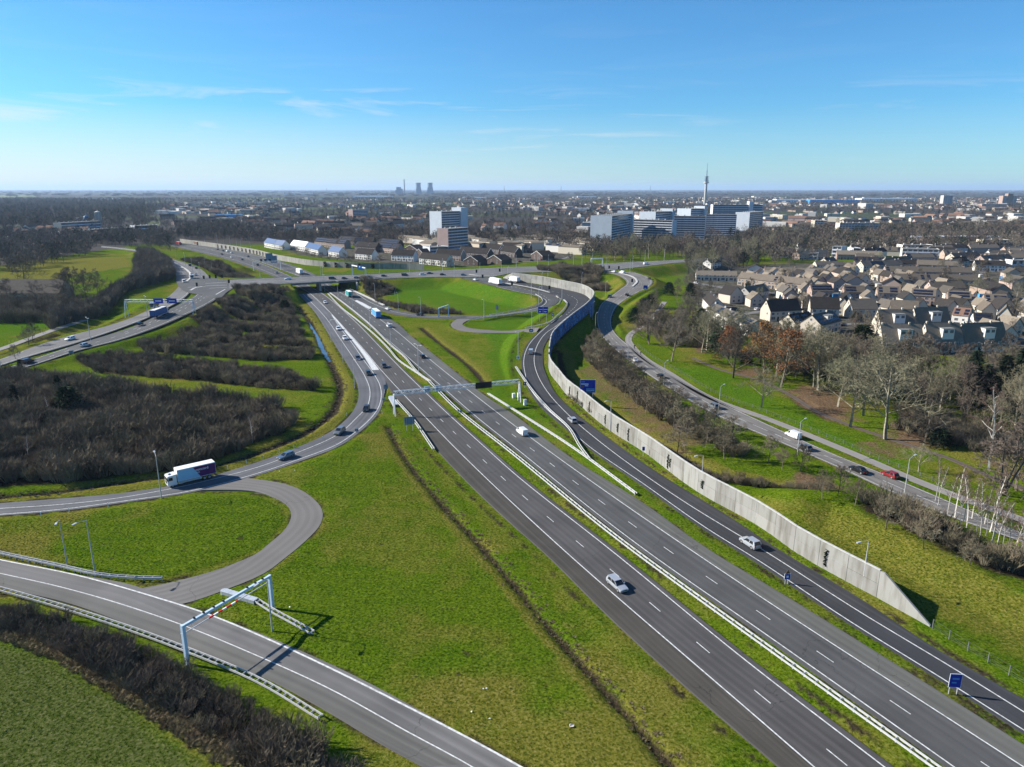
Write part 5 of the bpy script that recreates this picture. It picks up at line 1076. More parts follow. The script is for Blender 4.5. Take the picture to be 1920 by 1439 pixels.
for k in range(4): KIND['small%d' % k] = tree_meshes('small', 'bark', 'twig_scrub', seed=210 + k, H=7, spread=.52, clear=.24, limbs=12, l2=5, l3=5, l4=4, twig=.027, rt=.12)
for k in range(3): KIND['multi%d' % k] = tree_meshes('multi', 'bark', 'twig_brown', seed=230 + k, H=11, spread=.55, clear=.12, limbs=15, l2=5, l3=5, l4=5, twig=.034, forks=3, rt=.2)
def conifer_meshes(seed, H=13, R=3.2, mat_='conifer', n=1500, col=False):
    r = np.random.default_rng(seed); t = r.random(n) ** .8; rad = R * (1 - t) ** (.45 if col else .8) * (0.35 + .75 * r.random(n)) * (0.85 + .3 * np.sin(t * 40)); a = r.random(n) * 2 * pi
    C = np.stack([rad * np.cos(a), rad * np.sin(a), 0.8 + t * (H - .8) - rad * .25], 1); d = np.stack([np.cos(a), np.sin(a), np.full(n, -.15)], 1) + r.normal(size=(n, 3)) * .35; d /= np.linalg.norm(d, axis=1, keepdims=True)
    s_ = np.cross(d, r.normal(size=(n, 3))); s_ /= np.linalg.norm(s_, axis=1, keepdims=True); L_ = (.55 + .5 * r.random((n, 1))) * (R / 3.2) ** .5; V = np.stack([C - s_*.26*L_, C + d*L_*.2 + s_*.3*L_, C + d*L_*1.3, C - d*L_*.2], 1).reshape(-1, 3)
    return np_mesh('conifer_trunk', *spikes([((0, 0, -.3), (0, 0, H * .8), .2, .05)]), M['bark']), np_mesh('conifer_crown', V, np.arange(4 * n).reshape(-1, 4), M[mat_])
KIND['conifer0'] = conifer_meshes(1); KIND['conifer1'] = conifer_meshes(2, 15, 3.6); KIND['ever0'] = conifer_meshes(3, 7, 3.4, 'evergreen', 1300, True); KIND['ever1'] = conifer_meshes(4, 5, 2.6, 'conifer', 1000, True)
HT = {'oak': 14., 'plane': 15., 'grey': 15., 'beech': 14., 'birch': 13., 'small': 7., 'multi': 11., 'conifer': 14., 'ever': 6.}
def plant(kind, p, h, label, group=None, wide=1.0, name='tree', cat='tree'):
    fam = kind.rstrip('0123456789'); tm, cm = KIND[kind]; s_ = h / HT[fam]
    root = empty(name, p, random.uniform(0, 2 * pi)); root.scale = (s_ * wide * random.uniform(.92, 1.08), s_ * wide * random.uniform(.92, 1.08), s_)
    tag(root, label, cat, group); obj('trunk', tm, root); obj('crown', cm, root); return root
def pick(fam, n): return f'{fam}{random.randrange(n)}'
# --- trees that can be told apart in the park on the right (foot px, py, kind, height)
SPECIMENS = [
 (1259,678,'grey0',20,'tall brown twiggy tree with dark trunk at the left end of the park'),
 (1374,709,'grey1',20,'tall slim dark tree on the green bank of the park'),
 (1427,765,'plane1',13,'lone spreading tree in the middle of the park lawn nearest the path'),
 (1464,727,'beech0',22,'tall tree holding orange leaves above a pale trunk in the park'),
 (1432,700,'beech1',20,'broad orange leaved tree left of the tall orange one'),
 (1372,690,'beech1',16,'low orange leaved tree behind the slim dark trunk'),
 (1388,662,'plane0',18,'pale branched tree behind the orange ones near the white houses'),
 (1456,706,'plane2',17,'pale tree hidden among the orange leaved park trees'),
 (1534,732,'plane0',21,'large pale spreading tree in the centre of the park'),
 (1593,801,'plane1',19,'pale tree with bent trunk beside the park path'),
 (1618,780,'plane2',18,'pale upright tree behind the bent one'),
 (1571,763,'plane0',15,'smaller pale tree left of the bent trunk'),
 (1659,824,'plane1',24,'largest pale branching tree on the park bank'),
 (1722,885,'plane2',7,'short pale tree stump crown near the second lamp'),
 (1733,832,'oak1',14,'dark leafless tree in the shade right of the largest pale one'),
 (1217,646,'multi0',15,'dark many stemmed tree at the bend of the cycle path'),
 (1232,632,'multi1',14,'dark shrubby tree right of the cycle path bend'),
 (1205,612,'oak2',14,'dark round crowned tree above the cycle path bend'),
 (1290,640,'oak0',16,'dark tree behind the tall brown one at the park end'),
 (1330,640,'plane2',16,'pale tree before the white flat roofed houses'),
 (1854,880,'birch0',24,'tall slender larch like tree at the right of the park'),
 (1881,930,'multi2',17,'large many stemmed tree at the right edge'),
 (1905,920,'oak3',18,'dark tree cut by the right edge of the picture'),
 (1816,764,'conifer1',17,'dark conifer beside the playground frame'),
 (1872,772,'conifer0',19,'tall dark conifer right of the playground'),
 (1905,760,'conifer1',17,'dark conifer at the right edge behind the park'),
 (1842,758,'conifer0',14,'lower dark conifer between the two tall ones'),
 (1350,664,'ever0',9,'dark evergreen shrub tree behind the leaf covered hollow'),
 (1398,684,'ever1',5,'low dark green shrub on the leaf litter'),
 (1760,838,'ever1',6,'dark bush beneath the trees right of the largest pale one'),
 (1700,700,'oak2',16,'dark tree standing against the brick house fronts'),
 (1725,706,'oak0',16,'dark tree in front of the second steep roofed house'),
 (1790,712,'multi1',15,'dark spreading tree in front of the third steep roofed house'),
 (1630,716,'plane0',17,'pale tree before the first steep roofed house'),
 (1580,706,'plane1',16,'pale tree left of the first steep roofed house'),
 (1520,690,'plane2',17,'pale tree below the house with the solar roof'),
 (1480,676,'plane0',16,'pale tree left of the solar roofed house'),
 (1852,742,'grey0',18,'greyish tall tree behind the dark conifers'),
 (1895,724,'grey1',19,'greyish tall tree at the right edge before the houses'),
 (1560,668,'ever0',8,'dark evergreen in a garden below the gabled houses'),
 (1615,655,'ever0',9,'dark evergreen beside the steep roofed houses'),
]
for px, py, kd, h, lb in SPECIMENS: plant(kd, GT(px, py), h, lb, 'park trees', 1.22)
PARK = poly_px([(1290,640),(1420,650),(1560,680),(1760,715),(1960,730),(1960,850),(1850,820),(1700,790),(1560,740),(1420,700),(1320,670)])
def scatter(poly, n, seed, mind=4.0):
    r = random.Random(seed); xs_ = [p[0] for p in poly]; ys_ = [p[1] for p in poly]; out = []; tries = 0
    P = np.array(poly)
    while len(out) < n and tries < n * 60:
        tries += 1; x, y = r.uniform(min(xs_), max(xs_)), r.uniform(min(ys_), max(ys_))
        if in_poly(np.array([x]), np.array([y]), poly)[0] and all((x - a)**2 + (y - b)**2 > mind * mind for a, b in out): out.append((x, y))
    return out
for k, (x, y) in enumerate(sorted(scatter(PARK, 74, 3, 4.6))):
    kd = pick('plane', 3) if k % 5 < 2 else pick('oak', 4) if k % 5 < 4 else pick('multi', 3)
    plant(kd, (x, y, height(x, y)), random.uniform(10, 17), {'p': 'pale leafless', 'o': 'dark leafless', 'm': 'many stemmed dark'}[kd[0]] + f' tree in the belt below the houses, {nth(k)} from the left', 'trees in the park belt', 1.1)
for k, (x, y) in enumerate(sorted(scatter(poly_px([(1180,600),(1215,575),(1255,545),(1300,540),(1330,590),(1350,640),(1300,650),(1235,640)]), 24, 4, 5.0))):
    plant(pick('oak', 4) if k % 3 else 'ever0', (x, y, height(x, y)), random.uniform(9, 14) if k % 3 else 7, ('dark tree' if k % 3 else 'dark evergreen') + f' in the grove above the cycle path bend, {nth(k)} from the left', 'grove at the cycle path bend')
# --- row of small trees between barrier and local road
ROW = [(1120,690),(1108,672),(1137,700),(1146,735),(1158,712),(1172,745),(1192,760),(1210,775),(1197,735),(1236,790),(1222,758),(1262,806),(1287,823),(1252,775),(1322,840),(1300,800),(1358,862),(1340,815),(1375,830),(1145,690),(1125,660),(1116,650),(1180,715),(1238,745),(1275,772),(1320,800),(1135,668),(1165,690),(1270,850),(1440,868)]
ROW.sort(key=lambda q: -q[1])
for k, (px, py) in enumerate(ROW):
    plant(pick('small', 4), GT(px, py), random.uniform(7.0, 9.0), f'small bare tree in the row between barrier and local road, {ORD[k]} from the near end' if k < 20 else f'small bare tree at the far end of the row behind the barrier, {nth(k-20)} of ten', 'row of small trees behind the barrier', 1.15)
for k, (px, py) in enumerate([(1541,936),(1603,950),(1660,993),(1732,1030),(1466,882),(1500,885),(1570,932),(1818,1062),(1905,1080)]):
    plant(pick('small', 4), GT(px, py), random.uniform(5.5, 7.5), f'young bare tree along the top of the grassy bank, {ORD[k]} of nine', 'young trees on the grassy bank', 1.1)
for k, (px, py) in enumerate([(1753,942),(1758,950),(1800,985),(1806,978),(1812,990),(1830,1000),(1822,975),(1838,1008),(1848,1005),(1858,1022),(1868,1030),(1880,1028),(1890,1035),(1862,1012),(1900,1042),(1912,1050),(1846,985),(1776,965),(1790,972),(1856,998)]):
    plant(pick('birch', 3), GT(px, py), random.uniform(9, 14), f'white stemmed birch at the right edge, {ORD[k]} of the stand', 'birch stand at the right edge', 1.0)
for k, (px, py, kd, h, lb) in enumerate([(473,830,'birch1',9,'pale birch standing at the edge of the big thicket'),(92,785,'birch0',8,'thin pale birch inside the big thicket near the left edge'),(55,865,'birch2',8,'thin pale birch at the front left of the big thicket'),(205,815,'birch1',7,'low pale birch in the middle of the big thicket'),(130,772,'ever0',7,'dark evergreen bush at the back of the big thicket'),(112,745,'conifer0',8,'dark conifer at the back of the big thicket'),(32,772,'conifer1',8,'dark conifer near the left edge of the big thicket'),(200,740,'ever1',5,'low dark evergreen behind the big thicket'),(40,702,'conifer0',6,'small conifer at the roadside by the left edge'),(535,586,'ever0',6,'dark evergreen at the corner of the upper thicket'),
    (30,676,'small0',6.5,'small roadside tree at the far left'),(54,648,'small1',7.5,'bare roadside tree on the green strip, left of two'),(61,640,'small2',9,'bare roadside tree on the green strip, right of two'),(103,600,'oak1',9,'tree beside the meadow hedge'),(48,540,'oak0',22,'large dark oak before the meadow wood'),(140,560,'multi0',20,'many stemmed tree beside the farm roof'),(165,572,'oak2',21,'spreading oak in front of the meadow'),(185,565,'oak3',19,'spreading oak right of the farm roof'),(118,552,'multi1',17,'dark tree behind the farm gable'),(20,575,'multi2',16,'dark tree in front of the farm roof'),(70,582,'oak1',16,'dark tree before the long farm roof')]):
    plant(kd, GT(px, py), h, lb, None, 1.15)
# --- thickets nobody could count: bushes as instanced stuff
def bush_mesh(seed, twig='twig_scrub', H=3.6, n=38, R=2.0):
    r = random.Random(seed); segs = []
    for k in range(n):
        a = r.uniform(0, 2*pi); rr_ = sqrt(r.random()); tip = Vector((cos(a) * rr_ * R, sin(a) * rr_ * R, H * (.45 + .55 * sqrt(max(0, 1 - rr_ * rr_ * .9))) * r.uniform(.8, 1.08))); q = Vector((cos(a) * rr_ * .3 * R, sin(a) * rr_ * .3 * R, 0))
        m_ = q.lerp(tip, .5) + Vector((r.gauss(0, .12), r.gauss(0, .12), .15 * H * .3)); d = (tip - m_).normalized()
        segs += [(tuple(q), tuple(m_), .045, .036), (tuple(m_), tuple(tip), .036, .016)]
        for j in range(6):
            b = m_.lerp(tip, r.uniform(-.2, 1)); dd = (d + Vector((r.gauss(0, .6), r.gauss(0, .6), r.uniform(0, .5)))).normalized(); segs.append((tuple(b), tuple(b + dd * r.uniform(.45, 1.0)), .032, .014))
    return np_mesh('bush', *spikes(segs), M[twig])
def proto(nm, me): return bpy.data.objects.new(nm, me)         # source shapes for the instanced stuff
BUSH = [proto('bush_source', bush_mesh(i_)) for i_ in range(5)]
BUSHG = [proto('bush_source', bush_mesh(60 + i_, 'twig_grey', 4.4, 34, 1.3)) for i_ in range(3)]
BUSHD = [proto('bush_source', bush_mesh(40 + i_, 'twig_brown', 3.2)) for i_ in range(3)]
def instancer(name, pts, sources, label, cat, smin=.8, smax=1.25, tilt=0.08):
    """points (x, y, z, scale) -> geometry-nodes instances picked at random from the sources"""
    pts = np.asarray(pts, float); col_ = bpy.data.collections.new(name + '_sources')
    for s_ in sources: col_.objects.link(s_)
    me = bpy.data.meshes.new(name); me.vertices.add(len(pts)); me.vertices.foreach_set('co', pts[:, :3].astype(np.float32).ravel())
    at_ = me.attributes.new('size', 'FLOAT', 'POINT'); at_.data.foreach_set('value', pts[:, 3].astype(np.float32))
    o = obj(name, me); g = bpy.data.node_groups.new(name, 'GeometryNodeTree')
    g.interface.new_socket('Geometry', in_out='INPUT', socket_type='NodeSocketGeometry'); g.interface.new_socket('Geometry', in_out='OUTPUT', socket_type='NodeSocketGeometry')
    N = g.nodes; L = g.links; gi, go = N.new('NodeGroupInput'), N.new('NodeGroupOutput'); ip = N.new('GeometryNodeInstanceOnPoints'); ci = N.new('GeometryNodeCollectionInfo')
    ci.inputs['Collection'].default_value = col_; ci.inputs['Separate Children'].default_value = True; ci.inputs['Reset Children'].default_value = True
    ip.inputs['Pick Instance'].default_value = True
    ri = N.new('FunctionNodeRandomValue'); ri.data_type = 'INT'; ri.inputs['Min'].default_value = 0; ri.inputs['Max'].default_value = len(sources) - 1
    rr = N.new('FunctionNodeRandomValue'); rr.data_type = 'FLOAT_VECTOR'; rr.inputs['Min'].default_value = (-tilt, -tilt, 0); rr.inputs['Max'].default_value = (tilt, tilt, 6.283)
    na = N.new('GeometryNodeInputNamedAttribute'); na.data_type = 'FLOAT'; na.inputs['Name'].default_value = 'size'
    L.new(gi.outputs[0], ip.inputs['Points']); L.new(ci.outputs[0], ip.inputs['Instance']); L.new(ri.outputs['Value'], ip.inputs['Instance Index'])
    L.new(rr.outputs['Value'], ip.inputs['Rotation']); L.new(na.outputs[0], ip.inputs['Scale']); L.new(ip.outputs[0], go.inputs[0])
    o.modifiers.new('scatter', 'NODES').node_group = g; tag(o, label, cat, None, 'stuff'); return o
def fill(poly, spacing, seed, smin=.8, smax=1.25, zmap=None, jitter=.45, sink=0.1):
    r = np.random.default_rng(seed); P = np.array(poly); a, b = P.min(0), P.max(0); gx, gy = np.meshgrid(np.arange(a[0], b[0], spacing), np.arange(a[1], b[1], spacing)); q = np.stack([gx.ravel(), gy.ravel()], 1)
    q += (r.random(q.shape) - .5) * 2 * jitter * spacing; q = q[in_poly(q[:, 0], q[:, 1], poly)]; z = heights(q[:, 0], q[:, 1]) - sink; s_ = smin + (smax - smin) * r.random(len(q))
    return np.column_stack([q, z, s_])
LABELS = {'big': 'big dark leafless thicket filling the left of the exit ramp', 'strip': 'long low dark thicket strip between two grass lanes', **{f'row{q}': f'dark thicket row below the viaduct, {nth(q-1)} of five from the back' for q in range(1, 6)}, 'bank': 'scrub on the bank under the left end of the viaduct', 'hedge': 'dark hedge of bare scrub along the foreground ramp', 'mid': 'brown scrub on the bank between regional road and motorway', 'triangle': 'brown scrub on the wedge below the ring road', 'triangle2': 'low brown scrub behind the barrier bend', 'right': 'dark scrub under the birches at the right edge', 'slope': 'scrub along the loop embankment beside the viaduct'}
sz = {'big': (.8, 1.4), 'strip': (.6, .95), **{f'row{q}': (.65, 1.05) for q in range(1, 6)}, 'bank': (.4, .6), 'hedge': (.5, .95), 'mid': (.7, 1.1), 'triangle': (.9, 1.3), 'triangle2': (.6, .9), 'right': (.8, 1.2), 'slope': (.5, .8)}
for k, (nm, pts) in enumerate(THICK.items()):
    poly = poly_px([(q[0], q[1], q[2] if len(q) > 2 else {'hedge': 1.0, 'right': 1.5, 'slope': 0.5, 'bank': 4.5, 'mid': 5.0}.get(nm, 2.4)) for q in pts]); A_ = fill(poly, 2.35 if nm != 'hedge' else 1.35, 300 + k, *sz[nm])
    A_[:, 3] *= (0.55 + 0.9 * lattice_noise(8.0, 400 + k, A_[:, 0], A_[:, 1]))
    instancer('thicket', A_, [s_.copy() for s_ in (BUSH if nm != 'hedge' else BUSHD + BUSH[:2])], LABELS[nm], 'thicket')
# under-storey shrubs behind the barrier
u1 = fill(poly_px([(1100,640),(1140,655),(1190,710),(1260,760),(1340,815),(1400,850),(1390,870),(1320,835),(1230,785),(1150,725),(1095,670)]), 2.1, 351, .6, 1.0)
u2 = fill(poly_px([(1070,735),(1130,775),(1220,830),(1330,890),(1440,905),(1560,935),(1560,945),(1440,920),(1320,902),(1200,838),(1110,780),(1065,745)]), 1.7, 352, .35, .7)
instancer('underbrush', np.concatenate([u1, u2]), [s_.copy() for s_ in BUSH], 'brown underbrush between the concrete barrier and the local road', 'underbrush')
pu = np.concatenate([fill(poly_px([(1680,775),(1780,790),(1880,815),(1920,850),(1840,850),(1740,830),(1680,805)]), 2.6, 354, .7, 1.2), fill(poly_px([(1440,690),(1560,690),(1760,722),(1900,735),(1900,752),(1740,745),(1560,712),(1450,702)]), 3.4, 355, .6, 1.1), fill(poly_px([(1190,612),(1240,590),(1330,640),(1320,655),(1250,650)]), 3.6, 356, .6, 1.1)])
instancer('park_undergrowth', pu, [s_.copy() for s_ in BUSH], 'dark brown undergrowth beneath the park trees', 'undergrowth')
farm = fill(poly_px([(-40,566),(60,572),(120,566),(190,585),(210,592),(150,604),(60,606),(-40,608)]), 4.0, 357, 1.1, 2.0)
instancer('farm_hedge', farm, [s_.copy() for s_ in BUSH], 'dark bushes and hedges around the farm roof on the left', 'hedge')
hedge_l = fill(poly_px([(100,622),(200,590),(232,572),(300,548),(328,540),(318,512),(290,486),(262,480),(255,500),(255,540),(240,556),(170,582),(95,608)]), 2.6, 353, 1.3, 2.1)
instancer('tree_belt', hedge_l, [s_.copy() for s_ in BUSHG + BUSHG + BUSH[:2]], 'tall brown belt of bare bushes between meadow and regional road', 'tree belt')
# dead grass tussocks along the field edge in the foreground
def tussock(seed):
    r = random.Random(seed); segs = []
    for k in range(60):
        a = r.uniform(0, 2*pi); d = Vector((cos(a) * r.uniform(.4, 1.2), sin(a) * r.uniform(.4, 1.2), r.uniform(.4, 1))).normalized(); b = Vector((cos(a), sin(a), 0)) * r.uniform(0, .25); segs.append((tuple(b), tuple(b + d * r.uniform(.35, .75)), .022, .008))
    return np_mesh('tussock', *spikes(segs), M['straw'])
M['straw'] = mat_random('dead_grass', (0.215, 0.172, 0.095), 0.02, .35); M['weed'] = mat_random('rank_grass', (0.098, 0.140, 0.008), 0.02, .35)
TUS = [proto('tussock_source', tussock(i_)) for i_ in range(3)]
def weedm(seed): me_ = tussock(seed); me_.materials[0] = M['weed']; return me_
WEED = [proto('weed_source', weedm(20 + i_)) for i_ in range(3)]
t1 = fill(poly_px([(-40,1162),(100,1204),(200,1260),(300,1322),(400,1375),(480,1445),(420,1445),(330,1385),(210,1305),(100,1238),(-40,1186)]), .62, 361, .6, 1.3, sink=0.02)
dm = resample(PXL(DITCHES['main'][0]), 1.2); rr = np.random.default_rng(5); dq = np.repeat(dm, 5, 0); dq[:, :2] += rr.normal(size=(len(dq), 2)) * .85 + np.array([.55, .2]); dq = np.column_stack([dq[:, :2], heights(dq[:, 0], dq[:, 1]) - .02, .25 + .45 * rr.random(len(dq))])
dr_ = resample(PXL(DITCHES['ramp'][0]), 1.5); d2_ = np.repeat(dr_, 5, 0); d2_[:, :2] += rr.normal(size=(len(d2_), 2)) * 1.3; d2_ = np.column_stack([d2_[:, :2], heights(d2_[:, 0], d2_[:, 1]) - .02, .35 + .5 * rr.random(len(d2_))])
instancer('dead_grass', np.concatenate([t1, dq, d2_]), [s_.copy() for s_ in TUS], 'straw coloured dead grass along the ditches and field edge', 'dead grass')
def road_free(A_, m_=0.9):
    i_ = np.clip(np.searchsorted(xs, A_[:, 0]), 0, len(xs) - 1); j_ = np.clip(np.searchsorted(ys, A_[:, 1]), 0, len(ys) - 1); return A_[NEARROAD[j_, i_] > m_]
GR = poly_px([(-60,985),(380,940),(540,905),(640,850),(720,780),(735,800),(800,850),(960,1000),(1330,1439),(1380,1500),(1000,1500),(960,1439),(640,1270),(330,1150),(420,1115),(-60,1030)])
w1 = road_free(fill(GR, .48, 371, .10, .30, sink=.03)); w2 = road_free(fill(poly_px([(-60,1190),(100,1240),(220,1305),(330,1390),(420,1480),(-60,1500)]), .5, 372, .12, .32, sink=.03))
w3 = road_free(fill(poly_px([(1480,985),(1560,955),(1640,990),(1760,1055),(1960,1140),(1960,1290),(1800,1215),(1700,1140)]), .5, 373, .15, .40, sink=.03), .6)
instancer('rank_grass', np.concatenate([w1, w2, w3]), [s_.copy() for s_ in WEED], 'green tufty grass on the verges and islands near the motorway', 'grass')
# ================================================================ BUILDINGS
ROOFS = {'brown': (0.128, 0.106, 0.084), 'dark': (0.034, 0.030, 0.028), 'grey': (0.100, 0.088, 0.075), 'red': (0.150, 0.092, 0.068), 'tan': (0.165, 0.138, 0.106)}
WALLS = {'brick': (0.33, 0.245, 0.195), 'pink': (0.41, 0.31, 0.255), 'pale': (0.52, 0.46, 0.37), 'white': (0.62, 0.59, 0.54), 'dark': (0.095, 0.070, 0.058), 'grey': (0.42, 0.40, 0.37)}
def mat_tiles(nm, col):
    m, N, L, b = nodes_of(nm); b.inputs['Roughness'].default_value = 0.95; b.inputs['Specular IOR Level'].default_value = 0.05
    tc = N.new('ShaderNodeTexCoord'); w = N.new('ShaderNodeTexWave'); w.wave_type = 'BANDS'; w.bands_direction = 'Z'; w.inputs['Scale'].default_value = 2.2; w.inputs['Distortion'].default_value = 0.6; L.new(tc.outputs['Object'], w.inputs['Vector'])
    n = N.new('ShaderNodeTexNoise'); n.inputs['Scale'].default_value = 0.9; n.inputs['Detail'].default_value = 6; L.new(tc.outputs['Object'], n.inputs['Vector'])
    oi = N.new('ShaderNodeObjectInfo'); mx = N.new('ShaderNodeMix'); mx.data_type = 'RGBA'; mx.inputs[6].default_value = (*[c * .72 for c in col], 1); mx.inputs[7].default_value = (*[c * 1.35 for c in col], 1); L.new(n.outputs['Fac'], mx.inputs[0])
    hs = N.new('ShaderNodeHueSaturation'); r = N.new('ShaderNodeMapRange'); r.inputs[3].default_value = .8; r.inputs[4].default_value = 1.2; L.new(oi.outputs['Random'], r.inputs[0]); L.new(r.outputs[0], hs.inputs['Value']); L.new(mx.outputs[2], hs.inputs['Color'])
    L.new(hs.outputs[0], b.inputs['Base Color']); bp = N.new('ShaderNodeBump'); bp.inputs['Strength'].default_value = .4; bp.inputs['Distance'].default_value = .04; L.new(w.outputs['Fac'], bp.inputs['Height']); L.new(bp.outputs[0], b.inputs['Normal']); return m
for k, c in ROOFS.items(): M['roof_' + k] = mat_tiles('roof_tiles_' + k, c)
for k, c in WALLS.items(): M['wall_' + k] = mat_random('wall_' + k, c, .012, .12)
def win_mesh(w, h):
    mb = MB(); mb.box(-w/2 - .08, w/2 + .08, -.05, .02, -.08, h + .08); mb.mi = 1; mb.box(-w/2, -.03, -.07, -.045, 0, h); mb.box(.03, w/2, -.07, -.045, 0, h); return mb.mesh('window', [M['frame'], M['win']])
WIN = {'w': win_mesh(1.5, 1.25), 's': win_mesh(.9, 1.1), 'l': win_mesh(2.4, 1.6), 'f': win_mesh(2.0, 1.35)}
DOOR = MB().box(-.5, .5, -.06, .02, 0, 2.2).mesh('door', M['cloth_dark'])
SOLAR = MB().box(-1.0, 1.0, -.85, .85, .04, .09).mesh('solar_panel', M['solar'])
NH = [0]
def house(px0, py0, px1, py1, label, depth=8.5, eave=5.4, ridge=8.8, roof='brown', wall='brick', gable=False, solar=0, dormer=False, group=None, z=None, wins=True, trim=False, chimney=True, name=None, solar_mat=None, world=None):
    """front wall foot from (px0, py0) to (px1, py1); roof ridge parallel to it unless gable faces us"""
    if world: a, b = Vector(world[0]), Vector(world[1])
    else: a, b = GT(px0, py0, z), GT(px1, py1, z)
    if a.x > b.x: a, b = b, a
    d = b - a; L_ = hypot(d.x, d.y); ang = atan2(d.y, d.x); zb = min(a.z, b.z)
    row = L_ > 13; root = empty(name or ('terraced_row' if row else 'house'), (a.x, a.y, zb), ang); tag(root, label, 'house', group); NH[0] += 1
    D = depth; wm, rm = M['wall_' + wall], M['roof_' + roof]
    if gable:      # ridge runs away from us
        mb = MB(); P = [(0, -.3), (L_, -.3), (L_, eave), (L_/2, ridge), (0, eave)]; mb.prism(P, 0, D); obj('wall', mb.mesh('wall', wm), root)
        o_ = .35; mb = MB(); s_ = (ridge - eave) / (L_/2)
        for sg in (0, 1):
            xa, xb = (-o_, L_/2) if sg == 0 else (L_ + o_, L_/2); za = eave - s_ * o_ + .05
            mb.quad((xa, -o_, za), (xb, -o_, ridge + .05), (xb, D + o_, ridge + .05), (xa, D + o_, za)); mb.quad((xa, -o_, za + .16), (xb, -o_, ridge + .21), (xb, D + o_, ridge + .21), (xa, D + o_, za + .16)); mb.quad((xa, -o_, za), (xa, D + o_, za), (xa, D + o_, za + .16), (xa, -o_, za + .16)); mb.quad((xa, -o_, za), (xb, -o_, ridge + .05), (xb, -o_, ridge + .21), (xa, -o_, za + .16))
        rf = obj('roof', mb.mesh('roof', rm), root)
        if trim:
            for sg in (-1, 1): obj('bargeboard', beam('bargeboard', Vector((L_/2 + sg * (L_/2 + o_), -o_ - .03, eave - s_*o_ + .05)), Vector((L_/2, -o_ - .03, ridge + .1)), .04, .16, M['white']), rf)
        if wins:
            for x in ((.3, .7) if L_ > 5 else (.5,)): obj('window', WIN['s'], root, (x * L_, -.01, 3.2)); obj('window', WIN['w' if x != .5 else 'l'], root, (x * L_, -.01, .9))
        if solar:
            pass
    else:
        mb = MB(); n = len(mb.v); P = [(0, -.3), (D, -.3), (D, eave), (D/2, ridge), (0, eave)]
        mb.prism(P, 0, L_); mb.v = [(y, x, z_) for x, y, z_ in mb.v]; obj('wall', mb.mesh('wall', wm), root)
        o_ = .4; s_ = (ridge - eave) / (D/2); mb = MB()
        for sg in (0, 1):
            ya, yb = (-o_, D/2) if sg == 0 else (D + o_, D/2); za = eave - s_ * o_ + .05
            mb.quad((-.25, ya, za + .16), (L_ + .25, ya, za + .16), (L_ + .25, yb, ridge + .21), (-.25, yb, ridge + .21)); mb.quad((-.25, ya, za), (L_ + .25, ya, za), (L_ + .25, yb, ridge + .05), (-.25, yb, ridge + .05)); mb.quad((-.25, ya, za), (L_ + .25, ya, za), (L_ + .25, ya, za + .16), (-.25, ya, za + .16))
            for x_ in (-.25, L_ + .25): mb.quad((x_, ya, za), (x_, yb, ridge + .05), (x_, yb, ridge + .21), (x_, ya, za + .16))
        rf = obj('roof', mb.mesh('roof', rm), root)
        if trim:
            for x_ in (-.28, L_ + .28):
                for sg in (0, 1): obj('bargeboard', beam('bargeboard', Vector((x_, -o_ if sg == 0 else D + o_, eave - s_*o_ + .1)), Vector((x_, D/2, ridge + .12)), .04, .17, M['white']), rf)
        units = max(1, round(L_ / 5.8)); u = L_ / units
        for k in range(units):
            if wins:
                x = (k + .5) * u
                obj('window', WIN['w'], root, (x - u * .22, -.01, 3.2)); obj('window', WIN['s'], root, (x + u * .22, -.01, 3.25)); obj('window', WIN['l'], root, (x - u * .18, -.01, .8)); obj('door', DOOR, root, (x + u * .3, -.01, .05))
            if chimney and (k % 2 == 0): obj('chimney', MB().box(-.35, .35, -.3, .3, -.8, .9).mesh('chimney', wm), rf, ((k + .08) * u + .3, D/2, ridge))
        if wins:
            for yy, zz in ((D * .5, ridge - 2.6), (D * .3, 3.2)):
                o = obj('window', WIN['s'], root, (-.01, yy, zz)); o.rotation_euler = (0, 0, -pi/2)
        if solar:
            el = atan2(ridge - eave, D/2); r_ = random.Random(NH[0])
            npn = max(1, int(L_ / 2.2)); rowsz = 2 if D > 7 else 1; x = .6
            while x < L_ - 1.6:
                if r_.random() < solar:
                    for q in range(rowsz):
                        t = .28 + .38 * q; o = obj('solar_panel', SOLAR if not solar_mat else solar_mat, rf, (x + 1.0, -o_ + (D/2 + o_) * t, eave - s_ * o_ + .2 + (ridge - eave + s_ * o_) * t)); o.rotation_euler = (el, 0, 0)
                    x += 2.06
                else: x += 2.06 * r_.choice((1, 2, 3))
        if dormer:
            xd = L_ * .55; wd = min(5.0, L_ * .42); yd = D * .13; zt = eave + s_ * D * .40; zl = eave + s_ * yd - .4
            dm_ = obj('dormer', MB().box(xd - wd/2, xd + wd/2, yd, D * .42, zl, zt).mesh('dormer', M['wall_white']), rf)
            obj('dormer_roof', MB().box(xd - wd/2 - .2, xd + wd/2 + .2, yd - .25, D * .44, zt + .003, zt + .2).mesh('dormer_roof', M['concrete_dark']), dm_)
            for q in range(max(1, int(wd / 1.9))): obj('window', WIN['w'], dm_, (xd - wd/2 + (q + .5) * wd / max(1, int(wd / 1.9)), yd - .01, zt - 1.75))
    return root
G_R = 'houses of the right hand estate'
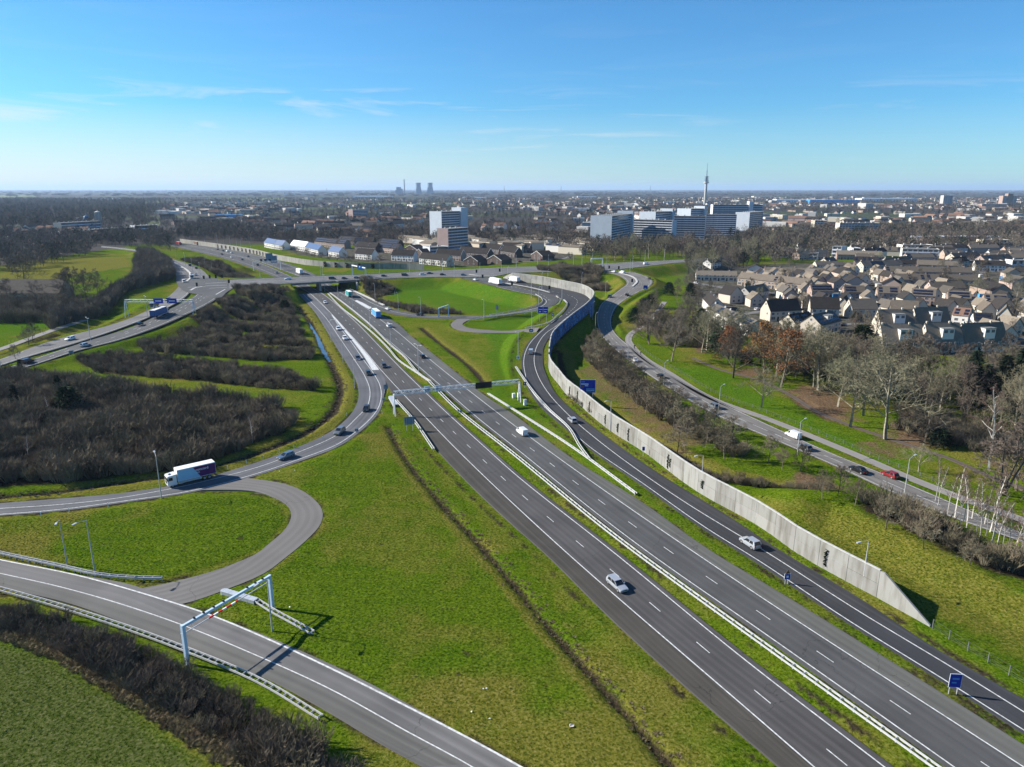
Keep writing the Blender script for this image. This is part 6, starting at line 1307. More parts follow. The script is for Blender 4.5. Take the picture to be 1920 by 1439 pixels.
RH = [
 # px0, py0, px1, py1, label, options
 (1596,598,1644,598,'brown roofed house with a skylight, left of two facing us above the steep roofed row', dict(roof='brown', wall='pale', ridge=10, depth=9)),
 (1667,600,1718,603,'brown roofed house with long ridge, right of two facing us', dict(roof='brown', wall='pale', ridge=10, depth=9)),
 (1651,630,1715,630,'steep roofed pale gabled house with white dormer, left of the rear pair', dict(roof='tan', wall='pale', eave=3.2, ridge=11.5, depth=11, dormer=True)),
 (1722,628,1784,626,'steep roofed pale gabled house with dark dormer, right of the rear pair', dict(roof='tan', wall='pale', eave=3.2, ridge=12, depth=11, dormer=True)),
 (1656,664,1732,664,'steep roofed house behind bare trees, left of the front row', dict(roof='tan', wall='pale', eave=3.0, ridge=11.5, depth=11, dormer=True)),
 (1742,662,1806,661,'steep roofed house with striped roof, middle of the front row', dict(roof='tan', wall='pale', eave=3.0, ridge=11.5, depth=11, dormer=True)),
 (1814,661,1890,659,'steep roofed house with open gable, right of the front row', dict(roof='tan', wall='pale', eave=3.0, ridge=11.5, depth=11, dormer=True)),
 (1782,612,1812,615,'white walled house with reddish roof and a solar field', dict(roof='red', wall='white', eave=6, ridge=9, solar=.5, depth=9)),
 (1823,624,1858,625,'white walled house with solar roof at the right of the estate', dict(roof='dark', wall='white', eave=6, ridge=9, solar=.6, depth=10)),
 (1443,603,1500,600,'pale gabled house with dark roof and white carport strip', dict(roof='dark', wall='pale', ridge=10.5, depth=9)),
 (1518,596,1572,598,'pale gabled house with dark solar roof left of the dormer house', dict(roof='dark', wall='pale', ridge=10.5, depth=9, solar=.4)),
 (1537,632,1575,622,'house with white dormer and large solar roof above the park', dict(roof='grey', wall='pale', ridge=9.5, depth=10, solar=.9, dormer=True)),
 (1490,622,1528,615,'low house with long dark solar roof beside the pale gabled one', dict(roof='dark', wall='pale', eave=4, ridge=7.5, solar=.8, depth=9)),
 (1325,600,1352,612,'white house with grey roof at the park corner, upper of three', dict(roof='grey', wall='white', eave=6, ridge=8.5, solar=.3, depth=8)),
 (1352,614,1378,624,'white house with grey roof at the park corner, middle of three', dict(roof='grey', wall='white', eave=6, ridge=8.5, solar=.4, depth=8)),
 (1381,622,1402,632,'white house with grey roof at the park corner, lowest of three', dict(roof='grey', wall='white', eave=5, ridge=7.5, solar=.5, depth=8)),
 (1771,598,1796,597,'narrow pale gable front with two windows, left of the twin gables', dict(gable=True, roof='dark', wall='pale', depth=11, ridge=9.5)),
 (1797,596,1820,595,'narrow pale gable front, right of the twin gables', dict(gable=True, roof='dark', wall='pale', depth=11, ridge=9.5)),
 (1838,602,1866,603,'pale gable front with paired windows at the right, left of two', dict(gable=True, roof='brown', wall='pale', depth=10, ridge=9.5)),
 (1868,610,1893,612,'pale gable front with paired windows at the right, right of two', dict(gable=True, roof='brown', wall='pale', depth=10, ridge=9.5)),
 (1691,578,1715,578,'pale gable front with dark roof behind the long brown roof, left', dict(gable=True, roof='dark', wall='pale', depth=9, ridge=9)),
 (1716,594,1738,595,'pale gable front with dark roof right of the long brown roof', dict(gable=True, roof='dark', wall='pale', depth=10, ridge=9.5)),
 (1616,575,1642,576,'pale gable front with brown roof, left of a blue roofed one', dict(gable=True, roof='tan', wall='pale', depth=9, ridge=9)),
 (1644,583,1664,584,'dark gable front with blue solar slope', dict(gable=True, roof='dark', wall='grey', depth=9, ridge=9)),
 (1541,585,1562,586,'pale gable front with black roof, left of two by the dark side wall', dict(gable=True, roof='dark', wall='pale', depth=9, ridge=9)),
 (1566,590,1590,592,'pale gable front with black roof, right of two by the dark side wall', dict(gable=True, roof='dark', wall='pale', depth=10, ridge=9.5)),
 (1469,570,1496,572,'pink brick gable standing alone before the hedge', dict(gable=True, roof='grey', wall='pink', depth=9, ridge=9)),
 (1584,545,1622,546,'big pink brick gable, front one of the slanting pair', dict(gable=True, roof='dark', wall='pink', depth=14, ridge=9.5)),
 (1572,527,1606,527,'big pink brick gable, rear one of the slanting pair', dict(gable=True, roof='dark', wall='pink', depth=14, ridge=9.5)),
 (1652,548,1688,550,'pink brick gable left of the long brown row', dict(gable=True, roof='dark', wall='pink', depth=14, ridge=9)),
 (1562,546,1586,546,'pink brick gable left of the slanting pair', dict(gable=True, roof='dark', wall='pink', depth=10, ridge=8.5)),
 (1858,562,1896,562,'red brick gable of a dark slanting terrace at the right', dict(gable=True, roof='dark', wall='brick', depth=26, ridge=9.5)),
 (1896,546,1935,546,'pale gable at the right edge behind the slanting terrace', dict(gable=True, roof='grey', wall='pink', depth=14, ridge=9.5)),
 (1884,527,1915,528,'pink gable with bluish roof at the right edge', dict(gable=True, roof='grey', wall='pink', depth=12, ridge=9)),
 (1582,564,1620,565,'brick terrace with black solar roof, left of the four', dict(roof='brown', wall='brick', solar=.85)),
 (1644,565,1684,567,'brick terrace with black solar roof, second of the four', dict(roof='brown', wall='brick', solar=.95)),
 (1707,570,1751,573,'brick terrace with black solar roof, third of the four', dict(roof='brown', wall='brick', solar=.95)),
 (1775,575,1818,577,'brick terrace with black solar roof, fourth of the four', dict(roof='brown', wall='brick', solar=.95)),
 (1521,562,1560,562,'brick terrace with two black solar fields left of the four', dict(roof='brown', wall='brick', solar=.8)),
 (1844,582,1886,584,'brick terrace with glassy solar roof at the right', dict(roof='brown', wall='brick', solar=.7)),
 (1745,556,1808,556,'brown roofed terrace behind the third solar terrace', dict(roof='brown', wall='pink', solar=.2)),
 (1672,538,1832,541,'very long brown roofed terrace across the estate', dict(roof='brown', wall='pink', solar=.15)),
 (1660,522,1822,524,'long brown roofed terrace just behind the very long one', dict(roof='brown', wall='pink', solar=.12)),
 (1618,511,1692,508,'brown terrace with black solar fields left of the dark trees', dict(roof='brown', wall='pale', solar=.4)),
 (1382,535,1512,549,'long brick terrace with brown roof facing the small square', dict(roof='brown', wall='brick', solar=.08)),
 (1305,526,1381,528,'low brown roofed terrace at the left end of the estate', dict(roof='tan', wall='pale', eave=4, ridge=7)),
 (1433,520,1545,523,'long low brown terrace behind the square', dict(roof='tan', wall='pink', eave=4.5, ridge=7.5)),
 (1530,508,1582,508,'pale terrace under the white flats', dict(roof='grey', wall='pale', eave=5, ridge=7.5)),
 (1405,568,1440,561,'house with dark side wall and brown roof on the square, right', dict(roof='brown', wall='grey', ridge=9)),
 (1368,570,1392,568,'pale gable front with black roof on the square, left', dict(gable=True, roof='dark', wall='pale', depth=10, ridge=10)),
 (1352,556,1392,560,'low house with black roof behind the square', dict(roof='dark', wall='pale', eave=3.5, ridge=6)),
 (1333,503,1352,496,'black roof of a slanting terrace by the avenue, first', dict(roof='dark', wall='white', eave=5, ridge=7.5, solar=.9)),
 (1350,498,1370,490,'black roof of a slanting terrace by the avenue, second', dict(roof='dark', wall='white', eave=5, ridge=7.5, solar=.9)),
 (1368,492,1386,485,'black roof of a slanting terrace by the avenue, third', dict(roof='dark', wall='white', eave=5, ridge=7.5, solar=.9)),
 (1400,517,1432,518,'white gable with dark solar roof behind the long terrace', dict(gable=True, roof='dark', wall='white', depth=10, ridge=8.5)),
 (1342,575,1358,592,'house with bluish solar slope running down to the park corner', dict(roof='dark', wall='grey', solar=.9, depth=8)),
]
for px0, py0, px1, py1, lb, op in RH: house(px0, py0, px1, py1, lb, group=G_R, **op)
# small gabled houses filling the estate between the terraces
occ = []
for o in bpy.data.objects:
    if o.parent is None and o.name.startswith(('house', 'terraced_row')):
        bb = [c for c in o.children if c.name.startswith('wall')][0].data.vertices; lx, ly = max(v.co.x for v in bb), max(v.co.y for v in bb); c_, s_ = cos(o.rotation_euler[2]), sin(o.rotation_euler[2])
        for xx in np.arange(0, lx + 4, 4.0):
            for yy in (2.0, ly - 2.0): occ.append((o.location.x + xx * c_ - yy * s_, o.location.y + xx * s_ + yy * c_))
occ = np.array(occ)
cand = [q for q in sorted(scatter(poly_px([(1400,528),(1600,512),(1920,508),(1960,600),(1890,650),(1640,600),(1520,600),(1420,590)]), 330, 123, 10.5)) if ((occ[:, 0] - q[0])**2 + (occ[:, 1] - q[1] - 4.5)**2).min() > 64 and NEARROAD[min(np.searchsorted(ys, q[1]), len(ys)-1), min(np.searchsorted(xs, q[0]), len(xs)-1)] > 3]
for k, (x, y) in enumerate(cand[::max(1, len(cand) // 70)][:70]):
    r_ = random.Random(900 + k); w_ = r_.uniform(6, 8); a = r_.gauss(0, .12); house(0, 0, 0, 0, f'small pale gabled house filling the estate, {nth(k)} from the left', world=((x - w_/2*cos(a), y - w_/2*sin(a), height(x, y)), (x + w_/2*cos(a), y + w_/2*sin(a), height(x, y))), depth=9, eave=4.6, ridge=8.2, roof=r_.choice(('tan', 'brown', 'dark', 'grey')), wall=r_.choice(('pale', 'pale', 'white', 'pink')), gable=True, group=G_R)
# garden sheds and walls between the terraces
SHED = MB().box(0, 3.2, 0, 2.6, 0, 2.3).box(-.15, 3.35, -.15, 2.75, 2.3, 2.45)
shed_m = [SHED.mesh('garden_shed', M[k]) for k in ('wall_brick', 'wall_grey', 'wall_white', 'sign_light_blue', 'concrete_dark')]
for k, (x, y) in enumerate(sorted(scatter(poly_px([(1420,530),(1900,515),(1920,640),(1640,640),(1500,600),(1400,570)]), 70, 77, 9))):
    o = obj('garden_shed', shed_m[k % 5], None, (x, y, height(x, y)), random.uniform(-.3, .3)); 
    tag(o, ['brick', 'grey', 'white', 'blue', 'dark'][k % 5] + f' garden shed among the terraces, {nth(k)} from the left', 'shed', 'garden sheds of the right hand estate')
# new housing estate behind the far barrier
G_N = 'new houses behind the far barrier'
NEW = [(495.7,463.5,514,467.2,'white house with blue solar roof at the left end of the new estate','solar_blue','white',0),(515,467.5,530,469.5,'white house with half white roof, second in the new estate','solar_blue','white',0),
 (545,468,572,472.3,'white house with two pale roof slopes in the new estate','white','white',0),(573,472.5,597,479.5,'white house with two blue roof slopes in the new estate','solar_blue','white',0),(616,481,636,484,'white house with blue roof right of the hedge','solar_blue','white',0),
 (666,485.5,697,488.5,'long white row with dark blue roof above the barrier, left','roof_dark','white',0),(734,489,775,491,'long row with dark roof above the barrier, middle','roof_dark','white',0),(786,495,837,500.5,'long row with dark roof and blue gable above the barrier, right','roof_dark','white',0),
 (590,461,617,464,'dark solar roofed house in the second line, left','roof_dark','brick',.9),(612,464,646,467,'dark solar roofed house in the second line, middle','roof_dark','brick',.9),(634,459,664,461,'dark solar roofed row behind, left','roof_dark','dark',.9),(664,461,700,462,'dark solar roofed row behind, right','roof_dark','dark',.7),
 (665,471,705,474,'black roofed row behind the long white one','roof_dark','dark',.2),(708,473,746,477,'black solar roofed row before the brown tower','roof_dark','brick',.9),(712,464,746,467,'black solar roofed row in the third line','roof_dark','dark',.9),(817,487,864,490,'black roofed row with white edges, left','roof_dark','brick',0),
 (860,482,914,487,'large black roofed row with white edges, centre','roof_dark','dark',0),(903,474,936,478,'black roofed house with white edges, right of centre','roof_dark','dark',0),(938,480,966,484,'black roofed house with white gable edges near the street','roof_dark','dark',0),(940,473,992,475,'long black roofed row at the back right of the new estate','roof_dark','dark',0)]
for k, (a, b, c, d, lb, rm, wl_, so) in enumerate(NEW):
    M['roof_tmp'] = M[rm]; house(a, b, c, d, lb, depth=9, eave=5.6, ridge=10.2, roof='tmp', wall=wl_, group=G_N, solar=so, trim=(k >= 15), chimney=False)
for k, (a, b, c, d, lb) in enumerate([(870,497,896,499,'dark brick gable with white edge by the street, left'),(913,495,940,497,'dark brick gable with white edge by the street, middle'),(996,486,1017,489,'dark brick gable with white edge near the ring lights'),(757,474,782,476,'dark gable house before the brown tower'),(778,482,794,484,'pale gable with white edge between the dark rows')]):
    house(a, b, c, d, lb, depth=14 if k != 4 else 10, eave=4.2, ridge=8.4, roof='dark', wall='dark', gable=True, trim=True, group=G_N)
# ---- apartment slabs
def slab(label, pxa, pya, pxb, pyb, height_, depth, wall='white', end='white', floors=11, stair=None, bay=4.2, z=0.0, band='frame', extra=0):
    a, b = G(pxa, pya), G(pxb, pyb); d = b - a; L_ = hypot(d.x, d.y); root = empty('apartment_block', (a.x, a.y, 0), atan2(d.y, d.x)); tag(root, label, 'apartment block')
    obj('wall', MB().box(0, L_, 0, depth, -.5, height_).mesh('wall', M['wall_' + wall]), root)
    for x0_, x1_ in ((-.35, -.005), (L_ + .005, L_ + .35)): obj('end_wall', MB().box(x0_, x1_, -1.1, depth + .1, -.5, height_ + .8).mesh('end_wall', M[end]), root)
    obj('roof', MB().box(-.3, L_ + .3, -1.2, depth + .2, height_ + .003, height_ + .5).mesh('roof', M['concrete_dark']), root)
    fh = height_ / floors; par = MB().box(0, L_, -1.25, -1.12, 0, fh * .36).box(0, L_, -1.12, -.006, 0, .16).mesh('gallery', M['slab_band'])
    nb = max(2, int(L_ / bay)); wm = MB().box(-bay * .36, bay * .36, -.10, .02, 0, fh * .5).mesh('window', M['win'])
    for f in range(floors):
        obj('gallery', par, root, (0, 0, f * fh + .2))
        for k in range(nb): obj('window', wm, root, ((k + .5) * L_ / nb, 0, f * fh + fh * .42))
    for k in range(int(L_ / 9)): obj('roof_vent', MB().box(-.7, .7, -.7, .7, 0, 1.5).mesh('roof_vent', M['concrete']), root, ((k + .5) * 9, depth * .5, height_ + .45))
    if stair: x_, w_, h_ = stair; obj('stair_tower', MB().box(x_ * L_ - w_/2, x_ * L_ + w_/2, -3.0, depth * .7, -.5, height_ + h_).mesh('stair_tower', M[end]), root)
    return root
M['slab_white'] = mat('slab_end_white', (0.48, 0.52, 0.56), .8, .05, .2); M['slab_band'] = mat('slab_gallery', (0.54, 0.56, 0.60), .8, .12, .3); M['wall_slab'] = mat('slab_wall', (0.10, 0.12, 0.15), .7, .2, .2); M['slab_brown'] = mat('slab_end_brown', (0.30, 0.22, 0.20), .9, .08, .2); M['wall_brown'] = mat('slab_wall_brown', (0.045, 0.036, 0.034), .8, .2, .2)
slab('tall apartment slab with white end wall at the left of the blue group', 1144, 463, 1184, 453, 35, 25, 'slab', 'slab_white', 12, (0.93, 6, 4))
slab('apartment slab with white galleries stepping down in front', 1187, 452, 1259, 455, 27, 14, 'slab', 'slab_white', 9)
slab('short apartment slab with white end behind the white galleries', 1226, 447, 1262, 443, 35, 24, 'slab', 'slab_white', 11, (0.85, 6, 4))
slab('apartment slab with white galleries in the middle of the blue group', 1262, 448, 1320, 449, 30, 14, 'slab', 'slab_white', 10)
slab('short apartment slab with white end in the middle of the blue group', 1292, 437, 1320, 435, 36, 24, 'slab', 'slab_white', 12, (0.9, 6, 4))
slab('apartment slab with dark galleries right of the middle', 1322, 440, 1378, 441, 29, 14, 'slab', 'slab_white', 10)
slab('long apartment slab at the back right of the blue group', 1334, 430, 1426, 430, 40, 14, 'slab', 'slab_band', 13, (0.76, 7, 6))
slab('apartment slab with pale end at the right of the blue group', 1402, 436, 1427, 433, 30, 22, 'slab', 'slab_white', 10)
slab('grey blue apartment tower with white end and tall stair tower', 828, 452, 876, 448, 37, 20, 'slab', 'slab_white', 12, (0.84, 14, 5))
slab('brown brick apartment tower in front of the grey blue one', 840, 475, 876, 471, 25, 14, 'brown', 'slab_brown', 8, None)
slab('low flat roofed block beside the brown tower', 806, 482, 840, 480, 9, 14, 'slab', 'slab_white', 3)
slab('dark brick apartment block far behind the new estate', 662, 413, 690, 412, 22, 16, 'brown', 'slab_brown', 7)
slab('wide pale office slab among the trees on the right', 1572, 443, 1645, 443, 18, 13, 'pale', 'wall_pale', 6)
slab('pale office block left of the wide slab', 1526, 432, 1548, 432, 15, 14, 'pale', 'wall_pale', 5)
slab('three storey white school block with banded windows', 1690, 487, 1757, 489, 10, 12, 'white', 'wall_white', 3)
slab('second white school block behind the first', 1690, 477, 1745, 477, 9, 11, 'white', 'wall_white', 3)
slab('cream three storey block at the upper right', 1840, 468, 1888, 468, 10, 11, 'pale', 'wall_pale', 3)
slab('white three storey flats with red corner', 1560, 484, 1576, 485, 11, 12, 'white', 'slab_white', 3)
slab('white low flats with blue wing', 1598, 484, 1610, 484, 9, 12, 'white', 'slab_white', 3)
slab('long white single storey block at the right', 1808, 499, 1882, 500, 4.2, 9, 'white', 'wall_white', 1)
slab('short white single storey block at the right edge', 1896, 500, 1930, 500, 5, 9, 'white', 'wall_white', 1)
slab('white low terrace block under the avenue trees, left', 1446, 483, 1478, 484, 6, 9, 'white', 'wall_white', 2)
slab('white low terrace block under the avenue trees, right', 1505, 487, 1532, 488, 6, 9, 'white', 'wall_white', 2)
slab('tall grey tower block on the right horizon', 1767, 386, 1784, 386, 40, 22, 'slab', 'wall_grey', 12, None, 8)
slab('red brick tower block on the right horizon', 1878, 386, 1904, 386, 38, 24, 'brick', 'wall_brick', 9, (0.5, 22, 10), 10)
slab('long low brick block left of the red tower', 1840, 391, 1886, 391, 14, 24, 'brown', 'wall_brick', 4, None, 12)
# low white sheds (large roofs) of the town centre and business park
for k, (px, py, w_, d_, h_, mt, lb) in enumerate([(1622,392,26,60,18,'wall_grey','round grey hall roof in the town centre'),(1700,462,75,18,6,'white','long flat white roof behind the school'),(1790,456,110,22,8,'sign_white','very long pale blue flat roof behind the school'),(560,365,300,200,18,'white','white warehouse far in the plain'),(890,374,160,80,12,'white','white hall in the far plain'),(700,372,280,120,14,'white','long white warehouse in the far plain'),(430,411,60,20,9,'sign_light_blue','pale blue block beyond the trees'),(200,377,180,40,12,'white','white farm hall at the wood edge'),(1560,381,240,60,14,'sign_light_blue','pale blue hall at the right horizon'),(1500,380,260,60,14,'white','white hall at the right horizon'),(1660,378,300,80,16,'white','row of white halls below the horizon'),(1100,372,140,60,12,'white','small white hall below the horizon'),(1430,372,150,60,14,'wall_pale','pale hall right of the tower')]):
    g = G(px, py); o = obj('warehouse', MB().box(-w_/2, w_/2, -d_/2, d_/2, -.5, h_).box(-w_/2 + 1, w_/2 - 1, -d_/2 + 1, d_/2 - 1, h_ - .02, h_ + .8).mesh('warehouse', M[mt]), None, g); tag(o, lb, 'warehouse')
# ---- telecom tower
tw = empty('telecom_tower', G(1321.5, 384)); tag(tw, 'slender white telecom tower with ringed platforms and red mast on the horizon', 'tower')
sc_ = (384 - 315) / 69.0; dist = G(1321.5, 384).y; mpx = dist / F_PX                        # metres per survey pixel at the tower
Hh = lambda py: (384 - py) * mpx * 1.035
obj('shaft', MB().lathe([(2.8 * mpx, 0), (2.2 * mpx, Hh(352)), (2.1 * mpx, Hh(346))], 20).mesh('shaft', M['concrete'], True), tw)
for k, (y0_, y1_, r_) in enumerate(((348, 345.2, 4.6), (344.4, 343.2, 4.3), (342, 341, 4.0), (339.8, 338.8, 4.3), (337.4, 336.4, 3.8))): obj('platform', MB().lathe([(2.0 * mpx, Hh(y0_)), (r_ * mpx, Hh(y0_ - .3)), (r_ * mpx, Hh(y1_)), (1.6 * mpx, Hh(y1_ - .2))], 20).mesh('platform', M['concrete'] if k == 0 else M['sign_back']), tw)
obj('neck', MB().lathe([(1.9 * mpx, Hh(346)), (1.6 * mpx, Hh(335.6))], 16).mesh('neck', M['concrete']), tw)
obj('mast', MB().lathe([(.75 * mpx, Hh(335.8)), (.7 * mpx, Hh(326)), (.35 * mpx, Hh(325)), (.3 * mpx, Hh(314.5))], 10).mesh('mast', M['sign_back']), tw)
# ---- power station
for k, px in enumerate((784.5, 806.8)):
    g = G(px, 364.0); mp_ = g.y / F_PX; prof = [(6.6, 0), (6.1, 3), (5.3, 7), (4.6, 12), (4.35, 15.5), (4.6, 18.2), (4.9, 19.6)]
    o = obj('cooling_tower', MB().lathe([(a * mp_, b * mp_) for a, b in prof], 28).mesh('cooling_tower', M['sign_back'], True), None, g); tag(o, 'concrete cooling tower on the horizon, ' + ('left' if k == 0 else 'right') + ' of the pair', 'cooling tower', 'cooling towers')
g = G(758.5, 364); mp_ = g.y / F_PX; tag(obj('chimney_stack', MB().lathe([(1.3 * mp_, 0), (1.1 * mp_, 25.5 * mp_)], 14).mesh('chimney_stack', M['concrete']), None, g), 'tall grey power station chimney left of the cooling towers', 'chimney')
g = G(749, 364); tag(obj('boiler_house', MB().box(-4.2 * mp_, 2 * mp_, -60, 60, 0, 12 * mp_).box(2 * mp_, 5 * mp_, -60, 60, 0, 9 * mp_).box(-6 * mp_, -4.2 * mp_, -60, 60, 0, 7 * mp_).mesh('boiler_house', M['sign_back']), None, g), 'blocky power station building left of the chimney', 'building')
for k, (px, py, h_, lb) in enumerate([(945.5, 361, 12, 'thin mast on the horizon right of the cooling towers'), (1052, 361, 12, 'thin mast on the horizon above the church'), (1219, 361, 12, 'thin mast on the horizon left of the telecom tower'), (613, 361, 8, 'thin mast on the left horizon'), (312, 361, 6, 'thin mast at the far left horizon')]):
    g = G(px, py); mp_ = g.y / F_PX; tag(obj('radio_mast', MB().lathe([(.7 * mp_, 0), (.45 * mp_, h_ * .75 * mp_), (.2 * mp_, h_ * mp_)], 8).mesh('radio_mast', M['sign_back']), None, g), lb, 'mast')
# ---- mosque, village and farm on the left
g = G(186.5, 425); mn = empty('minaret', g); tag(mn, 'white square minaret with pointed top rising before the wood', 'minaret')
mp_ = g.y / F_PX
for dx, dy in ((-1, -1), (1, -1), (-1, 1), (1, 1)): obj('corner_pier', MB().box(-.9, .9, -.9, .9, 0, 25).mesh('corner_pier', M['wall_pale']), mn, (dx * 3.2, dy * 3.2, 0))
obj('core', MB().box(-2.2, 2.2, -2.2, 2.2, 0, 24).mesh('core', M['wall_grey']), mn); obj('cap', MB().lathe([(4.6, 25), (4.6, 26), (1.2, 27.5), (.25, 28), (.2, 31)], 12).mesh('cap', M['wall_white']), mn)
g = G(164, 421); mq = empty('mosque', g); tag(mq, 'pale mosque hall with a blue dome left of the minaret', 'mosque')
obj('hall', MB().box(-14, 14, -10, 10, 0, 9).box(-18, -14, -6, 6, 0, 13).mesh('hall', M['wall_white']), mq); obj('dome', MB().lathe([(6, 9), (6, 11), (5.4, 14), (3.6, 16.5), (1.2, 17.6), (.2, 18), (.1, 21)], 20).mesh('dome', M['sign_light_blue'], True), mq)
slab('long two storey block with pale end wall beside the mosque', 116, 436, 190, 431, 14, 14, 'slab', 'wall_pale', 3); slab('dark long block before the wood on the left', 170, 445, 250, 440, 10, 14, 'brown', 'wall_pale', 2); slab('white low block at the forest edge', 254, 438, 296, 436, 11, 14, 'brown', 'sign_white', 2)
house(-60, 560, 112, 560, 'long dark farm roof behind trees at the left edge', depth=16, eave=3.4, ridge=11, roof='brown', wall='brick', wins=False, chimney=False, name='farm_barn')
G_V = 'village houses left of the wood'
r_ = random.Random(5)
for k in range(34):
    px = 170 * (k + r_.random()) / 34; py = r_.uniform(428, 446) + (px < 60) * 3; house(px, py, px + r_.uniform(7, 16), py + r_.uniform(-1.2, 1.2), f'small terrace in the village before the left hand wood, {nth(k)} from the left', depth=9, roof=r_.choice(('red', 'grey', 'red', 'dark')), wall=r_.choice(('white', 'pale', 'pink')), group=G_V, wins=False, chimney=False, solar=0)
# ---- town rows further back: nearest rows as houses of their own
G_T = 'town houses beyond the estates'
def town_rows(poly_pts, n, seed, label, walls, roofs, angs=(0.02, 0.02, -.35, .5), group=G_T, lmin=14, lmax=42, eave=5.2, ridge=8.6, mind=17):
    for k, (x, y) in enumerate(sorted(scatter(poly_px(poly_pts), n, seed, mind))):
        r_ = random.Random(seed * 97 + k); L_ = r_.uniform(lmin, lmax); a = r_.choice(angs) + r_.gauss(0, .06); c, s_ = cos(a) * L_/2, sin(a) * L_/2
        house(0, 0, 0, 0, f'{label}, {nth(k)} from the left', world=((x - c, y - s_, 0), (x + c, y + s_, 0)), depth=9, eave=eave, ridge=ridge, roof=r_.choice(roofs), wall=r_.choice(walls), group=group, wins=(y < 720), chimney=(y < 800), solar=.25 if r_.random() < .4 and y < 800 else 0, gable=False)
town_rows([(1440,470),(1920,440),(1960,500),(1830,515),(1600,505),(1440,500)], 60, 21, 'town row right of the avenue near the school blocks', ('white', 'pale', 'pink', 'brick'), ('brown', 'grey', 'tan', 'dark'), mind=20)
town_rows([(1480,425),(1960,405),(1960,440),(1440,468)], 70, 22, 'small town row among trees below the right horizon', ('white', 'pale', 'pink', 'brick'), ('red', 'grey', 'brown', 'dark'), mind=30)
town_rows([(760,455),(1080,452),(1100,470),(1060,480),(900,470),(780,470)], 44, 23, 'cream flat fronted row beyond the black roofed estate', ('pale', 'white', 'pale'), ('tan', 'grey', 'tan'), eave=7.5, ridge=9.0, mind=17, angs=(-.95, -.8, -.7, .3))
town_rows([(400,412),(760,412),(800,440),(700,452),(560,440),(420,425)], 70, 24, 'dark roofed row in the suburb beyond the motorway', ('brick', 'pink', 'white', 'pale'), ('dark', 'grey', 'dark', 'red'), mind=24)
# ================================================================ VEHICLES
PAINT = {}
def paint(nm, c, metal=.3):
    if nm not in PAINT: PAINT[nm] = mat('paint_' + nm, c, .32, .04, 1.0, metal=metal, spec=.5, coat=.5)
    return PAINT[nm]
COLS = {'white': (0.72, 0.72, 0.72), 'silver': (0.42, 0.44, 0.47), 'grey': (0.16, 0.175, 0.19), 'black': (0.012, 0.012, 0.014), 'navy': (0.015, 0.025, 0.07), 'bluegrey': (0.12, 0.165, 0.22), 'red': (0.22, 0.012, 0.015), 'maroon': (0.05, 0.014, 0.014), 'green': (0.03, 0.10, 0.08)}
WHEEL = {}
def wheel_mesh(r, w):
    k = (r, w)
    if k not in WHEEL:
        t = MB(); t.tube((0, -w/2, 0), (0, w/2, 0), r, n=14); q = MB(); q.tube((0, -w/2 - .015, 0), (0, w/2 + .015, 0), r * .62, n=10); WHEEL[k] = (t.mesh('tyre', M['rubber']), q.mesh('rim', M['rim']))
    return WHEEL[k]
def wheels(root, xs_, track, r=.32, w=.22):
    tm, rm = wheel_mesh(r, w)
    for x in xs_:
        for s_ in (-1, 1): t = obj('wheel', tm, root, (x, s_ * track, r)); obj('rim', rm, t)
def loft(secs, name, material, smooth=True):
    """secs: list of (x, [(y, z), ...]) rings with equal counts"""
    n = len(secs[0][1]); V = []; Fq = []
    for x, ring in secs: V += [(x, y, z) for y, z in ring]
    for i_ in range(len(secs) - 1):
        for k in range(n): j = (k + 1) % n; Fq.append((i_*n + k, i_*n + j, (i_+1)*n + j, (i_+1)*n + k))
    me = bpy.data.meshes.new(name); me.from_pydata(V, [], Fq + [tuple(range(n - 1, -1, -1)), tuple((len(secs) - 1) * n + k for k in range(n))]); me.materials.append(material)
    if smooth: me.polygons.foreach_set('use_smooth', [True] * len(Fq) + [False, False]); me.set_sharp_from_angle(angle=radians(38))
    me.update(); return me
SHAPES = {  # length half, width half, hood z, belt z, roof z, cabin base front/rear x, roof front/rear x
 'hatch': dict(l=2.08, w=.89, hood=.86, belt=.95, roof=1.47, cf=.95, cr=-2.0, rf=.18, rr=-1.62),
 'estate': dict(l=2.32, w=.90, hood=.84, belt=.94, roof=1.46, cf=1.0, cr=-2.22, rf=.2, rr=-1.95),
 'saloon': dict(l=2.35, w=.90, hood=.84, belt=.95, roof=1.43, cf=.95, cr=-1.75, rf=.15, rr=-1.05),
 'suv': dict(l=2.25, w=.94, hood=1.02, belt=1.10, roof=1.68, cf=1.0, cr=-2.15, rf=.3, rr=-1.85),
 'van': dict(l=2.45, w=.96, hood=1.05, belt=1.15, roof=1.90, cf=1.55, cr=-2.42, rf=.75, rr=-2.36),
}
CAR = {}
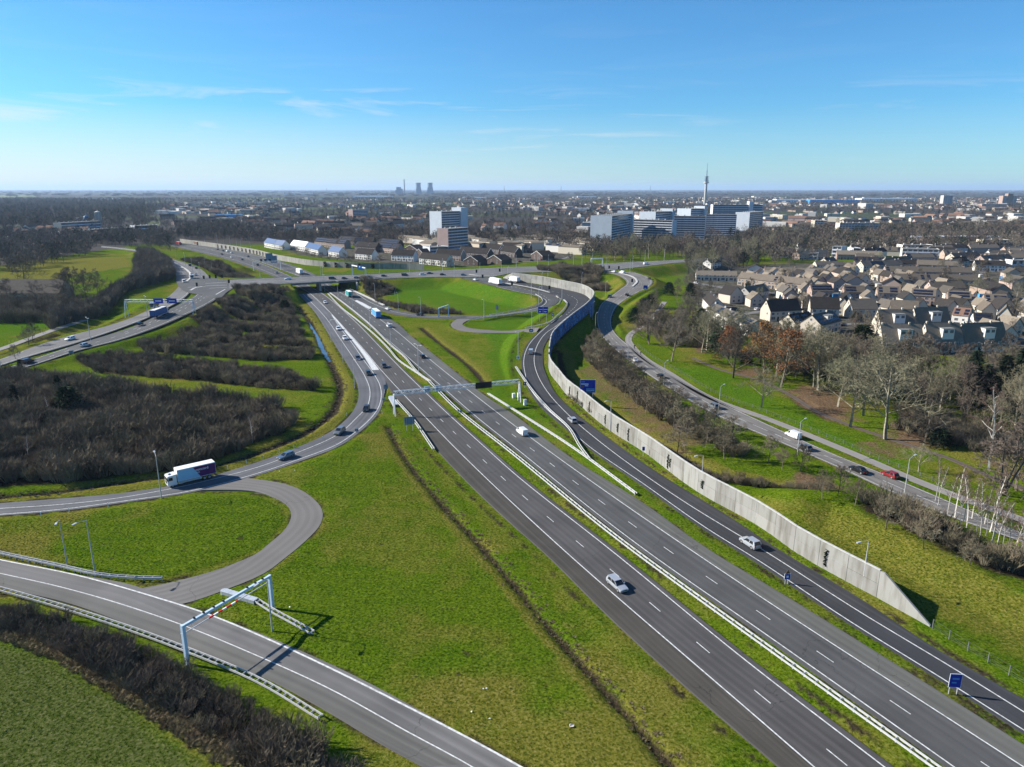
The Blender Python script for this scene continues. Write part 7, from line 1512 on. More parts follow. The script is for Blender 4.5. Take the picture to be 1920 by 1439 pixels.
def make_car(shape, col):
    S = SHAPES[shape]; pm = paint(col, COLS[col], .1 if col in ('white', 'red') else .35); root = empty('van' if shape == 'van' else 'car')
    l, w, hd, bl, rz = S['l'], S['w'], S['hood'], S['belt'], S['roof']
    def ring(wf, z0, z1): a = w * wf; return [(-a * .9, z0), (-a, z0 + .12), (-a, (z0 + z1) * .55), (-a * .93, z1 - .03), (-a * .7, z1), (a * .7, z1), (a * .93, z1 - .03), (a, (z0 + z1) * .55), (a, z0 + .12), (a * .9, z0)]
    secs = [(l, ring(.78, .32, .62)), (l - .07, ring(.90, .24, .74)), (l - .35, ring(.97, .2, hd - .06)), (S['cf'] + .05, ring(1, .2, hd + .03)), (S['cf'] - .25, ring(1, .2, bl)), (0, ring(1, .2, bl)), (S['cr'] + .4, ring(1, .2, bl)), (-l + .22, ring(.97, .22, bl - .02)), (-l + .05, ring(.93, .28, bl - .10)), (-l, ring(.86, .36, bl - .25))]
    obj('body', loft(secs, 'body', pm), root)
    cb = .93 * w; ct = .76 * w; rf, rr, cf, cr = S['rf'], S['rr'], S['cf'], S['cr']; zb = bl - .02
    def q(mb, P): mb.quad(*P)
    lo = [(cf, zb), (cr, zb)]; up = [(rf, rz - .04), (rr, rz - .04)]
    g = MB(); 
    g.quad((cf, -cb, zb), (cf, cb, zb), (rf, ct, rz - .05), (rf, -ct, rz - .05)); g.quad((cr, cb, zb), (cr, -cb, zb), (rr, -ct, rz - .05), (rr, ct, rz - .05))
    for s_ in (-1, 1): g.quad((cf, s_*cb, zb), (rf, s_*ct, rz - .05), (rr, s_*ct, rz - .05), (cr, s_*cb, zb))
    gl = obj('window_glass', g.mesh('window_glass', M['glass']), root)
    r_ = MB(); r_.box(rr - .03, rf + .03, -ct - .01, ct + .01, rz - .07, rz); obj('roof', r_.mesh('roof', pm), root)
    pl = MB()
    def pillar(x0, x1, t0, t1):
        for s_ in (-1, 1):
            P = []
            for xb, xt, in ((x0, t0), (x1, t1)): P += [(xb, s_ * (cb + .012), zb), (xt, s_ * (ct + .012), rz - .05)]
            pl.quad(P[0], P[2], P[3], P[1])
    pillar(cf, cf - .16, rf, rf - .1); xm = (cf + cr) / 2; tm_ = (rf + rr) / 2; pillar(xm + .05, xm - .06, tm_ + .05, tm_ - .05)
    if shape == 'van': pillar(cf - 1.0, cr, rf - .45, rr)
    else: pillar(cr + .45, cr, rr + .3, rr)
    for s_ in (-1, 1): pl.quad((cf + .005, s_*cb, zb), (cf + .005, s_*(cb - .1), zb), (rf + .012, s_*(ct - .08), rz - .05), (rf + .012, s_*ct, rz - .05)); pl.quad((cr - .005, s_*cb, zb), (cr - .005, s_*(cb - .14), zb), (rr - .012, s_*(ct - .12), rz - .05), (rr - .012, s_*ct, rz - .05))
    if shape == 'van': pl.quad((cr - .012, -cb, zb), (cr - .012, cb, zb), (rr - .02, ct, rz - .05), (rr - .02, -ct, rz - .05))
    for f_ in pl.f:
        q_ = MB(); q_.quad(*[pl.v[i_] for i_ in f_]); obj('pillar', q_.mesh('pillar', pm), root)
    for s_ in (-1, 1):
        obj('headlight', MB().box(l - .12, l - .01, s_*.6*w - .17, s_*.6*w + .17, .56, .70).mesh('headlight', M['lamp_clear']), root)
        obj('taillight', MB().box(-l - .005, -l + .14, s_*.74*w - .13, s_*.74*w + .13, .66, bl - .12).mesh('taillight', M['lamp_red']), root)
        obj('wing_mirror', MB().box(cf - .35, cf - .2, s_*(w + .02) - .05, s_*(w + .12) + .05, bl, bl + .14).mesh('wing_mirror', pm), root)
    obj('number_plate', MB().box(l - .01, l + .012, -.26, .26, .36, .47).mesh('number_plate', mat_plate), root); obj('grille', MB().box(l - .03, l + .006, -.45, .45, .48, .60).mesh('grille', M['black']), root); obj('number_plate', MB().box(-l - .015, -l + .01, -.26, .26, .42, .53).mesh('number_plate', mat_plate), root)
    wheels(root, (l - .85, -l + .82), w - .11, .33 if shape != 'suv' else .37); index_kids(root); return root
mat_plate = mat('plate_yellow', (0.5, 0.36, 0.03), .5, .05, 4)
def on_path(path, px, py, sgn, z=None):
    P = PATHS[path]; g = G(px, py, 0.0)
    for _ in range(4): i_ = nearest(P, g); zz = P[i_, 2]; g = G(px, py, zz)
    i_ = min(max(nearest(P, g), 1), len(P) - 2); t = (P[i_+1] - P[i_-1]) * sgn; return Vector((g.x, g.y, P[i_, 2] + .014)), atan2(t[1], t[0])
def car(path, px, py, sgn, shape, col, label, group='cars on the roads', name=None):
    key = (shape, col)
    if key not in CAR: o = CAR[key] = make_car(shape, col)
    else: o = copy_tree(CAR[key])
    p, a = on_path(path, px, py, sgn); o.location = p; o.rotation_euler = (0, 0, a); tag(o, label, 'van' if shape == 'van' else 'car', group); return o
for a in [
 ('LCmid',1157,1101,-1,'estate','silver','silver estate car driving towards us on the left carriageway'),
 ('LCmid',720,689,-1,'hatch','black','dark car on the left carriageway beside the white gore'),
 ('LCmid',610,569,-1,'hatch','white','white car just out of the viaduct on the left carriageway'),
 ('EX',634.5,619,1,'suv','white','white car on the exit lane, rear one of two'),
 ('EX',647,637,1,'suv','white','white car on the exit lane, front one of two'),
 ('EX',671,674,1,'hatch','navy','dark blue car on the exit lane left of the gore'),
 ('EX',691,703,1,'hatch','black','black car at the end of the gore on the exit ramp'),
 ('EX',687,770,1,'hatch','black','black car in the tightest part of the exit bend'),
 ('EX',637,813,1,'suv','grey','grey people carrier on the exit bend'),
 ('EX',536,859,1,'estate','bluegrey','blue grey car on the exit ramp behind the box truck'),
 ('LCmid',416,478,-1,'hatch','black','dark car far up the left carriageway, first from the left'),('LCmid',434,483.5,-1,'hatch','white','white car far up the left carriageway'),('LCmid',454,488,-1,'hatch','black','dark car far up the left carriageway, nearer one'),('LCmid',483,498.5,-1,'van','black','black van on the left carriageway before the viaduct'),('LCmid',519,513.5,-1,'hatch','grey','dark car about to pass under the viaduct'),
 ('RCmid',408,469,1,'hatch','black','dark car far up the right carriageway, farthest'),('RCmid',418,471.5,1,'saloon','black','dark car far up the right carriageway, second'),('RCmid',426,472.5,1,'van','white','white van far up the right carriageway'),('RCmid',434,475,1,'hatch','white','white car far up the right carriageway'),('RCmid',465,482,1,'hatch','navy','blue car beyond the viaduct on the right carriageway'),
 ('RCmid',729,613.5,1,'suv','white','white car behind the blue box truck'),('RCmid',792,671,1,'hatch','black','dark car on the right carriageway below the second lamp'),
 ('RCmid',979,814,1,'van','white','white van driving away on the right carriageway past the gantry'),
 ('LOOP',727,581,-1,'saloon','white','white car entering from the loop ramp'),('LOOP',787,592,-1,'hatch','black','dark car on the loop ramp behind the rail'),
 ('SR',1406,1023,1,'suv','silver','silver car with black roof rear climbing the black slip road'),('SR',1073,791,1,'hatch','silver','silver car on the slip road beside the green nose'),('SR',995.5,663,1,'van','silver','silver van in the bend of the slip road'),
 ('LOC',1190,677.5,-1,'saloon','white','white car on the local road near the cycle path'),('LOC',1238,708,-1,'hatch','black','black car on the local road, first behind the white one'),('LOC',1338,765,-1,'suv','grey','car half hidden by twigs on the local road'),('LOC',1487,820,-1,'van','white','white van on the local road'),('LOC',1508,842.5,-1,'hatch','grey','dark car just behind the white van'),('LOC',1609,885,-1,'saloon','black','black car on the local road at the right'),('LOC',1668,894,-1,'hatch','red','dark red car on the local road at the right'),
 ('LOC',1176,554.5,-1,'hatch','black','dark car on the local road bend at the shadow edge'),('LOC',1217,524,-1,'hatch','black','dark car high on the local road bend'),('LOC',1143,558,1,'suv','black','dark car entering the barrier shadow'),('LOC',1150,511,-1,'estate','white','white car waiting at the ring lights'),('LOC',1166,513,-1,'van','white','white van waiting at the ring lights'),
 ('NN',52,681,1,'van','maroon','dark red van on the regional road at the left edge'),('NF',132,638,-1,'suv','white','white car on the far side of the regional road'),('NN',160,650,1,'suv','silver','silver car on the near side of the regional road'),('NN',262,609.5,1,'hatch','black','black car behind the blue lorry'),('NF',315,565,-1,'van','black','dark van behind the yellow lorry'),
 ('FL',345,530,-1,'van','white','white van at the stop line of the left junction'),('FL',368,504,1,'hatch','black','black car on the far leg of the junction, nearer'),('FL',321,487.5,1,'hatch','black','black car on the far leg of the junction, farther'),('FL',356,499,1,'van','black','dark van on the far leg of the junction'),('FL',367,517,-1,'hatch','silver','silver car beside the mixer lorry'),
 ('RING',540,525,-1,'suv','white','white car on the left half of the viaduct'),('RING',623,524,1,'van','black','black car on the viaduct, first of the queue'),('RING',646,523.5,1,'hatch','black','black car on the viaduct, second of the queue'),('RING',669,522.5,1,'hatch','black','black car on the viaduct, third of the queue'),('RING',691,521,1,'saloon','navy','dark blue car on the viaduct, fourth of the queue'),('RING',720,519,1,'hatch','black','dark car on the ring road past the viaduct'),('RING',759,517.5,1,'van','black','black van on the ring road above the loop grass'),('RING',793,516,1,'estate','white','white car on the ring road above the loop grass'),('RING',806,514,1,'saloon','black','black car beside the white one on the ring'),('RING',830,516.5,1,'hatch','black','dark car on the ring road near the ramp heads'),('RING',869,517,1,'hatch','bluegrey','blue car at the head of the loop ramp'),('RING',1051,506,-1,'hatch','white','white car on the ring road above the barrier'),('RING',1066,503,-1,'saloon','white','white car on the ring road by the sign portal'),('RING',1211,496.5,1,'van','white','white car on the ring road below the avenue trees'),('LOOP',891,526,1,'saloon','white','white car leaving the ring onto the loop ramp')]:
    car(*a)
# parked cars in the estate streets
pk_ = random.Random(9); STREETS = [[(1330,602),(1420,585),(1500,572),(1560,570),(1700,575),(1920,585)],[(1300,530),(1400,545),(1520,552),(1660,553),(1920,560)],[(1560,610),(1640,606),(1760,612),(1850,628)],[(880,495),(960,492),(1040,488)]]
for k in range(44):
    st = STREETS[k % 4]; P = resample(PXL(st), 2.0); t = pk_.uniform(.03, .97) * arclen(P)[-1]; p, q = at_len(P, t), at_len(P, min(t + 1, arclen(P)[-1])); d = (q - p).normalized() if (q - p).length > 0 else Vector((1, 0, 0)); s_ = pk_.choice((-1, 1)) * 3.4
    shape, col = pk_.choice(('hatch', 'estate', 'suv', 'saloon')), pk_.choice(('black', 'silver', 'white', 'grey', 'navy', 'red')); key = (shape, col)
    if key not in CAR: o = CAR[key] = make_car(shape, col)
    else: o = copy_tree(CAR[key])
    x_, y_ = p.x - d.y * s_, p.y + d.x * s_; o.location = (x_, y_, height(x_, y_) + .02); o.rotation_euler = (0, 0, atan2(d.y, d.x)); tag(o, f'{col} {shape} parked in an estate street, {nth(k)} of the parked cars', 'car', 'cars parked in the estates')
# ---- trucks
def text_mesh(body, size, material):
    cu = bpy.data.curves.new('lettering', 'FONT'); cu.body = body; cu.size = size; cu.extrude = 0.004; cu.offset = 0.012; cu.resolution_u = 3
    o = bpy.data.objects.new('tmp', cu); COL.objects.link(o); dg = bpy.context.evaluated_depsgraph_get(); me = bpy.data.meshes.new_from_object(o.evaluated_get(dg)); bpy.data.objects.remove(o); me.materials.clear(); me.materials.append(material); return me
def truck(path, px, py, sgn, label, box_l=7.6, box_h=2.7, cab='white', box='white', side=None, semi=True, name='truck', kind='box'):
    root = empty(name); pm = paint(cab, COLS.get(cab, (0.7, 0.7, 0.7)), .1); F_ = box_l / 2 + 2.4       # front of cab
    bm_ = side or M['white']; w = 1.26; z0 = 1.05
    cabm = loft([(F_, [(-1.05, .45), (-1.2, .6), (-1.2, 1.6), (-1.12, 2.5), (1.12, 2.5), (1.2, 1.6), (1.2, .6), (1.05, .45)]), (F_ - .18, [(-1.2, .4), (-1.24, .6), (-1.24, 1.7), (-1.2, 2.78), (1.2, 2.78), (1.24, 1.7), (1.24, .6), (1.2, .4)]), (F_ - 2.0, [(-1.2, .4), (-1.24, .6), (-1.24, 1.7), (-1.2, 2.95), (1.2, 2.95), (1.24, 1.7), (1.24, .6), (1.2, .4)])], 'cab', pm)
    cb = obj('cab', cabm, root); obj('windscreen', MB().quad((F_ + .012, -1.05, 1.62), (F_ + .012, 1.05, 1.62), (F_ + .012, 1.0, 2.4), (F_ + .012, -1.0, 2.4)).box(F_ - .02, F_ + .008, -1.06, 1.06, 1.6, 2.42).mesh('windscreen', M['glass']), cb)
    for s_ in (-1, 1): obj('side_window', MB().box(F_ - 1.15, F_ - .3, s_*1.25 - .006, s_*1.25 + .006, 1.65, 2.4).mesh('side_window', M['glass']), cb); obj('wing_mirror', MB().box(F_ - .15, F_ + .05, s_*1.42 - .1, s_*1.42 + .1, 1.6, 2.3).mesh('wing_mirror', M['black']), cb); obj('headlight', MB().box(F_ - .05, F_ + .03, s_*.85 - .2, s_*.85 + .2, .62, .82).mesh('headlight', M['lamp_clear']), cb)
    obj('roof_hatch', MB().box(F_ - 1.1, F_ - .6, -.3, .3, 2.86, 2.96).mesh('roof_hatch', M['glass']), cb); obj('grille', MB().box(F_ - .03, F_ + .02, -.7, .7, .9, 1.5).mesh('grille', M['black']), cb)
    obj('chassis', MB().box(-box_l/2, F_ - .4, -.45, .45, .55, .95).box(-box_l/2 + .1, -box_l/2 + .25, -1.2, 1.2, .45, .7).mesh('chassis', M['black']), root)
    bx = obj('cargo_box', MB().box(-box_l/2, box_l/2 + .2, -w, w, z0, z0 + box_h).mesh('cargo_box', M['white'] if box == 'white' else side), root)
    obj('roof_panel', MB().box(-box_l/2 + .03, box_l/2 + .17, -w + .03, w - .03, z0 + box_h + .003, z0 + box_h + .06).mesh('roof_panel', M['white']), bx)
    if side is not None:
        for s_ in (-1, 1): obj('side_panel', MB().box(-box_l/2 + .06, box_l/2 + .14, s_*(w + .012) - .01, s_*(w + .012) + .01, z0 + .08, z0 + box_h - .1).mesh('side_panel', side), bx)
        obj('rear_door', MB().box(-box_l/2 - .03, -box_l/2 - .005, -w + .06, w - .06, z0 + .08, z0 + box_h - .1).mesh('rear_door', side), bx)
    wheels(root, (F_ - 1.05, -box_l/2 + 1.6, -box_l/2 + 2.7) if box_l > 8 else (F_ - 1.05, -box_l/2 + 1.9), 1.05, .48, .32)
    if box_l > 11: wheels(root, (F_ - 4.4,), 1.05, .48, .32)
    for s_ in (-1, 1): obj('side_skirt', MB().box(-box_l/2 + 3.4, F_ - 2.3, s_*1.15 - .03, s_*1.15 + .03, .5, .95).mesh('side_skirt', M['steel_post']), root); obj('taillight', MB().box(-box_l/2 - .02, -box_l/2 + .1, s_*1.05 - .15, s_*1.05 + .15, .75, .95).mesh('taillight', M['lamp_red']), root)
    p, a = on_path(path, px, py, sgn); root.location = p; root.rotation_euler = (0, 0, a); tag(root, label, 'truck', 'trucks'); root['_bx'] = 0; del root['_bx']
    return root, bx, box_l, z0, box_h, w
M['t_cyan'] = mat('truck_light_blue', (0.30, 0.50, 0.66), .4, .03, 1); M['t_purple'] = mat('truck_purple', (0.050, 0.010, 0.110), .4, .5, .3, col2=(0.170, 0.010, 0.075)); M['t_blue'] = mat('truck_blue', (0.03, 0.10, 0.26), .45, .06, 1); M['t_sky'] = mat('truck_sky_blue', (0.08, 0.27, 0.62), .45, .06, 1); M['t_teal'] = mat('truck_teal', (0.03, 0.25, 0.24), .45, .08, 1); M['t_yellow'] = mat('truck_yellow', (0.28, 0.20, 0.05), .6, .1, 1); M['t_white'] = mat('truck_white', (0.72, 0.72, 0.72), .4, .04, 1)
# the white and purple box truck: livery built as panels and lettering
root, bx, bl_, z0, bh, w = truck('EX', 369, 900, 1, 'white box truck with purple and light blue livery on the exit ramp', 8.4, 2.75)
for s_ in (-1, 1):
    y = s_ * (w + .012); xm0, xm1 = .9, -.6        # slanting border between light blue (front) and purple (rear)
    q = MB(); q.prism([(xm1 if True else 0, z0 + .1), (bl_/2 + .14, z0 + .1), (bl_/2 + .14, z0 + bh - .12), (xm0, z0 + bh - .12)], y - .008, y + .008); obj('side_panel', q.mesh('side_panel', M['t_cyan']), bx)
    q = MB(); q.prism([(-bl_/2 + .05, z0 + .1), (xm1 - .02, z0 + .1), (xm0 - .02, z0 + bh - .12), (-bl_/2 + .05, z0 + bh - .12)], y - .008, y + .008); pnl = obj('side_panel', q.mesh('side_panel', M['t_purple']), bx)
    for body, sz_, x_, z_ in (('concord', .86, .35, z0 + 1.62), ('group', .34, .25, z0 + 1.15)):
        o = obj('lettering', text_mesh(body, sz_, M['sign_white']), pnl)
        o.rotation_euler = (pi/2, 0, pi if s_ > 0 else 0); o.location = ((x_ if s_ > 0 else -3.75), y + s_ * .02, z_)
truck('RCmid', 706, 595, 1, 'blue curtain sided box truck driving away on the right carriageway', 11.5, 2.9, 'white', 'side', M['t_sky'])
truck('RCmid', 655, 557, 1, 'teal lorry with dark rear just before the viaduct', 9.0, 2.7, 'white', 'side', M['t_teal'])
truck('NN', 298, 593.5, 1, 'dark blue trailer lorry with pale roof on the regional road', 13.0, 2.9, 'silver', 'side', M['t_blue'])
truck('NF', 291, 576, -1, 'yellow tipper lorry on the far side of the regional road', 6.5, 1.5, 'silver', 'side', M['t_yellow'])
truck('LOOP', 930, 533.5, 1, 'white articulated lorry with green emblem at the head of the loop ramp', 13.0, 2.9, 'white', 'side', M['t_white'])
truck('SR', 966, 529.5, 1, 'white lorry behind the separator near the barrier top', 9.0, 2.6, 'white', 'side', M['t_white'])
truck('RCmid', 562, 514, 1, 'white and blue lorry beyond the viaduct on the right carriageway', 12.0, 3.0, 'white', 'side', M['t_white'])
truck('LCmid', 335, 459.5, -1, 'red lorry far up the motorway at the bend', 12.0, 2.8, 'red', 'side', M['red']); truck('RCmid', 369, 459.5, 1, 'brown lorry far up the motorway', 12.0, 3.0, 'white', 'side', M['sign_brown'])
# cement mixer at the junction
mx_, bx, bl_, z0, bh, w = truck('FL', 359, 522, -1, 'pale cement mixer lorry waiting at the left junction', 6.0, .35, 'white', 'side', M['t_white'])
obj('mixer_drum', MB().lathe([(.5, -2.6), (1.15, -1.2), (1.3, .4), (1.0, 2.0), (.6, 2.6)], 14).mesh('mixer_drum', M['concrete'], True), mx_, (-.2, 0, 2.5)).rotation_euler = (0, radians(78), 0)
# ---- people on the cycle path
def person(label, px, py, riding=False):
    g = GT(px, py); P = PATHS['CYC']; i_ = nearest(P, g); t = P[min(i_ + 1, len(P) - 1)] - P[i_]; root = empty('cyclist' if riding else 'person', (P[i_, 0], P[i_, 1], P[i_, 2] + .015), atan2(t[1], t[0])); tag(root, label, 'person', 'people on the cycle path')
    me = bpy.data.meshes.new('body'); zp = .95 if riding else .9
    J = [(0, 0, zp), (.06 if riding else 0, 0, zp + .3), (.16 if riding else .02, 0, zp + .55), (.2 if riding else .03, 0, zp + .66), (.24 if riding else .04, 0, zp + .82), (0, .1, zp - .04), (.22 if riding else .1, .11, .5), (.1 if riding else .02, .11, .08), (.2 if riding else .14, .11, .05), (0, -.1, zp - .04), (.3 if riding else -.06, -.11, .58), (.2 if riding else -.14, -.11, .2 if riding else .08), (.3 if riding else -.02, -.11, .17 if riding else .05), (.15, .2, zp + .5), (.3 if riding else .02, .25, zp + .25), (.52 if riding else .08, .24, zp + .15 if riding else zp), (.15, -.2, zp + .5), (.3 if riding else .02, -.25, zp + .25), (.52 if riding else -.04, -.24, zp + .15 if riding else zp)]
    E_ = [(0, 1), (1, 2), (2, 3), (3, 4), (0, 5), (5, 6), (6, 7), (7, 8), (0, 9), (9, 10), (10, 11), (11, 12), (2, 13), (13, 14), (14, 15), (2, 16), (16, 17), (17, 18)]
    R_ = [.15, .16, .15, .06, .11, .1, .075, .05, .04, .1, .075, .05, .04, .07, .05, .035, .07, .05, .035]
    me.from_pydata(J, E_, []); b = obj('body', me, root); b.modifiers.new('skin', 'SKIN')
    for v_, r_ in zip(me.skin_vertices[0].data, R_): v_.radius = (r_, r_)
    me.skin_vertices[0].data[0].use_root = True; b.modifiers.new('sub', 'SUBSURF').levels = 1; me.materials.append(M['cloth_dark'])
    hx = .24 if riding else .04; obj('head', MB().lathe([(.03, -.13), (.085, -.06), (.1, .03), (.075, .11), (.02, .14)], 12).mesh('head', M['skin'], True), root, (hx, 0, zp + .8)); obj('hair', MB().lathe([(.1, 0), (.105, .05), (.08, .12), (.02, .15)], 12).mesh('hair', M['cloth_dark'], True), root, (hx - .015, 0, zp + .8))
    return root
person('dark clad cyclist on the cycle path near the bend', 1197, 655, True); person('dark clad walker further along the cycle path', 1215, 667)
g = GT(1197, 655); P = PATHS['CYC']; i_ = nearest(P, g); t = P[i_ + 1] - P[i_]; bk = empty('bicycle', (P[i_, 0], P[i_, 1], P[i_, 2] + .012), atan2(t[1], t[0])); tag(bk, 'dark bicycle under the cyclist on the cycle path', 'bicycle')
def ringm(r, th, n=20):
    mb = MB()
    for k in range(n): a, b = 2*pi*k/n, 2*pi*(k+1)/n; mb.tube((r*cos(a), 0, r*sin(a)), (r*cos(b), 0, r*sin(b)), th, n=4)
    return mb.mesh('wheel', M['rubber'])
wm_ = ringm(.34, .025)
for x in (-.52, .52): obj('wheel', wm_, bk, (x, 0, .36))
fm = MB()
for a, b in (((-.52, 0, .36), (-.05, 0, .32)), ((-.52, 0, .36), (-.16, 0, .85)), ((-.05, 0, .32), (-.18, 0, .92)), ((-.05, 0, .32), (.38, 0, .8)), ((-.16, 0, .82), (.38, 0, .82)), ((.52, 0, .36), (.36, 0, 1.0))): fm.tube(a, b, .02, n=5)
obj('frame', fm.mesh('frame', M['black']), bk); obj('handlebar', MB().tube((.4, -.25, 1.05), (.4, .25, 1.05), .018, n=5).mesh('handlebar', M['black']), bk); obj('saddle', MB().box(-.3, -.06, -.07, .07, .92, .98).mesh('saddle', M['black']), bk)
# playground goal frame, litter and stakes
g = GT(1738, 727); gf = empty('goal_frame', g, .5); tag(gf, 'white pipe frame on the small playground lawn', 'goal')
for s_ in (-1.5, 1.5): obj('post', MB().tube((s_, 0, -.1), (s_, 0, 2.1), .07, n=6).mesh('post', M['white']), gf)
obj('crossbar', MB().tube((-1.5, 0, 2.1), (1.5, 0, 2.1), .07, n=6).mesh('crossbar', M['white']), gf)
for k, (px, py) in enumerate([(1072,1363),(912,1292),(906,1293),(918,1349),(884,1336),(543,1140),(524,885),(553,883)]):
    o = obj('litter', MB().quad((-.5, -.3, .05), (.3, -.35, .12), (.45, .3, .05), (-.2, .35, .3)).tri((-.5, -.3, .05), (-.2, .35, .3), (-.4, .3, .04)).mesh('litter', M['wall_pale'] if k == 0 else M['white']), None, GT(px, py) + Vector((0, 0, .12)), k, (.7 if k == 0 else .28,) * 3); tag(o, 'crumpled brown paper lying on the foreground grass' if k == 0 else f'white litter scrap on the foreground grass, {nth(k-1)} of seven', 'litter', 'litter on the grass')
# wire fence along the cycle path and at the foot of the barrier
def fence(label, pts, h=1.1, every=3.0):
    P = resample(PXL(pts), 1.5); P[:, 2] = [height(p[0], p[1]) for p in P]; root = empty('wire_fence', P[0]); tag(root, label, 'fence'); a = arclen(P); s = 0.0; pmesh = MB().box(-.05, .05, -.05, .05, -.3, h).mesh('post', M['concrete_dark'])
    while s < a[-1]: p = at_len(P, s); loc_to(obj('post', pmesh, None, p), root); s += every
    for zz in (.25, .55, .85, h - .05): loc_to(sweep('wire', P, .012, .012, M['concrete_dark'], None, zz), root)
fence('low wire fence between cycle path and park bank', [(1195,648),(1225,672),(1262,693),(1350,742),(1445,778),(1590,837),(1700,884),(1780,915)])
fence('wire fence from the end of the barrier to the right edge', [(1748,1180),(1790,1208),(1845,1240),(1930,1290)], 1.6, 3.0)
fence('wooden meadow fence on the left', [(110,520),(150,515),(190,511),(220,503),(250,498)], 1.3, 4.0)
fence('low fence along the green strip at the left edge', [(0,652),(50,633),(100,612)], 1.1, 3.0)
# ================================================================ FAR LANDSCAPE AND AIR
def far_tree_mesh(seed, H=12.0, R=4.5, n=150, m_='twig_brown', s0=.9):
    r = np.random.default_rng(seed); u = r.normal(size=(n, 3)); u /= np.linalg.norm(u, axis=1, keepdims=True); rad = r.random((n, 1)) ** .4; C = u * rad * np.array([R, R, H * .42]) + np.array([0, 0, H * .56]); d = u * .6 + r.normal(size=(n, 3)) * .4 + np.array([0, 0, .7]); d /= np.linalg.norm(d, axis=1, keepdims=True); s_ = np.cross(d, r.normal(size=(n, 3))); s_ /= np.linalg.norm(s_, axis=1, keepdims=True); L_ = s0 * (.8 + .8 * r.random((n, 1)))
    V = np.stack([C - s_*.20*L_, C + s_*.20*L_, C + d*L_*1.4 + s_*.04, C + d*L_*1.4 - s_*.04], 1).reshape(-1, 3); Fq = np.arange(4 * n).reshape(-1, 4); TV, TF = spikes([((0, 0, -.5), (0, 0, H * .6), .22, .1)])
    return np_mesh('far_tree', np.concatenate([V, TV]), np.concatenate([Fq, TF + len(V)]), M[m_])
M['far_brown'] = mat_random('far_twigs', (0.105, 0.086, 0.066), .03, .40); M['far_green'] = mat_random('far_conifers', (0.018, 0.028, 0.014), .03, .3)
FT = [proto('far_tree_source', far_tree_mesh(i_, 12 + i_, 4.2 + .4 * i_, 170, 'far_brown')) for i_ in range(5)]
FC = [proto('far_conifer_source', far_tree_mesh(20 + i_, 15, 2.6, 150, 'far_green')) for i_ in range(2)]
CL = [proto('far_clump_source', far_tree_mesh(30 + i_, 13, 26, 420, 'far_brown', 2.6)) for i_ in range(4)]
rg = np.random.default_rng(77)
def noise2(x, y, sc_, seed): return lattice_noise(sc_, seed, x, y)
def wedge(n, ymin, ymax, half=1.05):
    y = np.sqrt(ymin**2 + (ymax**2 - ymin**2) * rg.random(n)); x = (rg.random(n) * 2 - 1) * half * y; return x, y
def px_of(x, y, z=0.0):
    dz = z - CAM_H; dep = y * CP - dz * SP; return 960 + F_PX * x / dep, 719.5 + F_PX * (-dz * CP - y * SP) / dep
# trees individually placed beyond the built-up ground plane
def mask_near(px, py):
    """where single far trees may stand: around estates, not on roads or meadows"""
    ok = np.zeros(px.shape, bool)
    for poly in ([(-500,440),(-40,440),(60,448),(180,446),(300,440),(330,452),(335,475),(300,470),(230,462),(170,478),(90,505),(0,512),(-500,530)], [(330,428),(440,426),(500,440),(490,455),(440,452),(390,452),(335,450)], [(480,440),(520,445),(800,452),(800,462),(700,455),(520,458)], [(880,446),(1130,446),(1130,480),(1060,478),(1010,465),(890,468)], [(700,440),(830,440),(830,462),(700,458)], [(1230,540),(1300,530),(1330,590),(1290,600)], [(1090,462),(1130,468),(1300,456),(1320,478),(1290,487),(1240,483),(1120,492),(1090,484)], [(1290,480),(1420,440),(1560,452),(1580,482),(1440,500),(1290,520)], [(1440,440),(1960,425),(2400,430),(2400,520),(1960,470),(1440,480)]): ok |= in_poly(px, py, poly)
    return ok
x, y = wedge(39000, 600, 1500); px, py = px_of(x, y); k_ = mask_near(px, py) & (rg.random(len(x)) < .55); A1 = np.column_stack([x[k_], y[k_], np.where((np.abs(x[k_] - 20) < 420) & (y[k_] < 890), heights(x[k_], y[k_]), 0.0), .75 + .5 * rg.random(k_.sum())])
A1 = A1[(NEARROAD[np.clip(np.searchsorted(ys, A1[:, 1]), 0, len(ys)-1), np.clip(np.searchsorted(xs, A1[:, 0]), 0, len(xs)-1)] > 4) | (A1[:, 1] > 890)]
HOUSES = np.array([(o.location.x, o.location.y) for o in bpy.data.objects if o.name.startswith(('terraced_row', 'house', 'apartment_block')) and o.parent is None])
def clear_of(A_, d):
    out = np.ones(len(A_), bool)
    for hx, hy in HOUSES: out &= (A_[:, 0] - hx - 6)**2 + (A_[:, 1] - hy - 5)**2 > d * d
    return A_[out]
A1 = clear_of(A1, 8)
A1 = A1[rg.random(len(A1)) < .75]
instancer('tree_belt', A1, [s_.copy() for s_ in FT + FC[:1]], 'brown leafless tree belts around the estates', 'trees')
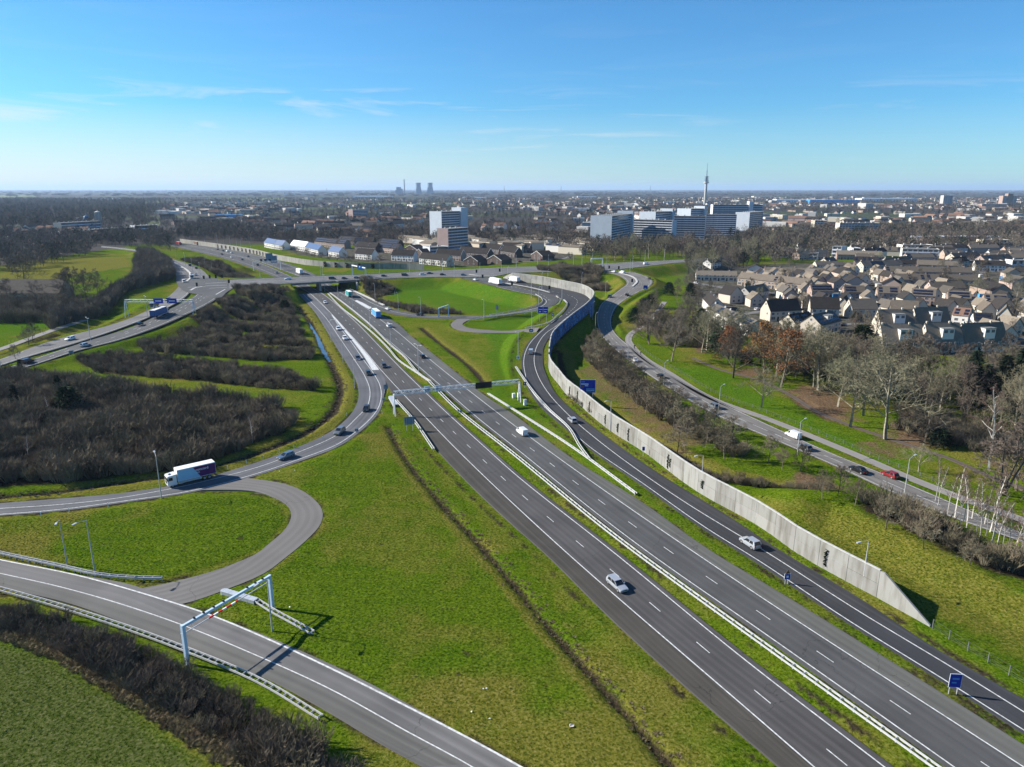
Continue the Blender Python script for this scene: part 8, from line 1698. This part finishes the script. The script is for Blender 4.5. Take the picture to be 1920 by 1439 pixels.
# woods, parks and gardens from 1 to 5 km
x, y = wedge(79000, 1000, 5200); px, py = px_of(x, y); dens = noise2(x, y, 260, 501) * .6 + noise2(x, y, 90, 502) * .5; wob = (noise2(x, y, 180, 511) - .5) * 150; wood = (px + wob < 300) & (py > 376) & (py + wob * .04 < 430)
prob = np.where(wood, .95, np.clip((dens - .36) * 2.4, .03, .9)) * np.clip(1500 / y, .28, 1.0) * np.where(py > 440, .5, 1)
k_ = rg.random(len(x)) < prob; k_ &= ~((px > 1430) & (px < 1960) & (py > 405) & (rg.random(len(x)) < .55)); k_ &= ~(in_poly(px, py, [(430,428),(560,430),(800,445),(1080,450),(1080,475),(800,470),(540,466),(430,450)]) & (rg.random(len(x)) < .75))
A2 = np.column_stack([x[k_], y[k_], np.zeros(k_.sum()), np.where(wood[k_], 1.25, .85) * (.75 + .5 * rg.random(k_.sum()))]); A2 = clear_of(A2, 9)
instancer('far_woodland', A2, [s_.copy() for s_ in FT + FT[:3] + FC], 'leafless woods and garden trees spreading to the horizon', 'woodland')
# beyond 4.5 km only bands of wood remain visible
x, y = wedge(11000, 4200, 26000, 1.05); dens = noise2(x, y, 900, 503) * .7 + noise2(x, y, 2600, 504) * .4; k_ = rg.random(len(x)) < np.clip((dens - .42) * 3.0, 0, 1); A3 = np.column_stack([x[k_], y[k_], np.zeros(k_.sum()), .8 + .7 * rg.random(k_.sum())])
instancer('far_woodland', A3, [s_.copy() for s_ in CL], 'hazy bands of wood along the horizon', 'woodland')
# countless small houses of the far town
def far_house(wall, roof, L_=18, D=9, e=5, r_=8.5):
    mb = MB(); P = [(0, -.3), (D, -.3), (D, e), (D/2, r_), (0, e)]; mb.prism(P, 0, L_); mb.v = [(b, a, c) for a, b, c in mb.v]; mb.mi = 1; mb.quad((-.3, -.4, e - .2), (L_ + .3, -.4, e - .2), (L_ + .3, D/2, r_ + .15), (-.3, D/2, r_ + .15)); mb.quad((-.3, D + .4, e - .2), (L_ + .3, D + .4, e - .2), (L_ + .3, D/2, r_ + .15), (-.3, D/2, r_ + .15)); return mb.mesh('far_house', [M['wall_' + wall], M['roof_' + roof]])
FH = [proto('far_house_source', far_house(a, b, l_)) for a, b, l_ in (('white', 'red', 16), ('pale', 'grey', 24), ('white', 'dark', 12), ('pink', 'red', 30), ('brick', 'dark', 26), ('white', 'tan', 10))]
FB = [proto('far_block_source', MB().box(-w_/2, w_/2, -8, 8, 0, h_).mesh('far_block', M[m_])) for w_, h_, m_ in ((30, 8, 'wall_pale'), (25, 11, 'wall_grey'), (45, 7, 'wall_white'))]
x, y = wedge(39000, 1150, 5600); px, py = px_of(x, y); town = noise2(x, y, 420, 505) * .7 + noise2(x, y, 150, 506) * .4; pr = np.clip((town - .38) * 1.6, 0, .8) * np.where(px > 880, 1.0, np.where(px > 330, .55, .12)) * np.clip(1900 / y, .3, 1); pr = np.where((px > 280) & (px < 560) & (py > 388) & (py < 402), .7, pr); pr = np.where((px + (noise2(x, y, 180, 511) - .5) * 150 < 300) & (py > 376), .0, pr); k_ = rg.random(len(x)) < pr * .55
A4 = np.column_stack([x[k_], y[k_], np.zeros(k_.sum()), .8 + .5 * rg.random(k_.sum())])
o = instancer('far_town', A4, [s_.copy() for s_ in FH + FH[:5] + FH + FB], 'small houses of the far town merging towards the horizon', 'town', tilt=0.0)
# meadows that read as pale green strips in the distance
M['far_meadow'] = mat('far_meadow', (0.085, 0.110, 0.025), .95, .3, .01)
for k, pts in enumerate([[(0,366),(60,365),(70,369),(0,371)],[(40,375),(150,374),(150,377),(40,378)],[(225,374),(300,374),(310,380),(240,381)],[(425,371),(540,372),(545,376),(430,376)],[(660,380),(900,381),(905,386),(650,385)],[(248,420),(300,414),(300,424),(262,428)],[(780,390),(860,391),(860,394),(770,393)]]):
    P = [G(*p) for p in pts]; o = obj('meadow', MB().quad(*[(p.x, p.y, .25) for p in P]).mesh('meadow', M['far_meadow'])); tag(o, kind='structure')
# avenue of trees from the ring into the town, and trees in front of the blue blocks
AV = [(1140,492),(1153,489),(1170,491),(1185,487),(1200,489),(1216,485),(1232,487),(1246,482),(1262,484)]
for k, (px, py) in enumerate(AV): plant(pick('plane', 3) if k % 2 else pick('oak', 4), GT(px, py), random.uniform(20, 26), f'tall pale tree before the blue apartment blocks, {ORD[k]} from the left', 'trees before the blue blocks', .8)
for k, (px, py) in enumerate([(1290,515),(1302,520),(1318,517),(1335,512),(1350,505),(1372,497),(1395,488),(1412,480),(1430,472),(1450,462),(1470,455),(1490,447),(1365,512),(1400,500),(1290,500),(1440,483)]): plant(pick('plane', 3) if k % 4 else pick('grey', 2), G(px, py), random.uniform(17, 23), f'tall avenue tree climbing towards the town, {ORD[k]} from the ring end', 'avenue trees', .9)
for k, (px, py) in enumerate([(1650,495),(1762,520),(1795,512),(1885,545),(1900,600),(1700,480),(1480,505),(1560,500),(1820,500),(1905,570),(1330,560),(1310,575),(1420,575),(1500,585),(1480,540),(1590,535),(1600,640),(1640,640),(1830,560),(1770,540)]): plant(pick('oak', 4) if k % 3 else pick('plane', 3), GT(px, py), random.uniform(9, 15), f'leafless street tree inside the right hand estate, {nth(k)} of twenty', 'street trees of the right hand estate', .9)
for k, (x, y) in enumerate(sorted(scatter(poly_px([(1400,520),(1920,500),(1940,640),(1640,645),(1500,610),(1380,560)]), 99, 88, 7.5))):
    plant((pick('small', 4) if k % 2 else pick('oak', 4)) if k % 4 else 'ever1', (x, y, height(x, y)), random.uniform(6, 10) if k % 4 else 5, ('small bare garden tree' if k % 4 else 'small evergreen') + f' between the terraces, {nth(k)} from the left', 'garden trees of the right hand estate')
for k, (px, py) in enumerate([(530,471),(556,476),(575,479),(590,483),(604,485),(618,487),(632,489),(646,490),(660,492),(690,492),(712,493),(795,498),(812,500),(826,501),(845,502),(1038,484),(1070,486)]): plant(pick('multi', 3), G(px, py), random.uniform(5, 8), f'low brown bush before the new houses, {nth(k)} from the left', 'bushes before the new houses', 1.4)
# ---- the air
def build_haze():
    hz = obj('haze', MB().box(-42000, 42000, -1500, 45000, -3.0, 235.0).mesh('haze', None)); tag(hz, 'thin bluish winter haze over the plain', 'haze', None, 'stuff')
    m = bpy.data.materials.new('haze_air'); m.use_nodes = True; N, L = m.node_tree.nodes, m.node_tree.links; N.remove(N['Principled BSDF'])
    v = N.new('ShaderNodeVolumePrincipled'); v.inputs['Color'].default_value = HAZE_COL; v.inputs['Density'].default_value = HAZE_DENS; v.inputs['Anisotropy'].default_value = 0.15
    L.new(v.outputs[0], N['Material Output'].inputs['Volume']); hz.data.materials.clear(); hz.data.materials.append(m); hz.visible_shadow = True
HAZE_COL = (0.55, 0.74, 1.0, 1); HAZE_DENS = 3.8e-5
build_haze()
